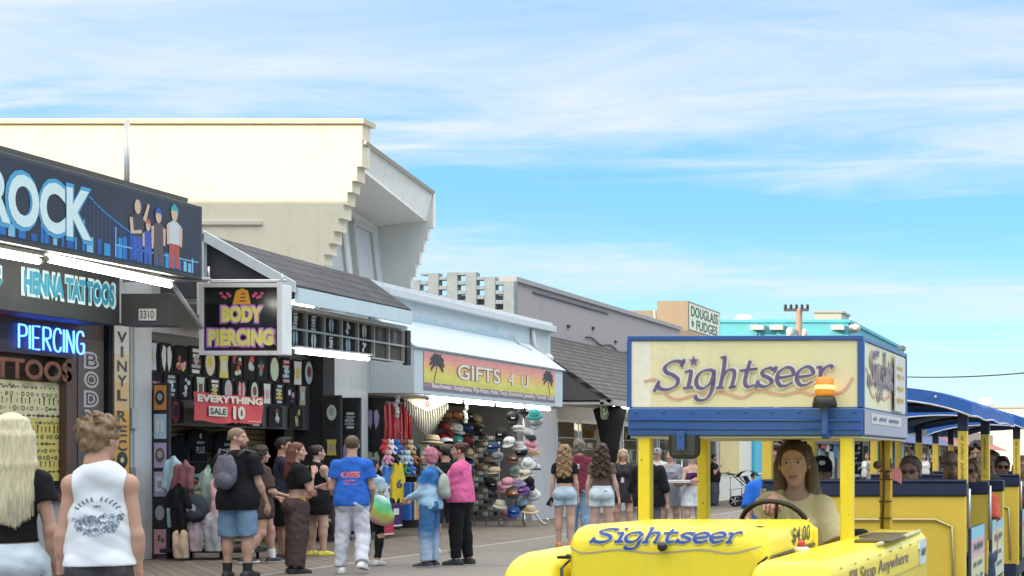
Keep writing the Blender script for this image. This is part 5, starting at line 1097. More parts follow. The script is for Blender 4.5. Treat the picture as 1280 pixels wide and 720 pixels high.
def hand(w, d, side, palm, s, curl=.5, res=.006, spread=1.0):
    """palm, four fingers of unequal length and a thumb; d points down the hand, palm is the palm normal"""
    d = nrm(d); palm = nrm(np.array(palm)-d*(np.array(palm)@d)); lat = np.cross(d, palm)*side   # towards the thumb
    P = []; ln = [.068,.076,.071,.055]; kn = []
    for i in range(4):
        off = (.5-i/3)*.066*s; k_ = w+d*(.088-.008*abs(i-1.2))*s+lat*off; kn.append(k_); P.append(RC(w+lat*off*.55+d*.008*s, k_, .0155*s, .0115*s, .012))
        p = k_; dd = nrm(d+lat*(.5-i/3)*.16*spread); cl_ = curl*(1+.12*i)
        for q, (f, r0, r1) in enumerate(((.44,.0102,.0092),(.31,.0092,.0082),(.25,.0082,.0068))):
            a = cl_*(.55 if q == 0 else 1.0); dd = nrm(dd*math.cos(a)+palm*math.sin(a)); e = p+dd*ln[i]*f*s*1.05; P.append(RC(p, e, r0*s, r1*s, .004)); p = e
    t0 = w+lat*.022*s+d*.022*s; dd = nrm(d*.75+lat*.65+palm*.25); t1 = t0+dd*.045*s; P.append(RC(t0, t1, .016*s, .012*s, .010)); t2 = t1+nrm(d*.9+lat*.2+palm*(.2+.5*curl))*.032*s; P.append(RC(t1, t2, .0115*s, .010*s, .004)); P.append(RC(t2, t2+nrm(d*.9+palm*(.2+.5*curl))*.024*s, .0098*s, .0078*s, .004))
    P.append(RC(w-d*.05*s, w+d*.01*s, .025*s, .020*s, .012))
    return surf(P, res)
HEADZ = 1.64
def face_prims(fem=False, jaw=1.0):
    j = (.92 if fem else 1.0)*jaw
    return [E((0,-.012,.035),(.074,.094,.086),.02), E((0,.022,-.035),(.056*j,.068,.082),.03), E((0,.064,-.100),(.022*j,.016,.014),.02), RC((0,.084,.016),(0,.106,-.026),.008,.0125,.010), E((.012,.092,-.032),(.008,.009,.007),.008), E((-.012,.092,-.032),(.008,.009,.007),.008),
            E((0,.070,.034),(.050,.016,.010),.012), E((.045,.045,-.022),(.022,.022,.026),.02), E((-.045,.045,-.022),(.022,.022,.026),.02),
            E((.031,.098,.012),(.016,.018,.0125),.008,None,True), E((-.031,.098,.012),(.016,.018,.0125),.008,None,True), E((.030,.073,.011),.0125,.003), E((-.030,.073,.011),.0125,.003),
            E((0,.083,-.054),(.023,.011,.0055),.005), E((0,.082,-.065),(.020,.012,.0065),.005), E((.077,-.008,-.002),(.011,.020,.031),.008), E((-.077,-.008,-.002),(.011,.020,.031),.008),
            RC((0,-.022,-.06),(0,-.034,-.135),.054 if not fem else .046,.056 if not fem else .047,.025)]
def face_col(Q, skin, hairc, fem=False, brow=True):
    """natural colouring of a face in head coordinates"""
    c = np.tile(np.array(skin, float), (len(Q), 1)); x, y, z = np.abs(Q[:,0]), Q[:,1], Q[:,2]
    def blend(mask, col): c[:] = c*(1-mask[:,None])+np.array(col)*mask[:,None]
    g = lambda dx, dz, sx, sz: np.exp(-((x-dx)/sx)**2-((z-dz)/sz)**2)*(y > .04)
    blend(.35*g(.045,-.025,.022,.02), (skin[0]*1.05, skin[1]*.72, skin[2]*.68)); blend(.3*g(0,-.025,.012,.012), (skin[0]*1.05, skin[1]*.75, skin[2]*.7))
    lip = ((x/.025)**2+((z+.0595)/.0115)**2 < 1) & (y > .07); blend(lip*.75, (.42,.16,.15) if fem else (skin[0]*.8, skin[1]*.55, skin[2]*.52))
    blend((((x/.022)**2+((z+.0592)/.0018)**2 < 1) & (y > .07))*.8, (.12,.04,.035))
    eye = (((x-.030)/.0125)**2+((z-.011)/.0062)**2 < 1) & (y > .06); blend(eye*1.0, (.62,.60,.57)); iris = ((x-.030)**2+(z-.011)**2 < .0058**2) & (y > .06); blend(iris*1.0, (.05,.035,.025))
    lid = (((x-.030)/.0150)**2+((z-.0175)/.0032)**2 < 1) & (y > .06); blend(lid*.85, (.06,.04,.035))
    if brow:
        bz = .031-.06*np.maximum(x-.030, 0)**1.1; br_ = (x > .012) & (x < .052) & (np.abs(z-bz) < .0045) & (y > .05); blend(br_*.75, np.array(hairc)*.7)
    return np.clip(c, 0, 1)
CHAINS = []
def hair_prims(style, s=1.0):
    """returns (prims, displacement amplitude, frequency) in head coordinates"""
    front = (np.array((0,.052,.060)), nrm((0,.86,-.50)))     # hairline plane: removes the face side
    P = []; CHAINS.clear()
    if style in ('short','crop','buzz'):
        g = {'short':.010,'crop':.006,'buzz':.002}[style]; cut = [(np.array((0,.050,.050)), nrm((0,.80,-.60))), (np.array((0,0,-.055)), nrm((0,.45,-.9)))]
        P = [E((0,-.016,.040),(.078+g,.097+g,.088+g),.02,cut)]
        if style == 'short': P += [E((0,.045,.105),(.055,.045,.026),.02)]
        return P, .003 if style != 'buzz' else .0, 90
    if style == 'tousled':
        cut = [(np.array((0,.062,.045)), nrm((0,.80,-.60)))]
        P = [E((0,-.018,.042),(.094,.110,.098),.02,cut), E((0,-.075,-.030),(.062,.040,.050),.03)]
        rr = random.Random(2)
        for k in range(46):
            a = rr.uniform(0,6.28); b = rr.uniform(.05,1.2); p = np.array((math.cos(a)*math.cos(b)*.088, -.018+math.sin(a)*math.cos(b)*.102, .045+math.sin(b)*.092))
            if p[1] > .05 and p[2] < .08: continue
            q = p+np.array((rr.uniform(-.02,.02),rr.uniform(-.02,.025),rr.uniform(-.012,.028))); P.append(RC(p, q, .015, .007, .012)); CHAINS.append((p*.97+np.array((0,0,.003)), (p+q)/2+np.array((0,0,.006)), q*1.02, .012))
        return P, .007, 70
    if style == 'curlycap':
        cut = [(np.array((0,.060,.045)), nrm((0,.80,-.60)))]
        return [E((0,-.022,.038),(.108,.118,.112),.02,cut), E((0,-.06,-.035),(.080,.060,.060),.04)], .012, 75
    if style == 'bob':
        cut = [(np.array((0,.055,.055)), nrm((0,.95,-.30)))]
        return [E((0,-.020,.035),(.098,.112,.105),.02,cut), E((0,-.045,-.05),(.094,.072,.070),.05,[(np.array((0,.03,0)),nrm((0,1,0)))])], .009, 60
    if style == 'bun':
        cut = [(np.array((0,.052,.055)), nrm((0,.80,-.60))), (np.array((0,0,-.05)), nrm((0,.4,-.9)))]
        return [E((0,-.016,.040),(.083,.102,.093),.02,cut), E((0,-.095,.075),(.045,.042,.045),.03)], .004, 90
    if style == 'pony':
        cut = [(np.array((0,.052,.055)), nrm((0,.80,-.60))), (np.array((0,0,-.05)), nrm((0,.4,-.9)))]
        return [E((0,-.016,.040),(.083,.102,.093),.02,cut), E((0,-.10,.06),(.035,.035,.04),.03), RC((0,-.11,.05),(0,-.125,-.18),.035,.012,.03)], .005, 80
    if style.startswith('long'):
        cut = [(np.array((0,.056,.055)), nrm((0,.88,-.48)))]
        P = [E((0,-.016,.040),(.086,.104,.094),.02,cut)]
        ln = {'long':.36,'longer':.50,'longcurl':.44,'longface':.46,'longwave':.44}[style]; rr = random.Random(len(style)); curl = style in ('longcurl','longwave')
        nst = 30; wdt = 1.25 if style == 'longcurl' else 1.16 if style == 'longwave' else 1.0
        for k in range(nst):
            a = -math.pi*(.5)+ (k/(nst-1)-.5)*math.pi*(1.30 if style != 'longface' else 1.42); top = np.array((math.cos(a+0)*0, 0, 0))
            ang = (k/(nst-1)-.5)*(2.55 if style != 'longface' else 3.0); x0, y0 = math.sin(ang), -math.cos(ang)
            p0 = np.array((x0*.060, -.016+y0*.070, .075)); p1 = np.array((x0*.082, -.014+y0*.090, -.005)); 
            spread = wdt*(1.0 if abs(ang) < 1.2 else 1.06); back = -.035 if abs(ang) < 1.15 else .018
            L_ = ln*(rr.uniform(.84,1.04)-.16*abs(ang)/1.3*(style not in ('longface',)))
            p2 = np.array((x0*.092*spread, -.035+y0*.060+back*.4, -.12-L_*.1)); p3 = np.array((x0*(.085+.03*(wdt-1)*3)*spread+rr.uniform(-.012,.012), -.060+y0*.040+back+(.10 if style == 'longface' and abs(ang) > .9 else 0), -L_))
            th = .026 if abs(ang) < 1.2 else .020
            P += [RC(p0,p1,.022,th*.9,.02,cut), RC(p1,p2,th*.95,th,.025), RC(p2,p3,th,.012 if not curl else .020,.022 if not curl else .010)]
            CHAINS.append((p0, p1, p2, p3, th)); CHAINS.append((p1*.6+p2*.4, p2, p3, th))
            if curl:
                for q in range(4): t_ = rr.random(); c_ = p1*(1-t_)+p3*t_; P.append(E(c_+np.array((rr.uniform(-.022,.022),rr.uniform(-.03,.012),0)), (.022,.020,.030), .008))
        return P, (.012 if curl else .0016), (55 if curl else 120)
    return [], 0, 1
def cyl_cut(p, d): return (np.array(p, float), nrm(d))
def person(name_label, at, yaw, h=1.7, sex='m', w=1.0, skin=(.50,.30,.22), hair=('short',(.06,.04,.03)), top=None, bottom=None, shoes=((.02,.02,.02),(.6,.6,.58)), arms=None, legs=None, hyaw=0, hpitch=0, lean=(0,0), pz=None, res=.012, hres=.005, z0=0, curls=(.35,.35), palms=None, group=None, extra=None, name='person', belly=0, origin=None, feet=True, hroll=0, hs=1.0):
    """local axes: x right, y forward, z up (metres at 1.75 m tall, then scaled)"""
    s = h/1.75; f = sex == 'f'; sh = (.142 if f else .165)*((.5+.5*w) if w > 1 else (.25+.75*w))
    hipx = .088 if f else .084; zp = .93 if pz is None else pz/s
    skew = lambda p: np.array((p[0]+lean[0]*(p[2]-zp)/.5, p[1]+lean[1]*(p[2]-zp)/.5, p[2]))
    dz = zp-.93; T = lambda x, y, z: skew((x, y, z+dz))
    W = lambda v: v*w
    # ---- skeleton
    arms = arms or [((-.12,-.05,-1),(-.05,.12,-1)), ((.12,-.05,-1),(.05,.12,-1))]
    legs = legs or [((-.06,.02,-1),(-.02,-.03,-1)), ((.06,.02,-1),(.02,-.03,-1))]
    S_ = [T(-sh,-.01,1.385), T(sh,-.01,1.385)]; EL = []; WR = []
    for i in (0,1):
        if arms[i][0] == 'ik':      # two-bone reach to a world point
            g = np.array(Matrix.Rotation(-R(yaw), 3, 'Z')@(Vector(arms[i][1])-Vector((at[0], at[1], z0))))/s; d = g-S_[i]; L_ = min(np.linalg.norm(d), .545); d = nrm(d); a_ = math.acos(min(1, max(-1, (.295**2+L_*L_-.255**2)/(2*.295*L_)))); po = np.array(arms[i][2], float); po = nrm(po-d*(po@d)); EL.append(S_[i]+.295*(d*math.cos(a_)+po*math.sin(a_))); WR.append(S_[i]+d*L_)
        else: EL.append(S_[i]+nrm(arms[i][0])*.295); WR.append(EL[i]+nrm(arms[i][1])*.255)
    H_ = [np.array((-hipx,0,.91+dz)), np.array((hipx,0,.91+dz))]; KN = [H_[i]+nrm(legs[i][0])*.425 for i in (0,1)]; AN = [KN[i]+nrm(legs[i][1])*.41 for i in (0,1)]
    if pz is None:
        lift = min(a[2] for a in AN)-.075
        for g_ in (S_, EL, WR, H_, KN, AN):
            for v in g_: v[2] -= lift
        zp -= lift; dz -= lift
    hc = T(0,.012,HEADZ); HR = rotm(hyaw, hpitch, hroll)*hs
    lw = (1.08 if f else 1.0)*(.6+.4*w); aw = (.80 if f else .92)*(.55+.45*w)
    # ---- torso primitives; inflating them gives the clothes
    def torso(t=0, bust=True):
        P = [E(T(0,-.006,.945),(W(.165 if f else .158)+t,.112*w+t,.12+t),.05), E(T(0,.004+belly*.4,1.09),(W(.124 if f else .140)+t,.094*w+t+belly,.16+t),.06), E(T(0,-.004,1.285),(W(.142 if f else .160)+t,.108*w+t,.175+t),.05),
             RC(T(-sh*.86,-.012,1.385),T(0,-.016,1.425),.052+t,.060+t,.05), RC(T(sh*.86,-.012,1.385),T(0,-.016,1.425),.052+t,.060+t,.05), E(T(.072,-.062,.905),(.088*lw+t,.080*lw+t,.092+t),.04), E(T(-.072,-.062,.905),(.088*lw+t,.080*lw+t,.092+t),.04), E(T(0,-.020,1.44),(.085+t*.6,.058+t*.6,.055+t*.6),.05)]
        if belly: P.append(E(T(0,.05+belly*.5,1.06),(W(.13)+t,.09+belly+t,.13+t),.06))
        if f and bust: P += [E(T(.066,.082,1.275),(.060+t,.058+t,.060+t),.035), E(T(-.066,.082,1.275),(.060+t,.058+t,.060+t),.035)]
        return P
    def arm(i, t=0, frac=2.0, k=.03, cutend=False):
        P = []; a, e, wr = S_[i], EL[i], WR[i]; u_ = e-a; v_ = wr-e
        fr1 = min(1, frac); e1 = a+u_*fr1; cut = [cyl_cut(e1, u_)] if cutend and frac <= 1 else None
        P.append(RC(a, e1+(u_*.12 if cut else 0), .054*aw+t, (.054-.014*fr1)*aw+t*(1.0 if frac > 1 else 1.35), k, cut))
        if frac > 1:
            fr2 = frac-1; w1 = e+v_*fr2; cut = [cyl_cut(w1, v_)] if cutend else None; P.append(RC(e, w1, .042*aw+t, (.042-.016*fr2)*aw+t, k, cut))
            if t == 0: P.append(E(e+v_*.25+np.array((0,0,.002)), (.042*aw,.042*aw,.06), .03))
        if t == 0: P.append(E(a, (.062*aw,.060*aw,.064*aw), .04))
        return P
    def leg(i, t=0, frac=2.0, k=.03, cutend=False, flare=0):
        P = []; a, e, an = H_[i], KN[i], AN[i]; u_ = e-a; v_ = an-e
        fr1 = min(1, frac); e1 = a+u_*fr1; cut = [cyl_cut(e1, u_)] if cutend and frac <= 1 else None
        P.append(RC(a, e1+(u_*.1 if cut else 0), .088*lw+t, (.088-.032*fr1)*lw+t+flare*fr1, k, cut))
        if frac > 1:
            fr2 = frac-1; w1 = e+v_*fr2; cut = [cyl_cut(w1, v_)] if cutend else None
            P.append(RC(e, w1+(v_*.05 if cut else 0), .054*lw+t+flare, (.054-.016*fr2)*lw+t+flare, k, cut))
            nb = nrm(np.cross(v_, (1,0,0))); bk = -nb if nb[1] > 0 else nb; P.append(E(e+v_*.28+bk*.014, (.054*lw+t,.056*lw+t,.115), .03))
        if t == 0: P.append(E(e+np.array((0,.006,0)), .056*lw, .03))
        return P
    Q = Matrix.Rotation(R(yaw), 4, 'Z')
    root = thing(name, name_label, 'person', (at[0], at[1], z0), R(yaw), group)
    # ---- body mesh: trunk and limbs, hands, head in one mesh
    P = torso()+[RC(T(0,-.025,1.42), hc+HR@np.array((0,-.022,-.07)), .057 if not f else .048, .054 if not f else .046, .03)]
    for i in (0,1): P += arm(i)+leg(i)
    bare = top and top.get('k') == 'bikini'
    V, F = surf(P, res); Vs = [V]; Fs = [F]; sk = np.array(skin)
    Cs = [np.tile(sk*.97, (len(V), 1))]
    for i in (0,1):
        d = nrm(WR[i]-EL[i]); pn = np.array(palms[i]) if palms and palms[i] is not None else np.array(((1,0,0),(-1,0,0))[i])
        dd = d
        if extra and extra.get('hdir') and extra['hdir'][i] is not None: dd = nrm(extra['hdir'][i])
        v, q = hand(WR[i]+dd*.008, dd, (1,-1)[i] if True else 1, pn, (.92 if f else 1.0), curls[i], max(.0055, hres)); Fs.append(q+sum(len(x) for x in Vs)); Vs.append(v); Cs.append(np.tile(sk*np.array((1.02,.94,.92)), (len(v), 1)))
    if feet:
        for i in (0,1):
            fd = nrm(np.array((KN[i]-H_[i])[:2].tolist()+[0])+np.array((0,.7,0))) if pz is None else np.array((0,1,0)); v, q = surf([RC(AN[i], AN[i]+np.array((0,0,-.03)), .04, .036, .02), RC(AN[i]+np.array((0,0,-.045)), AN[i]+fd*.12+np.array((0,0,-.055)), .036, .026, .03)], max(res, .01)); Fs.append(q+sum(len(x) for x in Vs)); Vs.append(v); Cs.append(np.tile(sk, (len(v), 1)))
    fp = face_prims(f); v, q = surf(fp, hres); col = face_col(v, skin, hair[1], f); v = hc+v@HR.T; Fs.append(q+sum(len(x) for x in Vs)); Vs.append(v); Cs.append(col)
    o = mesh_obj('body', np.concatenate(Vs)*s, np.concatenate(Fs), SKINM, root, np.concatenate(Cs))
    info = dict(root=root, S=S_, E=EL, W=WR, H=H_, K=KN, A=AN, hc=hc, HR=HR, s=s, T=T, Q=Q, body=o)
    # ---- hair
    if hair[0] != 'bald':
        hp, am, fq = hair_prims(hair[0])
        if hair[0] in ('long','longer','longface'): dsp = lambda x, y, z: am*(np.sin(np.arctan2(x, -y+.06+0*z)*46+3*np.sin(z*9))+.6*np.sin(x*330+z*8+2*np.sin(z*13))) 
        else: dsp = (lambda x, y, z: am*nz(x, y, z, fq)) if am else None
        v, q = surf(hp, min(hres*1.3, .008), (), dsp)
        pr = np.random.RandomState(5)
        if len(hair) > 2:
            t_ = np.clip((.06-v[:,2])/.30, 0, 1)[:,None]; mesh_obj('hair', (hc+v@HR.T)*s, q, mat('dyed_hair', (1,1,1), .5, vary=.45, scale=20, stretch=(5,5,.6), attr=True, spec=.3), root, np.array(hair[2])*(1-t_)+np.array(hair[3])*t_)
        else: mesh_obj('hair', (hc+v@HR.T)*s, q, cm(hair[1], 'hair'), root)
        if CHAINS and hres < .0055:
            mb = MB(); rr = random.Random(17)
            for ch in list(CHAINS)*(26 if at[1] < 10 else 7):
                pts = np.array(ch[:-1]); th = ch[-1]; o_ = np.array((rr.gauss(0,1), rr.gauss(0,1), rr.gauss(0,.3))); o_ = o_/np.linalg.norm(o_)*th*rr.uniform(.75,1.18)
                Q_ = smooth_path(pts+o_+np.array([[rr.gauss(0,.004) for _ in range(3)] for _ in pts]), 4)
                if 'curl' in hair[0] or 'wave' in hair[0]: Q_ = Q_+np.stack([.008*np.sin(np.arange(len(Q_))*1.5+rr.random()*6), .007*np.cos(np.arange(len(Q_))*1.5), 0*np.arange(len(Q_))], 1)
                if Q_[0][1] > .05 and Q_[0][2] < .06: continue
                mb.tube((hc+Q_@HR.T)*s, .0019 if at[1] > 10 else .0011, 3, 0, False, .0007)
            mb.build('hair_strands', cm(tuple(min(1, c_*1.25) for c_ in hair[1]), 'hair'), root, world=False)
    # ---- clothes
    wrk = lambda amp, fq, q=0: (lambda x, y, z: amp*(1.2*nz(x*1.0, y*1.0, z*.55, fq, q)+.6*nz(x, y, z*1.3, fq*2.3, q+1)+1.1*(.6-np.abs(np.sin(x*13+z*19+2.2*np.sin(y*9+z*7+q))))*np.abs(np.sin(z*7+x*5+q))))
    def garment(nm, P, m, cuts=(), amp=.004, fq=17, col=None, rs=None):
        v, q = surf(P, rs or res, cuts, wrk(amp, fq, len(P)))
        return mesh_obj(nm, v*s, q, m, root, None if col is None else col(v))
    if bottom:
        b = bottom; t = b.get('t', .012); wz = b.get('waist', 1.02)+dz; m_ = b['m'] if not isinstance(b['m'], tuple) else cm(b['m'], 'cloth'); cf = b.get('col')
        if b.get('k') == 'skirt':
            hz = b['hem']+dz; P = torso(t, False)+[RC((0,-.01,.93+dz),(0,0,hz-.05), .150+t, b.get('r', .21), .05)]
            cuts = [(np.array((0,0,wz)), (0,0,1)), (np.array((0,0,hz)), (0,0,-1))]
        else:
            fr_ = b.get('len', 2.0); P = torso(t, False)
            for i in (0,1): P += leg(i, t, fr_, .02, True, b.get('flare', 0))
            cuts = [(np.array((0,0,wz)), (0,0,1))]
        info['bottom'] = garment(b.get('n', 'trousers' if b.get('len', 2) > 1.3 else 'shorts'), P, m_ if cf is None else PRINTM, cuts, b.get('amp', .004), b.get('fq', 15), cf)
    if top:
        tp = top; t = tp.get('t', .014); hem = tp.get('hem', .93)+dz; sl_ = tp.get('sl', .5); m_ = tp['m'] if not isinstance(tp['m'], tuple) else cm(tp['m'], 'cloth'); cf = tp.get('col')
        P = torso(t)
        if tp.get('loose'): lo_ = tp['loose']; P += [RC(T(0,0,1.24), np.array((0,.004,hem-.02)), W(.12)+t, W(.135)+t+lo_, .06)] if not tp.get('flat') else [E(T(0,0,hem+.12-dz),(W(.168)+t+lo_,.125*w+t+lo_,.34),.05)]
        if sl_ > 0:
            for i in (0,1): P += arm(i, t+tp.get('st', .008), sl_, .02, True)
        nk = tp.get('neck', 1.455); nr = tp.get('nr', .082)
        P.append(E(T(0,.030,nk+.055),(nr,nr*1.0,.075),.012,None,True))
        if sl_ == 0:
            ax_ = tp.get('arm', .085)
            for i in (0,1): P.append(E(S_[i]+np.array(((-1,1)[i]*.050,0,-.02)), (ax_,.15,.135), .012, None, True))
        cuts = [(np.array((0,0,hem)), (0,0,-1))]
        if tp.get('k') == 'tube': cuts.append((np.array((0,0,tp['up']+dz)), (0,0,1)))
        info['top'] = garment(tp.get('n', 'shirt'), P, m_ if cf is None else PRINTM, cuts, tp.get('amp', .0045), tp.get('fq', 15), cf)
        if tp.get('hood'): v, q = surf([E(T(0,-.085,1.46),(.105,.055,.075),.03)], res, (), wrk(.004, 20)); mesh_obj('hood', v*s, q, m_, root)
    if shoes and feet:
        for i in (0,1):
            fd = nrm(np.array((KN[i]-H_[i])[:2].tolist()+[0])*.6+np.array(((-.12,.12)[i],.7,0))) if pz is None else np.array((0,1,0)); a = AN[i].copy(); pit = 0
            sole = a-np.array((0,0,.075)); up_ = max(0, sole[2])
            bk = a-fd*.055+np.array((0,0,-.040)); mid = a+fd*.06+np.array((0,0,-.040)); toe = a+fd*.155+np.array((0,0,-.050-up_*.9))
            P = [RC(bk, mid, .042, .042, .03), RC(mid, toe, .042, .032, .03), RC(a+np.array((0,0,-.01)), a+np.array((0,0,-.04)), .044, .044, .03), RC(bk-np.array((0,0,.022)), mid-np.array((0,0,.022)), .046, .046, .01), RC(mid-np.array((0,0,.022)), toe-np.array((0,0,.012)), .046, .036, .01)]
            nrm_s = nrm(np.array((0,0,-1))) if up_ < .03 else nrm(np.array((0,0,-1))-fd*min(.8, up_*3))
            v, q = surf(P, .009, [(sole, nrm_s)])
            dist = -(v-sole)@nrm_s; colr = np.where((dist < .022)[:,None], np.array(shoes[1]), np.array(shoes[0])); mesh_obj('shoe', v*s, q, SHOEM, root, colr)
            if len(shoes) > 2: v, q = surf([RC(a+np.array((0,0,-.01)), a+(KN[i]-a)*shoes[3], .046, .050*lw, .02, [cyl_cut(a+(KN[i]-a)*shoes[3], KN[i]-a)])], .009); mesh_obj('sock', v*s, q, cm(shoes[2], 'cloth'), root)
    return info
def head_part(I, name, mbf, m):
    """part given in head coordinates"""
    mb = MB(); mbf(mb); v = np.array(mb.v); v = (I['hc']+v@I['HR'].T)*I['s']; mb.v = [tuple(x) for x in v]; return mb.build(name, m, I['root'], world=False)
def glasses(I, lensc=(.015,.015,.018), rim=(.02,.02,.02), big=1.0):
    m = [cm(lensc, 'plastic', rough=.22), cm(rim, 'plastic')]
    def fn(mb):
        for q in (-1,1):
            P = [(q*.033+.027*big*math.cos(a)*(1 if abs(math.cos(a)) < .9 else 1), .010+.019*big*math.sin(a)*(1.0 if math.sin(a) < 0 else .8)) for a in np.linspace(0, 2*math.pi, 15)[:-1]]
            o_ = len(mb.v); vs = [(x, .101-abs(x)*.22, z) for x, z in P]; vs2 = [(x, y-.006, z) for x, y, z in vs]; n = len(P)
            mb.add(vs+vs2, [tuple(range(n)), tuple(range(n, 2*n))[::-1]]+[(i, n+i, n+(i+1) % n, (i+1) % n) for i in range(n)], 0)
            mb.tube([(q*.060,.088,.016),(q*.075,.055,.016),(q*.082,-.005,.012)], .0032, 5, 1)
        mb.tube([(-.010,.102,.016),(0,.104,.018),(.010,.102,.016)], .003, 5, 1)
    return head_part(I, 'sunglasses', fn, m)
def cap(I, colr, back=False, logo=None):
    def fn(mb):
        n = 16; prof = [(.088,.030),(.090,.055),(.084,.095),(.060,.128),(.025,.142),(.004,.143)]
        vs = []; fs = []
        for r, z in prof:
            for j in range(n): a = 2*math.pi*j/n; vs.append((r*1.0*math.cos(a), -.014+r*1.16*math.sin(a), z))
        for i in range(len(prof)-1):
            for j in range(n): fs.append((i*n+j, i*n+(j+1) % n, (i+1)*n+(j+1) % n, (i+1)*n+j))
        mb.add(vs, fs, 0, True); q = -1 if back else 1
        vs = []; K = 11
        for j in range(K): a = math.pi*(j/(K-1)); x = .080*math.cos(a); vs += [(x, q*(.060+.030*math.sin(a)), .040), (x*.95, q*(.070+.098*math.sin(a)), .028-.012*abs(math.cos(a))), (x*.95, q*(.070+.098*math.sin(a)), .023-.012*abs(math.cos(a))), (x, q*(.060+.030*math.sin(a)), .033)]
        fs = []
        for j in range(K-1):
            for e in range(4): fs.append((4*j+e, 4*j+(e+1) % 4, 4*j+4+(e+1) % 4, 4*j+4+e))
        mb.add(vs, fs, 0, True); mb.ball((0,-.014,.144), .007, n=8)
        if logo: mb.disc(0, .085, .026, .018, Fr((0,.094,0), (-1,0,0), (0,0,1)), .003, 1)
    return head_part(I, 'cap', fn, [cm(colr, 'cloth'), cm(logo or (.6,.6,.6), 'print')])
def on_garment(I, part, mbv, name, mats, side=-1, off=.004, parent=None):
    """print flat artwork (x, z in body coordinates) on the back (side -1) or front of a garment"""
    from mathutils.bvhtree import BVHTree
    me = part.data; b = BVHTree.FromPolygons([v.co for v in me.vertices], [tuple(p.vertices) for p in me.polygons]); out_ = []; s = I['s']
    for x, y, z in mbv.v:
        hit = b.ray_cast(Vector((x*s, side*2, z*s)), Vector((0,-side,0)))[0]; yy = hit.y if hit else 0; out_.append((x*s, yy+side*(off+abs(y)), z*s))
    mbv.v = out_; return mbv.build(name, mats, part, world=False)
def artfr(side=-1): return Fr((0,0,0), (1,0,0) if side < 0 else (-1,0,0), (0,0,1))
# ------------------------------------------------------------------ the cast
def at(px, Y): return ((px-VX)*Y/FPX, Y)
SK1 = (.52,.31,.23); SK2 = (.46,.26,.18); SK3 = (.56,.36,.28); SK4 = (.38,.21,.14)
DEN = (.36,.50,.62); LDEN = (.52,.62,.70); BLK = (.012,.012,.014)
straight = lambda a: [((-a,-.04,-1),(-a*.4,.1,-1)),((a,-.04,-1),(a*.4,.1,-1))]
# two near walkers
I = person('blonde woman in a black T-shirt and pale jeans at the left edge, seen from behind', at(14,8.35), 30, 1.69, 'f', .88, SK1, ('longer',(.60,.51,.34)), dict(m=BLK,hem=1.035,sl=.42,t=.012,st=.012), dict(m=LDEN,t=.008,waist=1.03), arms=[((-.12,-.05,-1),(-.06,.25,-1)),((.20,-.02,-1),(.10,.30,-1))], res=.009, hres=.004, hyaw=6)
mb = MB(); mb.box((-.05,-.10,.06+.02),(-.03,-.06,.085)); 
I = person('teenage boy with tousled hair in a white sleeveless printed shirt, seen from behind', at(126,8.25), 25, 1.665, 'm', .72, SK1, ('tousled',(.20,.13,.075)), dict(m=mat('white_jersey',(.66,.71,.78),.9,vary=.06,bump=.25,bscale=7,spec=.2),hem=.925,sl=0,t=.020,loose=.030,flat=1,arm=.07,n='sleeveless_shirt',amp=.006,fq=12), dict(m=mat('camo_shorts',(.06,.06,.07),.9,vary=.55,scale=22),t=.008,len=.95,waist=1.0,flare=.012), arms=[((-.17,-.03,-1),(-.04,.16,-1)),((.16,-.06,-1),(.02,.14,-1))], res=.009, hres=.004, hyaw=-34, hpitch=-3, shoes=((.6,.6,.6),(.7,.7,.7)))
fr = artfr(); mb = MB()
for k in range(11):
    a = R(150-k*12); ribbon(mb, [(.100*math.cos(a),1.205+.088*math.sin(a)),(.112*math.cos(a+.04),1.205+.1*math.sin(a+.04)),(.126*math.cos(a),1.205+.112*math.sin(a))], fr, 0, 0, .008, .006, n=3) if k != 5 else None
scrawl(mb, 0, 1.262, .06, .016, fr, 0, 0, 5); mb.rect(-.11,1.232,.11,1.238,fr,0,1); mb.rect(-.115,1.220,.115,1.224,fr,0,1)
rr_ = random.Random(8)
for k in range(120):
    a = rr_.uniform(math.pi,2*math.pi); r_ = .112*math.sqrt(rr_.uniform(.02,1)); x_, z_ = r_*1.05*math.cos(a), 1.212+r_*math.sin(a)*1.05
    ribbon(mb, [(x_-.012,z_-.006),(x_,z_+.010),(x_+.012,z_-.004)], fr, 0, rr_.randrange(2), .006, .003, n=3)
on_garment(I, I['top'], mb, 'print', [cm((.10,.13,.18),'print'), cm((.34,.42,.52),'print')])
bt = MB(); wv_ = I['W'][0]*I['s']; bt.lathe([(.030,0),(.033,.006),(.030,.012)], tuple(wv_+np.array((0,-.004,.02))), 14); bt.build('bracelet', cm((.03,.03,.035),'plastic'), I['root'], world=False)
# group in front of the shirt shop
I = person('bearded heavy man in a black T-shirt and knee-length jeans wearing a grey backpack', at(297,18.75), 2, 1.83, 'm', 1.10, SK1, ('buzz',(.22,.15,.10)), dict(m=BLK,hem=.80,sl=.62,t=.018,loose=.03,flat=1,st=.02), dict(m=(.15,.24,.36),t=.024,len=.99,flare=.03), hyaw=-80, arms=[((-.25,.10,-1),(-.1,.8,-.35)),((.20,.16,-1),(.1,.55,-1))], belly=.03, shoes=((.02,.02,.02),(.05,.05,.05),(.03,.03,.03),.25))
v, q = surf([E((0,.062,-.105),(.052,.040,.060),.02), E((0,.072,-.15),(.038,.03,.05),.02)], .008, (), lambda x,y,z: .004*nz(x,y,z,110)); mesh_obj('beard', (I['hc']+v@I['HR'].T)*I['s'], q, cm((.07,.035,.02),'hair'), I['root'])
bpk = thing('backpack', 'grey patterned backpack on the back of the bearded man in black', 'backpack', (*at(297,18.75),0), R(2)); s_ = I['s']
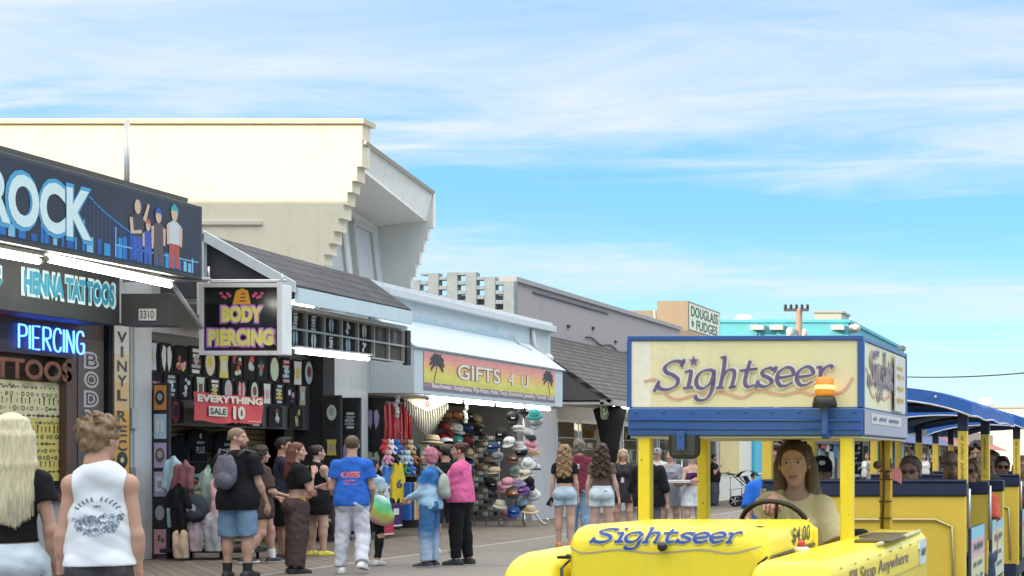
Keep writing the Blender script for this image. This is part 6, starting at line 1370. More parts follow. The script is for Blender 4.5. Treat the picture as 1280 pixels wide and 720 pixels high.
v, q = surf([E((-.015,-.235,1.24),(.135,.075,.20),.02), E((-.015,-.285,1.15),(.10,.055,.095),.02), E((-.015,-.23,1.40),(.09,.05,.06),.03)], .012, (), lambda x,y,z: .003*nz(x,y,z,30)); mesh_obj('bag', v*s_, q, mat('backpack_print',(.10,.105,.14),.7,vary=.6,scale=30), bpk)
mb = MB(); mb.tube([(-.12*s_,-.2*s_,1.42*s_),(-.14*s_,-.12*s_,1.50*s_),(-.14*s_,.1*s_,1.47*s_)], .022, 6); mb.tube([(.10*s_,-.2*s_,1.42*s_),(.14*s_,-.12*s_,1.50*s_),(.14*s_,.1*s_,1.47*s_)], .022, 6); mb.tube([(-.05*s_,-.25*s_,1.45*s_),(0,-.26*s_,1.49*s_),(.04*s_,-.25*s_,1.45*s_)], .01, 6); mb.build('strap', BLACK, bpk, world=False)
I = person('woman with short curly dark hair in an off-shoulder brown shirt, mid-stride in skate shoes', at(326,21.3), -38, 1.66, 'f', 1.0, SK1, ('curlycap',(.045,.030,.022)), dict(m=(.075,.05,.042),hem=.70,sl=.85,t=.02,loose=.03,flat=1,neck=1.36,nr=.14,st=.025), dict(m=(.02,.02,.045),t=.018,len=.52), hyaw=-10, legs=[((-.05,.42,-1),(0,.10,-1)),((.05,-.10,-1),(.02,-.62,-1))], arms=[((-.2,.3,-1),(.3,.8,-.4)),((.22,.2,-1),(-.1,.9,-.25))], shoes=((.02,.02,.025),(.72,.72,.70),(.72,.72,.72),.32))
fr = artfr(); mb = MB(); mb.disc(-.02,1.20,.10,.022,fr,0); scrawl(mb, -.02, 1.155, .2, .05, fr, 0, 0, 5); scrawl(mb, -.02, 1.10, .2, .035, fr, 0, 0, 8); mb.rect(-.08,1.06,.05,1.075,fr,0); on_garment(I, I['top'], mb, 'print', cm((.62,.6,.56),'print'))
I = person('dark-haired man in a navy T-shirt and black shorts looking to the right, behind the group', at(354,22.0), -50, 1.76, 'm', 1.02, SK2, ('short',(.025,.018,.015)), dict(m=(.025,.032,.05),hem=.86,sl=.55,t=.016,loose=.02,flat=1,st=.014), dict(m=BLK,t=.028,len=.98,flare=.02), hyaw=-22, arms=[((-.2,.2,-1),(.2,.9,-.5)),((.2,.25,-1),(-.25,.9,-.4))], shoes=((.03,.03,.03),(.6,.6,.6)))
I = person('auburn-haired woman in a black crop top and brown cargo trousers raising a hand', at(371,19.5), -42, 1.66, 'f', .98, SK1, ('long',(.12,.035,.025)), dict(m=BLK,hem=1.14,sl=.62,t=.022,st=.03,loose=.0), dict(m=(.085,.055,.05),t=.026,len=1.95,flare=.035,amp=.007,n='cargo_trousers'), hyaw=-28, hroll=-6, arms=[((-.2,.35,-1),(.5,.9,.2)),((.35,.35,-1),(-.45,.35,1.0))], shoes=((.02,.02,.022),(.04,.04,.04)), legs=[((-.06,.05,-1),(-.02,-.06,-1)),((.08,-.06,-1),(.03,-.08,-1))])
v, q = surf([RC((.15,.02,1.0),(.17,.03,.66),.045,.03,.02)], .012, (), lambda x,y,z: .004*nz(x,y,z,35)); mesh_obj('tied_scarf', v*I['s'], q, cm((.42,.24,.08),'cloth'), I['root'])
I = person('woman in a black tank dress and yellow clogs at the shirt racks, half hidden', at(397,23.0), -20, 1.66, 'f', 1.12, SK3, ('bun',(.05,.03,.025)), dict(m=BLK,hem=.66,sl=0,t=.010,loose=.02,flat=1,n='dress'), None, hyaw=-20, arms=[((-.25,.3,-1),(.2,.9,-.1)),((.3,.2,-1),(-.25,.9,-.1))], shoes=((.66,.54,.07),(.66,.54,.07)))
I = person('man walking away in a royal blue T-shirt with pink lettering and light grey sweatpants', at(440,19.45), 18, 1.75, 'm', 1.02, SK1, ('crop',(.10,.065,.04)), dict(m=(.03,.13,.52),hem=.87,sl=.58,t=.018,loose=.022,flat=1,st=.018), dict(m=(.56,.57,.63),t=.020,len=1.98,flare=.014,amp=.007,n='sweatpants'), legs=[((-.07,.10,-1),(-.02,-.12,-1)),((.10,.02,-1),(.06,-.72,-1))], arms=[((-.22,.06,-1),(.15,.75,-.75)),((.22,.06,-1),(-.1,.7,-.75))], shoes=((.66,.66,.66),(.72,.72,.72)), hyaw=3)
fr = artfr(); mb = MB(); mb.text('OSS', 0, 1.265, .225, .08, fr, 0, 0, off=.06); scrawl(mb, -.01, 1.185, .13, .035, fr, 0, 0, 6); scrawl(mb, 0, 1.145, .21, .018, fr, 0, 0, 14); on_garment(I, I['top'], mb, 'print', cm((.68,.16,.18),'print'))
I = person('girl in pale blue tee and black leggings behind the man in royal blue', at(466,20.9), 0, 1.47, 'f', .92, SK2, ('pony',(.02,.015,.014)), dict(m=(.34,.45,.55),hem=.90,sl=.6,t=.016,loose=.015,flat=1), dict(m=BLK,t=.006,len=1.9,n='leggings'), hyaw=-15, shoes=((.55,.56,.55),(.68,.68,.66)), legs=[((-.08,.12,-1),(0,-.1,-1)),((.08,-.02,-1),(.02,-.28,-1))])
bg_ = thing('tote_bag', 'neon rainbow tote bag hanging at the side of the girl in pale blue', 'bag', (*at(474,20.8),.55)); v, q = surf([E((.0,0,.22),(.17,.09,.20),.03), E((.07,0,.12),(.13,.07,.13),.03)], .014, (), lambda x,y,z: .006*nz(x,y,z,24)); 
u_ = v[:,0]*.5+v[:,2]*1.0+.02*np.sin(v[:,0]*30); stops = np.array([[.62,.16,.34],[.64,.46,.36],[.60,.60,.12],[.16,.62,.22],[.20,.62,.42],[.55,.60,.66]]); tt_ = np.clip((u_-u_.min())/(u_.max()-u_.min())*5, 0, 4.999); i_ = tt_.astype(int); fc_ = (tt_-i_)[:,None]; mesh_obj('bag', v, q, PRINTM, bg_, stops[i_]*(1-fc_)+stops[i_+1]*fc_)
mb = MB(); mb.tube([(-.1,0,.38),(-.12,.05,.62),(-.08,.08,.66)], .01, 6); mb.tube([(.05,0,.38),(-.04,.05,.62),(-.08,.08,.66)], .01, 6); mb.build('handle', cm((.5,.5,.2),'cloth'), bg_, world=False)
# pair at the gift shop
def dye(v):
    z = v[:,2]+.05*np.sin(v[:,0]*14)*np.sin(v[:,1]*11+1); t_ = np.clip((z-1.02)/.30, 0, 1)[:,None]; arm_ = (np.abs(v[:,0]) > .17)[:,None]
    return np.where(t_ > .55, np.array((.04,.17,.44)), np.array((.36,.55,.72)))*np.clip(abs(t_-.55)*6, .35, 1)+np.array((.5,.62,.75))*(1-np.clip(abs(t_-.55)*6, .35, 1))
def dye2(v):
    t_ = np.clip((.55+.06*np.sin(v[:,0]*17)-v[:,2])/.25, 0, 1)[:,None]; return np.array((.05,.15,.32))*(1-t_)+np.array((.38,.50,.66))*t_
I = person('woman with pink hair in a blue tie-dye sweatsuit facing left outside the gift shop', at(537,20.6), 92, 1.60, 'f', .96, SK3, ('bob',(.42,.15,.19)), dict(m=BLK,col=dye,hem=.86,sl=1.9,t=.015,st=.014,loose=.018,flat=1,n='sweatshirt',hood=0), dict(m=BLK,col=dye2,t=.015,len=1.95,flare=.025,n='sweatpants'), hyaw=8, arms=[((-.05,.25,-1),(.3,.9,-.35)),((.1,.2,-1),(-.3,.95,-.35))], shoes=((.03,.03,.035),(.6,.6,.6)), belly=.02)
bpk = thing('backpack', 'grey-green quilted backpack on the woman with pink hair', 'backpack', (*at(537,20.6),0), R(92)); s_ = I['s']
v, q = surf([E((.02,-.20,1.20),(.12,.075,.19),.02), E((.02,-.245,1.10),(.09,.045,.09),.02)], .012, (), lambda x,y,z: .003*nz(x,y,z,40)); mesh_obj('bag', v*s_, q, mat('quilted_bag',(.34,.37,.33),.8,vary=.4,scale=26), bpk)
mb = MB(); mb.tube([(q_*s_ if i==0 else q_*s_, a*s_, b*s_) for i,(q_,a,b) in enumerate(((.12,-.16,1.36),(.14,-.05,1.47),(.14,.09,1.40),(.13,.12,1.2)))], .022, 6); mb.build('strap', cm((.3,.33,.3),'cloth'), bpk, world=False)
I = person('dark-haired person in black standing between the pink-haired woman and the pink hoodie', at(556,23.6), 40, 1.66, 'm', .95, SK2, ('short',(.02,.015,.014)), dict(m=BLK,hem=.84,sl=.6,t=.018,loose=.02,flat=1), dict(m=(.03,.03,.035),t=.022,len=.95), shoes=((.5,.5,.5),(.6,.6,.6)), hyaw=25)
I = person('woman in a bright pink hoodie and black trousers with her hands in the front pocket', at(575,21.1), 95, 1.68, 'f', 1.14, SK2, ('bun',(.055,.018,.022)), dict(m=(.66,.13,.30),hem=.90,sl=1.95,t=.026,st=.020,loose=.015,flat=1,n='hoodie',hood=0,amp=.007), dict(m=BLK,t=.014,len=1.95,flare=.012), hyaw=14, arms=[((-.02,.15,-1),(.3,.95,-.25)),((.12,.18,-1),(-.35,.95,-.20))], shoes=((.015,.015,.015),(.05,.05,.05)), belly=.04, legs=[((-.04,.06,-1),(0,-.02,-1)),((.06,-.08,-1),(.02,-.12,-1))])
# three walkers beside the tram
I = person('woman with long wavy golden hair in denim shorts and orange sandals holding a phone', at(706,25.3), 14, 1.70, 'f', .98, SK3, ('longwave',(.27,.165,.085)), dict(m=BLK,hem=1.10,sl=.45,t=.012,st=.012), dict(m=(.42,.54,.64),t=.016,len=.46,waist=1.04,flare=.02), arms=[((-.18,-.05,-1),(-.12,.05,-1)),((.16,-.02,-1),(.1,.3,-1))], shoes=((.62,.20,.06),(.55,.36,.2)), legs=[((-.03,.03,-1),(.02,-.08,-1)),((.03,-.02,-1),(.02,-.22,-1))])
ph = thing('phone', 'black phone held in the left hand of the woman with long wavy hair', 'phone', (*at(688,25.2),.70)); mb = MB(); mb.box((-.04,-.012,-.08),(.04,.004,.08)); o = mb.build('case', BLACK, ph, .006, world=False); ph.rotation_euler = (R(20),R(30),R(20)); ph.location.z = .76
I = person('grey-haired person in a maroon T-shirt and jeans walking between the two women in shorts', at(724,26.4), 18, 1.80, 'm', 1.0, SK1, ('bob',(.16,.14,.12)), dict(m=(.17,.028,.05),hem=.85,sl=.6,t=.018,loose=.02,flat=1), dict(m=(.20,.33,.48),t=.022,len=1.98,flare=.02), shoes=((.2,.2,.2),(.5,.5,.5)), legs=[((-.06,.12,-1),(-.02,-.1,-1)),((.08,-.05,-1),(.02,-.3,-1))])
fr = artfr(); mb = MB(); mb.text('S', -.02, 1.30, .06, .09, fr, 0, 0, off=.05); on_garment(I, I['top'], mb, 'print', cm((.62,.6,.6),'print'))
I = person('woman with dark curly hair in brown tee and pale denim shorts, from behind', at(752,24.6), 14, 1.71, 'f', 1.08, SK3, ('longcurl',(.055,.030,.022)), dict(m=(.125,.088,.075),hem=1.06,sl=.45,t=.010,st=.010), dict(m=(.54,.63,.68),t=.016,len=.46,waist=1.06,flare=.02), arms=[((-.20,-.02,-1),(-.10,.15,-1)),((.24,-.02,-1),(.22,.10,-1))], shoes=((.5,.5,.5),(.6,.6,.6)))
fr = artfr(); mb = MB(); mb.rect(.05,.965,.10,.98,fr,0); mb.rect(.03,.88,.032,.96,fr,.001); on_garment(I, I['bottom'], mb, 'pocket_patch', cm((.03,.03,.035),'print'))
# people in front of the taffy shop
I = person('blonde woman in mirrored sunglasses and a dark hoodie wearing a yellow lanyard', at(779,29.6), 192, 1.65, 'f', 1.0, SK1, ('longface',(.45,.33,.17)), dict(m=(.035,.032,.035),hem=.66,sl=1.9,t=.022,st=.016,loose=.03,flat=1,n='hoodie'), None, hyaw=5, hres=.006, arms=[((-.15,.05,-1),(0,.3,-1)),((.15,.05,-1),(0,.3,-1))]); glasses(I, (.5,.42,.42), (.4,.35,.35), 1.15)
mb = MB(); fr = artfr(1); mb.poly([(.07,1.43),(.085,1.43),(.012,1.17),(-.002,1.17)],fr,0); mb.poly([(-.07,1.43),(-.085,1.43),(-.012,1.17),(.002,1.17)],fr,.001); mb.rect(-.03,1.07,.03,1.17,fr,.002,1); on_garment(I, I['top'], mb, 'lanyard', [cm((.55,.5,.12),'print'), cm((.6,.6,.58),'print')], 1)
person('stout man in a black sweatshirt standing behind the left yellow cab post', at(811,23.2), -8, 1.62, 'm', 1.32, SK1, ('short',(.05,.04,.03)), dict(m=BLK,hem=.80,sl=1.3,t=.022,loose=.03,flat=1,st=.02), dict(m=(.10,.11,.13),t=.02,len=1.95), arms=[((-.3,.05,-1),(-.1,.3,-1)),((.3,.05,-1),(.1,.2,-1))], hres=.008)
I = person('man in a grey cap and white T-shirt near the shop windows behind the tram', at(822,33.5), 186, 1.69, 'm', 1.0, SK1, ('crop',(.05,.04,.03)), dict(m=(.6,.6,.6),hem=.86,sl=.6,t=.018,loose=.02,flat=1), dict(m=(.08,.08,.1),t=.02,len=1.0), res=.015, hres=.007); cap(I, (.30,.31,.34), False, (.1,.1,.12))
I = person('girl in a grey lettered sweatshirt dress carrying a flat white pizza box', at(838,28.4), 186, 1.63, 'f', 1.0, SK1, ('pony',(.03,.022,.02)), dict(m=(.27,.28,.32),hem=.63,sl=1.2,t=.024,loose=.045,flat=1,st=.022,n='sweatshirt_dress'), None, hyaw=-12, arms=[((-.2,.15,-1),(.1,.98,.02)),((.2,.15,-1),(-.1,.98,.02))], hres=.006, shoes=((.5,.5,.5),(.6,.6,.6)))
mb = MB(); mb.text('JCPD', 0, 1.29, .19, .06, artfr(1), 0, 0, off=.04); on_garment(I, I['top'], mb, 'print', cm((.05,.08,.2),'print'), 1)
pzb = thing('pizza_box', 'flat white pizza box held out by the girl in the grey sweatshirt dress', 'box', (at(848,28.05)[0],28.0,1.03)); MB().box((-.24,-.2,0),(.24,.2,.045)).build('tray', cm((.66,.66,.62)), pzb, .004, world=False); MB().box((-.243,-.203,.03),(.243,.203,.05)).build('lid', cm((.7,.7,.67)), pzb, .004, world=False)
I = person('girl in a purple bikini top and white skater shorts with a hand to her face', at(866,28.2), 204, 1.60, 'f', .98, SK3, ('pony',(.20,.12,.07)), dict(m=(.07,.025,.10),k='tube',hem=1.17,up=1.33,sl=0,t=.008,n='bikini_top',arm=.06), dict(m=(.68,.71,.73),t=.026,len=.62,flare=.065,waist=1.05,n='shorts'), hyaw=10, hres=.006, arms=[((-.25,.30,-1),(.62,.45,1.1)),((.25,.2,-1),(-.85,.8,.35))], shoes=((.6,.6,.6),(.7,.7,.7)))
# green paper sign behind them
gp = thing('paper_sign', 'bright lime green paper sign behind the two girls at the shop', 'sign', (at(848,36)[0],36,1.3)); a = PY(841,557,36); b = PY(866,574,36); MB().box((a.x,36,b.z),(b.x,36.02,a.z)).build('sheet', cm((.16,.75,.04),'print'), gp); MB().tube([(a.x+.2,36.05,0),(a.x+.2,36.05,b.z+.05)], .02, 6).build('stand', STEEL, gp)
# woman with a stroller and a child in it
wx, wy = at(893,47.5)
person('dark-haired woman in a black T-shirt and grey trousers pushing the black stroller', (wx,wy), -92, 1.62, 'f', 1.22, SK1, ('crop',(.02,.016,.015)), dict(m=BLK,hem=.82,sl=.55,t=.02,loose=.02,flat=1), dict(m=(.08,.085,.11),t=.03,len=1.97,flare=.03), arms=[((-.1,.35,-1),(0,1,.1)),((.15,.3,-1),(-.25,.6,1.0))], res=.016, hres=.008, belly=.03)
sx = wx+1.25; sc = thing('stroller', 'black folding stroller with grey wheels beside the woman in black', 'stroller', (sx,wy,0))
mb = MB()
for y_ in (-.24,.24): mb.tube([(-.80,y_,1.02),(-.62,y_,.98),(-.1,y_,.50),(.45,y_,.18)], .018, 6); mb.tube([(-.10,y_,.52),(-.55,y_,.17)], .016, 6)
mb.tube([(-.80,-.24,1.02),(-.80,.24,1.02)], .02, 6); mb.build('frame', cm((.03,.03,.032)), sc, world=False)
mb = MB(); mb.slab([(-.32,-.22,.92),(-.32,.22,.92),(-.05,.22,.48),(-.05,-.22,.48)], .05); mb.slab([(-.05,-.22,.5),(-.05,.22,.5),(.38,.22,.42),(.38,-.22,.42)], .06); mb.build('seat', cm(BLK,'cloth'), sc, world=False)
mb = MB(); V = []; F = []
for i in range(7):
    a = R(20+i*22)
    for j in range(2): V.append((-.20+.36*math.cos(a)*-1, (-.24,.24)[j], .80+.32*math.sin(a)))
for i in range(6): F.append((2*i,2*i+1,2*i+3,2*i+2))
mb.add(V, F, 0, True); mb.build('hood', cm(BLK,'cloth'), sc, world=False)
mb = MB(); mb.box((-.3,-.2,.22),(.2,.2,.42)); mb.build('basket', cm(BLK,'cloth'), sc, .03, world=False)
for x, y in ((-.55,-.27),(-.55,.27),(.45,-.24),(.45,.24),(.0,-.27)):
    if x == 0: continue
    r_ = .17 if x < 0 else .14; mb = MB(); mb.lathe([(r_*.72,-.025),(r_,-.025),(r_,.025),(r_*.72,.025)], (x,y,r_), 18, 0, (0,1,0)); wh = mb.build('wheel', BLACK, sc, world=False); mb = MB()
    for k in range(5): a = 2*math.pi*k/5; mb.tube([(x,y-.034,r_),(x+r_*.75*math.cos(a),y-.034,r_+r_*.75*math.sin(a))], .02, 5)
    mb.build('spokes', cm((.45,.45,.45)), wh, world=False)
person('toddler in a pale shirt sitting in the black stroller', (sx+.10,wy), -92, 1.0, 'm', .95, SK3, ('bob',(.10,.06,.04)), dict(m=(.5,.42,.38),hem=.95,sl=.6,t=.02), dict(m=(.4,.36,.36),t=.02,len=1.2), pz=.56, legs=[((-.1,.95,-.15),(0,.4,-1)),((.1,.95,-.15),(0,.4,-1))], lean=(0,-.18), res=.02, hres=.01, shoes=None, feet=False, arms=[((-.1,.4,-1),(.2,1,-.3)),((.1,.4,-1),(-.2,1,-.3))])
# driver
dx, dy, _ = tl(.095, 2.02)
I = person('woman driving the tram in a pale yellow T-shirt, hand on the wheel', (dx,dy), 178, 1.70, 'f', .98, (.60,.37,.29), ('longface',(.20,.135,.08),(.085,.055,.035),(.36,.26,.16)), dict(m=mat('pale_yellow_tee',(.78,.66,.38),.9,vary=.08,scale=5,bump=.3,bscale=40,spec=.2),hem=.86,sl=.80,t=.024,st=.022,loose=.02,flat=1,amp=.006,fq=11,nr=.080,neck=1.45), dict(m=(.03,.04,.07),t=.015,len=1.9), pz=.733, hs=1.10, legs=[((-.12,.98,-.1),(0,.3,-1)),((.12,.98,-.1),(0,.3,-1))], arms=[((-.42,.30,-.80),(.25,.75,-.45)),('ik',tuple(tl(.13,1.38,1.265)),(.6,-.1,-1))], hyaw=6, hpitch=-1, hroll=3, hres=.0038, res=.009, curls=(.45,1.15), palms=[None,(.0,.25,-1)], extra=dict(hdir=[None,(-.25,.85,-.25)]), feet=False, shoes=None, lean=(0,.03))
info_driver = I
def clip(mb):
    mb.tube([(-.045,.03,.137),(-.02,.055,.135),(.02,.055,.135),(.045,.03,.137)], .010, 6); mb.ball((.02,.05,.145), (.03,.015,.013)); mb.ball((-.025,.05,.142), (.028,.014,.012))
head_part(I, 'hair_clip', clip, cm((.02,.015,.012),'hair'))
# passengers
def rider(label, px, Y, hz, yaw=180, **k):
    """seated rider: hz is the height of the head's middle"""
    h = k.pop('h', 1.72); k.setdefault('arms', [((-.1,.35,-1),(.2,.9,-.5)),((.1,.35,-1),(-.2,.9,-.5))]); pz_ = hz-(HEADZ-.93)*h/1.75
    return person(label, at(px, Y), yaw, h, pz=pz_, legs=[((-.1,.98,-.05),(0,.15,-1)),((.1,.98,-.05),(0,.15,-1))], feet=False, shoes=None, res=.015, hres=k.pop('hres', .005), **k)
tops = lambda c, **k: dict(m=c, hem=.9, sl=.6, t=.018, loose=.02, flat=1, **k)
jn = dict(m=(.05,.07,.12), t=.02, len=1.9)
I = rider('rider in a black cap with face half hidden just behind the driver', 1027, 11.75, 1.345, top=tops((.03,.03,.035)), bottom=jn, skin=SK4, hair=('crop',(.02,.015,.012)), hyaw=15); cap(I, (.016,.016,.018), False, (.55,.55,.55))
I = rider('rider in a royal blue shirt at the far side of the front trailer', 968, 12.6, 1.46, top=tops((.02,.14,.60)), bottom=jn, w=1.1)
I = rider('grey-haired man in small sunglasses peering over the front trailer rail', 1138, 11.8, 1.35, top=tops((.2,.22,.25)), bottom=jn, skin=(.52,.29,.22), hair=('short',(.17,.12,.085)), w=1.1, hyaw=-4, h=1.74); glasses(I, (.02,.012,.012), (.12,.06,.03), .88)
I = rider('bald bearded man in wraparound sunglasses looking to the right in the second row', 1188, 12.85, 1.405, top=tops((.06,.07,.09)), bottom=jn, skin=(.52,.32,.25), hair=('bald',(.12,.08,.06)), w=1.15, hyaw=22, h=1.78); glasses(I, (.012,.012,.014), (.02,.02,.02), .95)
v, q = surf([E((0,.066,-.100),(.040,.028,.030),.02)], .008, (), lambda x,y,z: .002*nz(x,y,z,120)); mesh_obj('beard', (I['hc']+v@I['HR'].T)*I['s'], q, cm((.12,.09,.075),'hair'), I['root'])
I = rider('woman with short ash-blonde hair and black sunglasses turned to the left between the posts', 1219, 12.9, 1.345, top=tops((.60,.12,.08)), bottom=jn, sex='f', hair=('bob',(.24,.17,.11)), skin=SK3, hyaw=-42, h=1.66); glasses(I, (.012,.012,.014), (.02,.02,.02), 1.15)
I = rider('man in a black broad cap sitting behind the ash-blonde woman', 1222, 14.4, 1.49, top=tops((.03,.03,.035)), bottom=jn, hair=('curlycap',(.015,.012,.012)), hyaw=-10)
I = rider('young rider in dark sunglasses and a red hooded jacket behind the second yellow post', 1253, 16.1, 1.365, top=dict(m=(.55,.06,.05),hem=.9,sl=1.9,t=.025,n='jacket',hood=1), bottom=jn, hair=('short',(.018,.014,.012)), skin=SK1, hyaw=12, h=1.68); glasses(I, (.02,.015,.015), (.02,.02,.02), 1.0)
I = rider('rider with brown hair glimpsed behind the rider in the red jacket', 1240, 16.9, 1.43, top=tops((.5,.5,.48)), bottom=jn, hair=('long',(.16,.09,.05)), sex='f', skin=SK3)
I = rider('rider with long dark blond hair at the right edge of the photo', 1279, 15.9, 1.37, top=tops((.24,.06,.05)), bottom=jn, hair=('long',(.22,.13,.07)), sex='f', skin=SK3, hyaw=20)
# a few people far off, seen between the posts
fp_ = [(1084,52,'f',(.7,.68,.66),'long','distant woman in white beyond the front trailer, nearest to the cab post'),(1093,44,'m',(.26,.28,.3),'crop','distant man in grey standing beside the trailer with his back to us'),(1155,55,'f',(.66,.6,.58),'long','distant woman in a white top seen between the two riders in sunglasses'),(1165,57,'f',(.03,.03,.03),'bun','distant woman in black seen just left of the yellow trailer post'),(1108,62,'m',(.5,.3,.3),'short','distant man in a faded red shirt far along the walk'),(905,62,'m',(.15,.2,.3),'short','distant man in a dark blue shirt under the brown shop awning')]
for k, (px_, Y_, sx_, c_, hr__, lab) in enumerate(fp_[:5]):
    person(lab, at(px_, Y_), (170, 10, 185, 160, 0)[k], 1.68, sx_, 1.0, SK1, (hr__,(.06,.04,.03)), tops(c_), dict(m=(.08,.09,.12),t=.02,len=1.0 if k % 2 else 1.9), res=.022, hres=.012)
# ================================================================== goods on show at the two open shops
rnd = random.Random(31)
CN = {'pale mint':(.50,.60,.50),'white':(.66,.67,.66),'pink':(.62,.30,.36),'yellow':(.62,.50,.10),'pale blue':(.42,.56,.66),'lavender':(.46,.38,.58),'tan':(.48,.38,.24),'grey':(.34,.36,.37),'red':(.50,.06,.06),'dark red':(.22,.04,.04),'teal':(.06,.32,.32),'navy':(.03,.05,.14),'black':(.02,.02,.022),'orange':(.60,.24,.06),'green':(.08,.28,.12),'purple':(.20,.10,.34),'cream':(.62,.56,.44),'rust':(.34,.13,.06),'brown':(.16,.09,.055),'royal blue':(.04,.14,.46)}
SHN = {0:'oval',1:'block',2:'winged',3:'speckled',4:'striped'}
bx = WX-.2
def shirt_panel(y, z, hw, hh, colname, kind, label, cut=0):
    t = thing('display_shirt', label, 'T-shirt', (bx+.02, y, z-hh), group='printed shirts on the shop board')
    mb = MB(); fr = FX(bx+.03, 0, 0); sl_ = rnd.uniform(-.012,.012)
    mb.prism([(y-hw,z-hh+sl_),(y+hw,z-hh-sl_),(y+hw*.98,z+hh*.8),(y+hw*.55,z+hh),(y-hw*.5,z+hh),(y-hw*.98,z+hh*.82)], -.02, .012, fr); mb.build('folded_shirt', cm((.022,.022,.025),'cloth'), t)
    mb = MB(); c2 = rnd.choice(list(CN.values())[:10]); c3 = rnd.choice(list(CN.values())[:12]); motif(mb, y, z-.01, min(hh*.90, hw*1.25), fr, [0,1,2,0], kind, .018); mb.build('print', [cm(CN[colname],'print'), cm(c3,'print'), cm(c2,'print')], t)
top_row = [('pale blue',1),('white',2),('pink',3),('white',4),('cream',0),('yellow',1),('pale mint',3),('grey',3),('teal',3),('pale mint',0),('pink',4),('white',1),('pale blue',0)]
low_row = [('dark red',3),('grey',4),('white',3),('pale mint',1),('white',4),('lavender',0),('pink',2),('pale mint',0),('white',1),('pale blue',4),('navy',3),('tan',1)]
for k, (c, kd) in enumerate(top_row):
    shirt_panel(22.52+k*.365, 3.0-.012*(k % 3), .165, .225, c, kd, 'black shirt with %s %s print, %s from left in the top row' % (c, SHN[kd], ORD[k]))
for k, (c, kd) in enumerate(low_row):
    shirt_panel(22.62+k*.37, 2.575+.012*(k % 2), .160, .185, c, kd, 'black shirt with %s %s print, %s from left in the second row' % (c, SHN[kd], ORD[k]))
for k, (c, kd) in enumerate((('grey',3),('dark red',0),('tan',3),('grey',1),('pale mint',3),('brown',3))):
    shirt_panel((22.75,23.1,24.75,25.25,25.85,26.5)[k], 2.19, .21, .185, c, kd, 'black shirt with dull %s %s print, %s from left beside the banner' % (c, SHN[kd], ORD[k]))
# black T-shirts on hangers against the slat wall
def tee_poly(a, z, w_, h_): return [(a-w_*.32,z-h_),(a+w_*.32,z-h_),(a+w_*.33,z-h_*.45),(a+w_*.52,z-h_*.52),(a+w_*.60,z-h_*.30),(a+w_*.34,z-.03*h_),(a+w_*.12,z+.0),(a,z-.06*h_),(a-w_*.12,z),(a-w_*.34,z-.03*h_),(a-w_*.60,z-h_*.30),(a-w_*.52,z-h_*.52),(a-w_*.33,z-h_*.45)]
hx_ = WX-.95
for k, (px_, py_, txt, lab) in enumerate(((222,545,'','plain black T-shirt hanging by the left edge of the slat wall'),(248,535,'PLUS','black T-shirt lettered PLUS hanging on the slat wall under the sale banner'),(282,538,'HER','black T-shirt lettered HER hanging behind the bearded man'),(357,538,'','wide plain black T-shirt hanging in the middle of the slat wall'),(402,540,'','plain black T-shirt hanging at the right end of the slat wall'))):
    p_ = PX(px_, py_, hx_); t = thing('hanging_shirt', lab, 'T-shirt', (hx_, p_.y, p_.z-.75), group='black T-shirts on the slat wall')
    mb = MB(); fr = FX(hx_); w_ = .62 if k else .4; mb.prism(tee_poly(p_.y, p_.z, w_, .74), -.03, .03, fr); mb.build('cloth', cm((.014,.014,.016),'cloth'), t, .02)
    mb = MB(); mb.tube([(hx_-.15,p_.y,p_.z+.06),(hx_,p_.y,p_.z+.06),(hx_,p_.y,p_.z-.02)], .01, 5); mb.build('hook', BLACK, t)
    if txt: mb = MB(); mb.text(txt, p_.y, p_.z-.36, .22, .11, fr, .037, 0, off=.01); scrawl(mb, p_.y, p_.z-.24, .2, .07, fr, .037, 0, 5); mb.disc(p_.y, p_.z-.13, .03, .045, fr, .037); mb.build('print', cm((.55,.55,.54),'print'), t)
# racks of pictures and prints
def rack(name, label, px0, px1, py0, py1, Y, n, cols, cat='rack'):
    a = PY(px0, py0, Y); b = PY(px1, py1, Y); z1_ = a.z; z0_ = max(.04, b.z); t = thing(name, label, cat, ((a.x+b.x)/2, Y, 0))
    mb = MB(); mb.box((a.x,Y,z0_),(b.x,Y+.06,z1_)); mb.box((a.x,Y,0),(a.x+.04,Y+.3,z0_)); mb.box((b.x-.04,Y,0),(b.x,Y+.3,z0_)); mb.build('panel', cm((.03,.03,.034)), t, .006); fr = FY(Y); hh = (z1_-z0_)/n; wd = (b.x-a.x)
    for k in range(n):
        c = cols[k]; zc_ = z1_-hh*(k+.5); mb = MB(); mb.box((a.x+wd*.14,Y-.012,zc_-hh*.43),(b.x-wd*.14,Y-.001,zc_+hh*.43), 0); motif(mb, (a.x+b.x)/2, zc_, min(hh*.36, wd*.45), fr, [1,2,1,2], c[2], .016); mb.build('picture', [cm(CN[c[0]],'print'), cm(CN[c[1]],'print'), cm(CN['grey'],'print')], t)
    return t
rack('picture_rack', 'tall narrow black rack of six framed pictures at the left post of the shirt shop', 190, 211, 479, 697, 22.3, 6, [('orange','black',0),('pale blue','white',2),('lavender','brown',0),('lavender','white',1),('black','grey',0),('pink','brown',3)])
rack('print_rack', 'narrow black rack of dark printed panels left of the white pilaster', 404, 426, 494, 668, 26.8, 4, [('black','pale mint',0),('black','yellow',1),('black','grey',0),('black','white',3)])
rack('print_rack', 'wide black rack with a chart of white marks and lavender prints before the pilaster', 426, 450, 497, 668, 27.2, 3, [('black','white',4),('lavender','white',2),('lavender','pink',3)])
rack('sandal_rack', 'black rack of pale flip-flops at the left end of the gift shop', 453, 481, 498, 655, 28.9, 3, [('black','lavender',2),('black','pale mint',2),('black','white',2)])
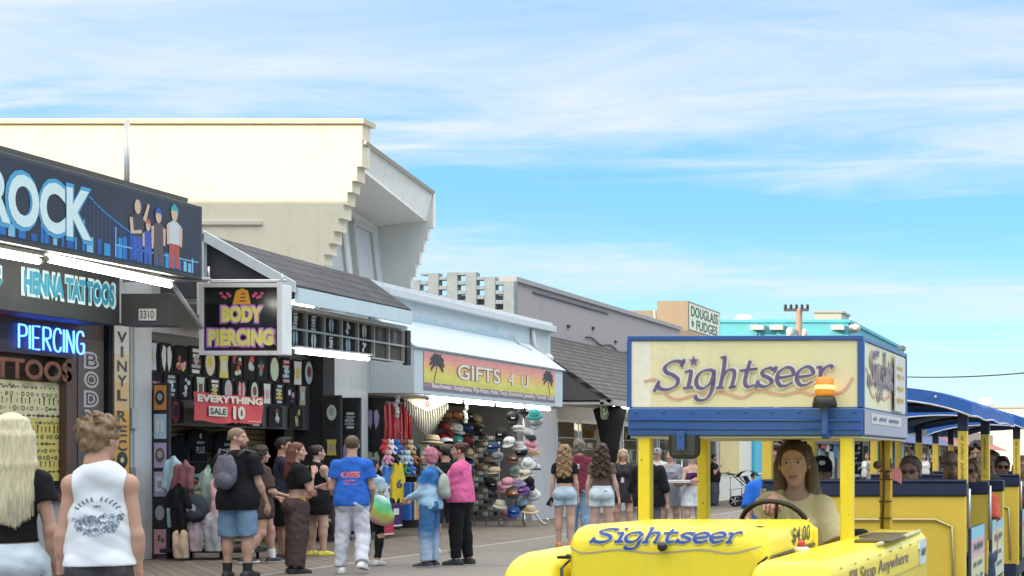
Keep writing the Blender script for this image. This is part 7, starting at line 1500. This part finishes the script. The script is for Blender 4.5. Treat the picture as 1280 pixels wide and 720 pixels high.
# hung and stacked clothes near the left post
def garment_lump(name, label, cat, px_, py0, py1, Y, wpx, col, sleeves=True, long=False, dep=.09, fold=28, yaw=0, group=None, colf=None):
    a = PY(px_, py0, Y); zb_ = CZ+(HY-py1)*Y/FPX; wd = wpx*Y/FPX/2; h_ = a.z-zb_; t = thing(name, label, cat, (a.x, Y, max(0,zb_)), R(yaw), group)
    P = [RC((-wd*.5,0,h_-.06),(wd*.5,0,h_-.06),.045,.045,.05), E((0,0,.04),(wd*.80,dep*.8,h_*.98),.04), E((0,.0,h_*.55),(wd*.70,dep,h_*.44),.05)]
    if sleeves: P += [RC((-wd*.62,0,h_-.09),(-wd*1.05,-.03,h_*.58),.055,.045,.02), RC((wd*.62,0,h_-.09),(wd*1.05,-.03,h_*.58),.055,.045,.02)]
    P.append(E((0,-.06,h_-.01),(wd*.22,.09,.07),.01,None,True))
    v, q = surf(P, .014, [((0,0,.01),(0,0,-1))], lambda x, y, z: .011*np.sin(x*fold*1.7+2.5*np.sin(z*5)+y*9)+.006*nz(x,y,z,24))
    mesh_obj('cloth', v, q, cm(col,'cloth') if colf is None else PRINTM, t, None if colf is None else colf(v)); return t
rk = thing('clothes_rack', 'dark metal clothes rail at the left of the shirt shop front', 'rack', (*at(262,22.3),0)); x0_, x1_ = at(214,22.3)[0], at(322,22.3)[0]
mb = MB(); mb.tube([(x0_,22.3,0),(x0_,22.3,1.42),(x1_,22.3,1.42),(x1_,22.3,0)], .02, 8); mb.tube([(x0_,22.3,.25),(x1_,22.3,.25)], .015, 6); mb.build('rail', BLACK, rk); mb = MB(); mb.box((x0_-.05,22.1,.10),(x1_+.05,22.6,.16)); mb.build('shelf', BLACK, rk, .01)
for args in (('hanging_garment','pale blue and white patterned blouse on the clothes rail next to the picture rack','garment',217,572,660,22.2,16,(.40,.56,.62)),
             ('hanging_garment','dusty maroon T-shirt on the clothes rail beside the pale blue blouse','garment',230,578,655,22.05,20,(.26,.11,.12)),
             ('hanging_garment','long black shirt with one raised sleeve hanging low on the clothes rail','garment',224,607,668,21.9,24,(.014,.014,.016)),
             ('hanging_skirt','peach and white tie-dye skirt hanging lowest beside the picture rack','skirt',226,664,699,21.85,22,(.62,.46,.34)),
             ('folded_hoodie','light grey hoodie drooping on the low shelf of the clothes rail','hoodie',266,642,690,22.0,26,(.40,.41,.43)),
             ('folded_shirt','pale pink and white shirt on the low shelf left of the grey hoodie','shirt',245,647,690,22.05,17,(.56,.46,.50)),
             ('hanging_garment','pale green T-shirt in the row behind the bearded man','garment',262,585,640,22.25,22,(.36,.48,.40)),
             ('hanging_garment','pink and white striped towel hanging vertically by the bearded man','towel',269,600,652,22.1,9,(.66,.40,.44))):
    garment_lump(*args, sleeves=args[0] in ('hanging_garment',) and 'towel' not in args[2])
sbag = thing('school_bag', 'dark grey school bag with a white emblem on the clothes rail shelf', 'bag', (*at(245,22.0),.55)); v, q = surf([E((0,0,.2),(.17,.10,.21),.02), E((0,-.07,.12),(.12,.06,.10),.02)], .014); mesh_obj('bag', v, q, cm((.05,.06,.08),'cloth'), sbag); MB().disc(0,.2,.07,.07,FY(-.115)).build('emblem', cm((.5,.52,.55),'print'), sbag, world=False)
tblt = thing('goods_table', 'table of folded blue and yellow towels with a red edge beside the bearded man', 'table', (*at(262,22.6),0)); a_ = at(250,22.8)[0]; mb = MB(); mb.box((a_,22.5,1.10),(a_+.5,22.9,1.14)); mb.build('top', cm((.4,.05,.05)), tblt)
mb = MB(); mb.box((a_,22.55,0),(a_+.04,22.6,1.1)); mb.box((a_+.44,22.55,0),(a_+.48,22.6,1.1)); mb.build('leg', BLACK, tblt)
tw = thing('towel_stack', 'loose stack of blue and yellow towels on the goods table', 'towels', (a_+.25,22.7,1.14)); v, q = surf([E((-.08,0,.05),(.17,.16,.07),.02)], .014, [((0,0,0),(0,0,-1))], lambda x,y,z: .006*np.sin(z*90)); mesh_obj('towel', v, q, cm((.06,.26,.50),'cloth'), tw); v, q = surf([E((.12,-.02,.03),(.14,.15,.045),.02)], .014, [((0,0,0),(0,0,-1))]); mesh_obj('towel', v, q, cm((.60,.48,.10),'cloth'), tw)
for args in (('hanging_garment','white and black graphic tee hanging behind the auburn-haired woman','garment',360,565,615,23.4,22,(.5,.5,.5)),('hanging_garment','dark floral hoodie hanging low right of the black tank dress','garment',424,625,672,24.6,22,(.10,.08,.09)),('hanging_garment','black hoodie with a pale star emblem beside the picture panels','garment',424,590,645,25.2,24,(.02,.02,.024)),('hanging_garment','white towel hanging low behind the yellow clogs','towel',384,640,680,25.0,10,(.62,.58,.58)),('hanging_garment','pink towel hanging low between the group of shoppers','towel',338,640,680,25.0,9,(.6,.3,.34)),('hanging_garment','dark grey T-shirt hanging high behind the curly-haired woman','garment',318,580,640,24.5,20,(.05,.05,.055))):
    garment_lump(*args, sleeves='towel' not in args[2])

# ---------------- gift shop
GB = WX-1.3
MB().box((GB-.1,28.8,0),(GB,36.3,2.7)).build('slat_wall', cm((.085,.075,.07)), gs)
def cap_mesh(mb, c, s, az, tilt, brim, style='cap', mi=(0,1)):
    """a cap, bucket or straw hat; az turns the brim, tilt leans it to the viewer"""
    M_ = Matrix.Translation(c)@Matrix.Rotation(az, 4, 'Z')@Matrix.Rotation(tilt, 4, 'X'); o_ = len(mb.v)
    if style == 'cap':
        mb.lathe([(.095,0),(.096,.035),(.088,.062),(.06,.082),(.003,.088)], (0,0,0), 12, mi[0]); K = 9; vs = []; fs = []
        for j in range(K): a = math.pi*j/(K-1)+math.pi; x = .088*math.cos(a); vs += [(x,.03*math.sin(a)-.03,.004),(x*.98,.135*math.sin(a)-.055,-.016),(x*.98,.135*math.sin(a)-.055,-.024),(x,.03*math.sin(a)-.03,-.006)]
        for j in range(K-1):
            for e in range(4): fs.append((4*j+e,4*j+(e+1) % 4,4*j+4+(e+1) % 4,4*j+4+e))
        mb.add(vs, fs, mi[1], True)
    else:
        r_ = .17 if style == 'straw' else .145; d_ = .03 if style == 'straw' else .055
        mb.lathe([(r_,-d_),(r_*.82,-.012),(.098,.0),(.094,.05),(.080,.085),(.04,.092),(.003,.088)], (0,0,0), 16, mi[0]); mb.lathe([(.0995,.004),(.0985,.022)], (0,0,0), 16, mi[1])
    for i in range(o_, len(mb.v)): mb.v[i] = tuple(M_@(Vector(mb.v[i])*s))
def hat(p, colname, label, style='cap', s=1.15, az=R(60), tilt=R(-25), brim=None, group='hats on show at the gift shop'):
    t = thing('straw_hat' if style == 'straw' else 'bucket_hat' if style == 'bucket' else 'cap', label, 'hat', p, group=group); c1 = cm(CN[colname],'cloth'); c2 = cm(CN[brim] if brim else tuple(np.array(CN[colname])*.8),'cloth')
    A = MB(); B = MB(); T_ = MB(); cap_mesh(T_, Vector((0,0,0)), s, az, tilt, brim, style)
    for f_, m_, sm_ in zip(T_.f, T_.m, T_.sm):
        d_ = B if m_ else A; d_.add([T_.v[i] for i in f_], [tuple(range(len(f_)))], 0, sm_)
    for d_, nm, c_ in ((A,'crown',c1),(B,'brim' if style == 'cap' else 'band',c2)):
        o = d_.build(nm, c_, t, world=False); bmh(o)
    if style == 'cap' and len(C.objects) % 2:
        mb = MB(); M2 = Matrix.Rotation(az, 4, 'Z')@Matrix.Rotation(tilt, 4, 'X'); mb.add([(M2@Vector((x*s, -.0985*s+.02*s*(z > .05), z*s))) for x, z in ((-.028,.044),(.028,.044),(.022,.066),(-.022,.066))], [(0,1,2,3)]); mb.build('badge', cm(CN['white' if colname not in ('white','cream','pale mint') else 'navy'],'print'), t, world=False)
    return t
import bmesh
def bmh(o):
    b = bmesh.new(); b.from_mesh(o.data); bmesh.ops.remove_doubles(b, verts=b.verts, dist=1e-5); b.to_mesh(o.data); b.free()
walls = [(518,['dark red','orange','tan','red','rust','brown']),(538,['grey','dark red','white','navy','purple','dark red']),(556,['tan','red','teal','dark red','black','royal blue'])]
for r_, (py_, cs) in enumerate(((520,['brown','rust','black','tan','red','black','navy']),(535,['dark red','white','navy','black','tan','grey','black']),(549,['red','teal','dark red','black','cream','black','rust']),(563,['navy','brown','tan','dark red','grey','black','white']),(577,['black','teal','navy','rust','black','cream','grey']))):
    for k, c in enumerate(cs):
        p_ = PX(556+k*13.5, py_+k*1.6, GB+.12); hat(p_, c, '%s cap, %s from left in the %s row of the gift shop back wall' % (c, ORD[k], ('top','second','third','fourth','lowest')[r_]), 'cap', 1.6, R(70)+.3*math.sin(k*3+r_), R(20)+.25*math.sin(k*5+r_))
sh_ = thing('hat_stand', 'thin pale stand holding the straw hat in the gift shop', 'stand', (*PX(540,560,-13.9)[:2],0)); ps2 = PX(540,552,-13.9); mb = MB(); mb.tube([(ps2.x,ps2.y,0),(ps2.x,ps2.y,ps2.z-.02)], .02, 8); mb.lathe([(.2,0),(.2,.02),(.03,.04)], (ps2.x,ps2.y,0), 12); mb.build('pole', cm((.55,.53,.5),'metal'), sh_)
hat(ps2, 'tan', 'tan straw sun hat on a thin stand above the pink-haired woman', 'straw', 1.5, 0, R(-6), 'brown')
hat(PX(557,556,-14.3), 'white', 'white cap with a dark brim just right of the straw hat', 'cap', 1.6, R(40), R(-20), 'black')
# the rack of hats at the right end
hrk = thing('hat_rack', 'curly white metal hat rack crowded with caps at the right end of the gift shop', 'rack', (*at(655,33.6),0)); hxk, hyk = at(655,33.6)
mb = MB(); mb.tube([(hxk,hyk,.25),(hxk,hyk,2.55)], .025, 8)
for k in range(4):
    a = k*math.pi/2+.4; mb.tube([tuple(q) for q in smooth_path([(hxk,hyk,.35),(hxk+.18*math.cos(a),hyk+.18*math.sin(a),.30),(hxk+.36*math.cos(a),hyk+.36*math.sin(a),.08),(hxk+.46*math.cos(a),hyk+.46*math.sin(a),.03),(hxk+.50*math.cos(a),hyk+.50*math.sin(a),.12),(hxk+.44*math.cos(a),hyk+.44*math.sin(a),.14)],5)], .022, 6)
for z_ in (.75,1.1,1.45,1.8,2.15): mb.tube([(hxk+.28*math.cos(a),hyk+.28*math.sin(a),z_) for a in np.linspace(0,2*math.pi,15)], .012, 5)
mb.build('frame', cm((.55,.55,.53),'metal'), hrk)
spec = [(641,520,'black','cap'),(655,515,'black','cap'),(668,516,'teal','bucket'),(672,527,'grey','cap'),(648,536,'white','cap'),(661,541,'grey','cap'),(637,551,'white','cap'),(649,556,'white','bucket'),(663,554,'pink','cap'),(640,573,'brown','cap'),(653,566,'black','cap'),(660,577,'white','bucket'),(667,566,'tan','cap'),(645,588,'pale mint','cap'),(657,590,'cream','cap'),(668,584,'white','cap'),
        (624,607,'pink','bucket'),(635,602,'pink','cap'),(648,601,'lavender','bucket'),(660,601,'black','cap'),(640,617,'rust','cap'),(655,613,'purple','cap'),(666,615,'white','bucket'),(625,629,'cream','bucket'),(642,638,'royal blue','cap'),(653,628,'pale blue','cap'),(663,636,'tan','straw'),(632,640,'pink','cap'),(622,570,'grey','cap'),(618,588,'tan','cap'),(613,603,'black','cap'),(612,577,'brown','cap'),(617,558,'navy','cap'),(627,541,'black','cap')]
PL = ['top','upper','middle','lower','lowest']
for k, (px_, py_, c, stl) in enumerate(spec):
    Y_ = 33.3+.35*math.sin(k*2.1); p_ = PY(px_, py_+2, Y_); tier = PL[min(4, int((py_-512)/27))]
    side_ = 'left' if px_ < 632 else 'right' if px_ > 656 else 'middle'
    hat(p_, c, '%s %s, %s from left in the %s tier of the hat rack' % (c, {'cap':'cap','bucket':'bucket hat','straw':'straw hat'}[stl], ORD[sum(1 for q in spec if PL[min(4,int((q[1]-512)/27))] == tier and q[0] < px_)], tier), stl, 1.35 if stl == 'cap' else 1.15, R(22)+.6*math.sin(k*1.7), R(16 if stl == 'cap' else 30)+.3*math.cos(k*2.3), 'black' if k % 5 == 0 else None)
srk = thing('sunglasses_rack', 'tall white wire rack of small goods left of the hat rack', 'rack', (*at(608,33.9),0)); sxk, syk = at(608,33.9)
mb = MB()
for dx_ in (-.28,.0,.28): mb.tube([(sxk+dx_,syk,0),(sxk+dx_,syk,2.0)], .014, 5)
for k in range(14): mb.box((sxk-.28,syk-.02,.2+k*.13),(sxk+.28,syk+.0,.215+k*.13))
mb.build('wire_frame', cm((.5,.5,.5),'metal'), srk)
for k in range(14):
    mb = MB()
    for q in range(5): mb.box((sxk-.26+q*.11,syk-.05,.215+k*.13),(sxk-.18+q*.11,syk-.02,.29+k*.13), (q*3+k) % 4)
    mb.build('row_of_goods', [cm(CN[c],'plastic') for c in ('black','grey','cream','brown')], srk)
# macrame hanging, beads, toys, jerseys, towels
mc = thing('macrame_hanging', 'cream macrame wall hanging with a red eye in its middle under the gift shop tubes', 'wall hanging', PX(530,545,-13.75)); mxp = -13.75; A_ = PX(503,498,mxp); B_ = PX(558,508,mxp); C_ = PX(533,548,mxp)
mb = MB(); fr = FX(mxp); top_ = A_.z; ymid = C_.y; hwid = (B_.y-A_.y)/2
mb.prism([(ymid-hwid,top_),(ymid+hwid,top_),(ymid+hwid*.55,top_-.12),(ymid,top_-.22),(ymid-hwid*.55,top_-.12)], -.01, .01, fr); mb.build('panel', cm((.50,.46,.36),'cloth'), mc)
mb = MB(); mb.disc(ymid, top_-.07, .12, .085, fr, .014, 0); mb.disc(ymid, top_-.07, .085, .06, fr, .017, 1); mb.disc(ymid, top_-.07, .03, .03, fr, .020, 0, 8); mb.build('eye', [cm((.56,.52,.44),'cloth'), cm((.45,.04,.06),'cloth')], mc)
for k in range(19):
    u_ = -1+2*k/18; y_ = ymid+u_*hwid*.97; zt_ = top_-.20*(1-abs(u_))-.02; zl_ = top_-.16-.55*(1-abs(u_)**1.3); mb = MB(); mb.tube([(mxp,y_,zt_),(mxp+.01,y_,(zt_+zl_)/2),(mxp,y_,zl_)], .011, 5, 0, True, .022); mb.build('fringe', cm((.58,.54,.44),'cloth'), mc)
mb = MB(); mb.tube([(mxp,ymid-hwid-.05,top_+.01),(mxp,ymid+hwid+.05,top_+.01)], .018, 6); mb.tube([(mxp,ymid,top_),(mxp,ymid,2.72)], .006, 4); mb.build('rod', cm((.3,.2,.12)), mc)
bd = thing('bead_strings', 'red bead strings and lanyards hanging in a bunch left of the macrame', 'beads', PX(495,550,-13.9)); rb_ = random.Random(6)
for k in range(26):
    p_ = PX(481+k*1.25+rb_.uniform(-.5,.5), 511+rb_.uniform(-1,3), -13.9+rb_.uniform(-.15,.1)); ln = rb_.uniform(.45,.85); mb = MB(); mb.tube([(p_.x,p_.y,p_.z+.1),(p_.x+.01,p_.y+.01,p_.z-ln*.5),(p_.x,p_.y,p_.z-ln)], .018, 5, 0, True, .026); mb.ball((p_.x,p_.y,p_.z-ln*rb_.uniform(.3,.9)), .035, 0, 6); mb.build('string', cm(rb_.choice([(.45,.03,.04),(.52,.05,.06),(.36,.02,.03),(.5,.12,.12)]),'cloth'), bd)
toy_cols = ['red','white','royal blue','brown','tan','pink','black','grey','pale blue','rust','white','navy','cream','green','royal blue','white']
for k in range(16):
    px_ = 480+(k % 5)*8+4*(k//5 % 2); py_ = 560+(k//5)*13; p_ = PX(px_, py_, -13.8+.06*(k % 3)); t = thing('plush_toy', '%s plush toy, %s in the %s row of toys hanging under the red beads' % (toy_cols[k], ORD[k % 5], ('top','second','third','lowest')[k//5]), 'toy', p_, R(60), 'plush toys at the gift shop')
    v, q = surf([E((0,0,0),(.085,.075,.10),.02), E((0,-.02,.13),(.07,.065,.065),.02), E((-.05,-.02,.19),.028,.02), E((.05,-.02,.19),.028,.02), RC((-.06,-.02,.05),(-.13,-.05,-.02),.032,.028,.02), RC((.06,-.02,.05),(.13,-.05,-.02),.032,.028,.02), RC((-.04,-.02,-.08),(-.06,-.09,-.13),.035,.035,.02), RC((.04,-.02,-.08),(.06,-.09,-.13),.035,.035,.02)], .017); mesh_obj('plush_body', v*.78, q, cm(CN[toy_cols[k]],'cloth'), t)
def jersey(label, px_, py_, X_, w_, h_, col, trim, txt):
    p_ = PX(px_, py_, X_); t = thing('jersey', label, 'jersey', (X_, p_.y, p_.z-h_), group='sports jerseys at the gift shop'); fr = FX(X_); a, z = p_.y, p_.z
    MB().prism([(a-w_*.42,z-h_),(a+w_*.42,z-h_),(a+w_*.42,z-h_*.36),(a+w_*.28,z-h_*.2),(a+w_*.26,z),(a+w_*.13,z),(a,z-h_*.16),(a-w_*.13,z),(a-w_*.26,z),(a-w_*.28,z-h_*.2),(a-w_*.42,z-h_*.36)], -.03, .03, fr).build('cloth', cm(col,'cloth'), t, .015)
    mb = MB(); mb.text(txt, a, z-h_*.48, w_*.36, h_*.22, fr, .036, 0, off=.04); mb.rect(a-w_*.41, z-h_*.98, a+w_*.41, z-h_*.93, fr, .034); mb.build('print', cm(trim,'print'), t)
jersey('yellow basketball jersey hanging beside the toys, number six', 497, 579, -13.6, .62, .80, (.62,.46,.03), (.05,.05,.10), '6')
jersey('royal blue jersey hanging left of the yellow jersey, number four', 485, 583, -13.65, .60, .78, (.05,.17,.52), (.6,.6,.6), '4')
jersey('white jersey with blue trim hanging low left of the yellow jersey', 478, 604, -13.55, .56, .60, (.58,.58,.58), (.05,.15,.45), '8')
jersey('dark purple jersey hanging below the yellow jersey', 493, 622, -13.6, .60, .55, (.07,.03,.12), (.6,.6,.6), '1')
jersey('red jersey hanging low by the girl in pale blue', 482, 632, -13.5, .62, .55, (.45,.04,.08), (.6,.55,.5), '3')
tcol = ['royal blue','navy','tan','orange','black','rust','grey','orange','navy']
for k, c in enumerate(tcol):
    p_ = PX(507+k*3.1, 603, -13.55); t = thing('beach_towel', '%s beach towel, %s from left on the rail beside the pink-haired woman' % (c, ORD[k]), 'towel', (-13.55, p_.y, .25), group='towels on the rail'); mb = MB(); z1_ = p_.z
    mb.box((-13.62,p_.y-.03,.30),(-13.45,p_.y+.05,z1_)); mb.build('cloth', cm(CN[c],'cloth'), t, .02)
plm = thing('white_ornament', 'small white rope ornament hanging at the left of the gift shop opening', 'ornament', PX(496,500,-13.8)); 
for nm_px, lab_ in ((496,None),(582,'white rope ornament hanging right of the macrame')):
    p_ = PX(nm_px, 497 if lab_ is None else 506, -13.75); t = plm if lab_ is None else thing('white_ornament', lab_, 'ornament', p_); mb = MB()
    for k in range(6): mb.ball((p_.x+.03*math.sin(k*2), p_.y+.04*math.cos(k*2.4), p_.z-.07*k), (.045,.045,.05), n=8)
    mb.tube([(p_.x,p_.y,p_.z),(p_.x,p_.y,2.75)], .008, 5)
    if lab_: mb.build('rope', cm((.62,.62,.58),'cloth'), t)
    else:
        mb.build('rope', cm((.62,.62,.58),'cloth'), t)
# dark stock deeper inside
for k in range(5):
    p_ = (GB+.35, 29.4+k*.9, 0); t = thing('stock_shelf', 'dark shelf of mixed stock inside the gift shop, %s from left' % ORD[k], 'shelf', p_, group='shelves inside the gift shop'); mb = MB()
    for z_ in (.3,.7,1.1,1.5): mb.box((GB+.02,29.0+k*.9,z_),(GB+.5,29.8+k*.9,z_+.03))
    mb.box((GB+.02,28.98+k*.9,0),(GB+.5,29.0+k*.9,1.7)); mb.build('frame', cm((.12,.10,.09)), t)
    for z_ in (.33,.73,1.13,1.53):
        mb = MB(); rr2 = random.Random(k*7+int(z_*10)); y_ = 29.02+k*.9
        while y_ < 29.72+k*.9: d_ = rr2.uniform(.06,.16); mb.box((GB+.3,y_,z_),(GB+.3+rr2.uniform(.05,.2),y_+d_,z_+rr2.uniform(.12,.32)), rr2.randrange(5)); y_ += d_+.01
        mb.build('goods', [cm(CN[c],'cloth') for c in ('grey','dark red','royal blue','cream','teal')], t)
for o in list(bpy.data.objects):
    for k in ('_o', '_off'):
        if k in o: del o[k]
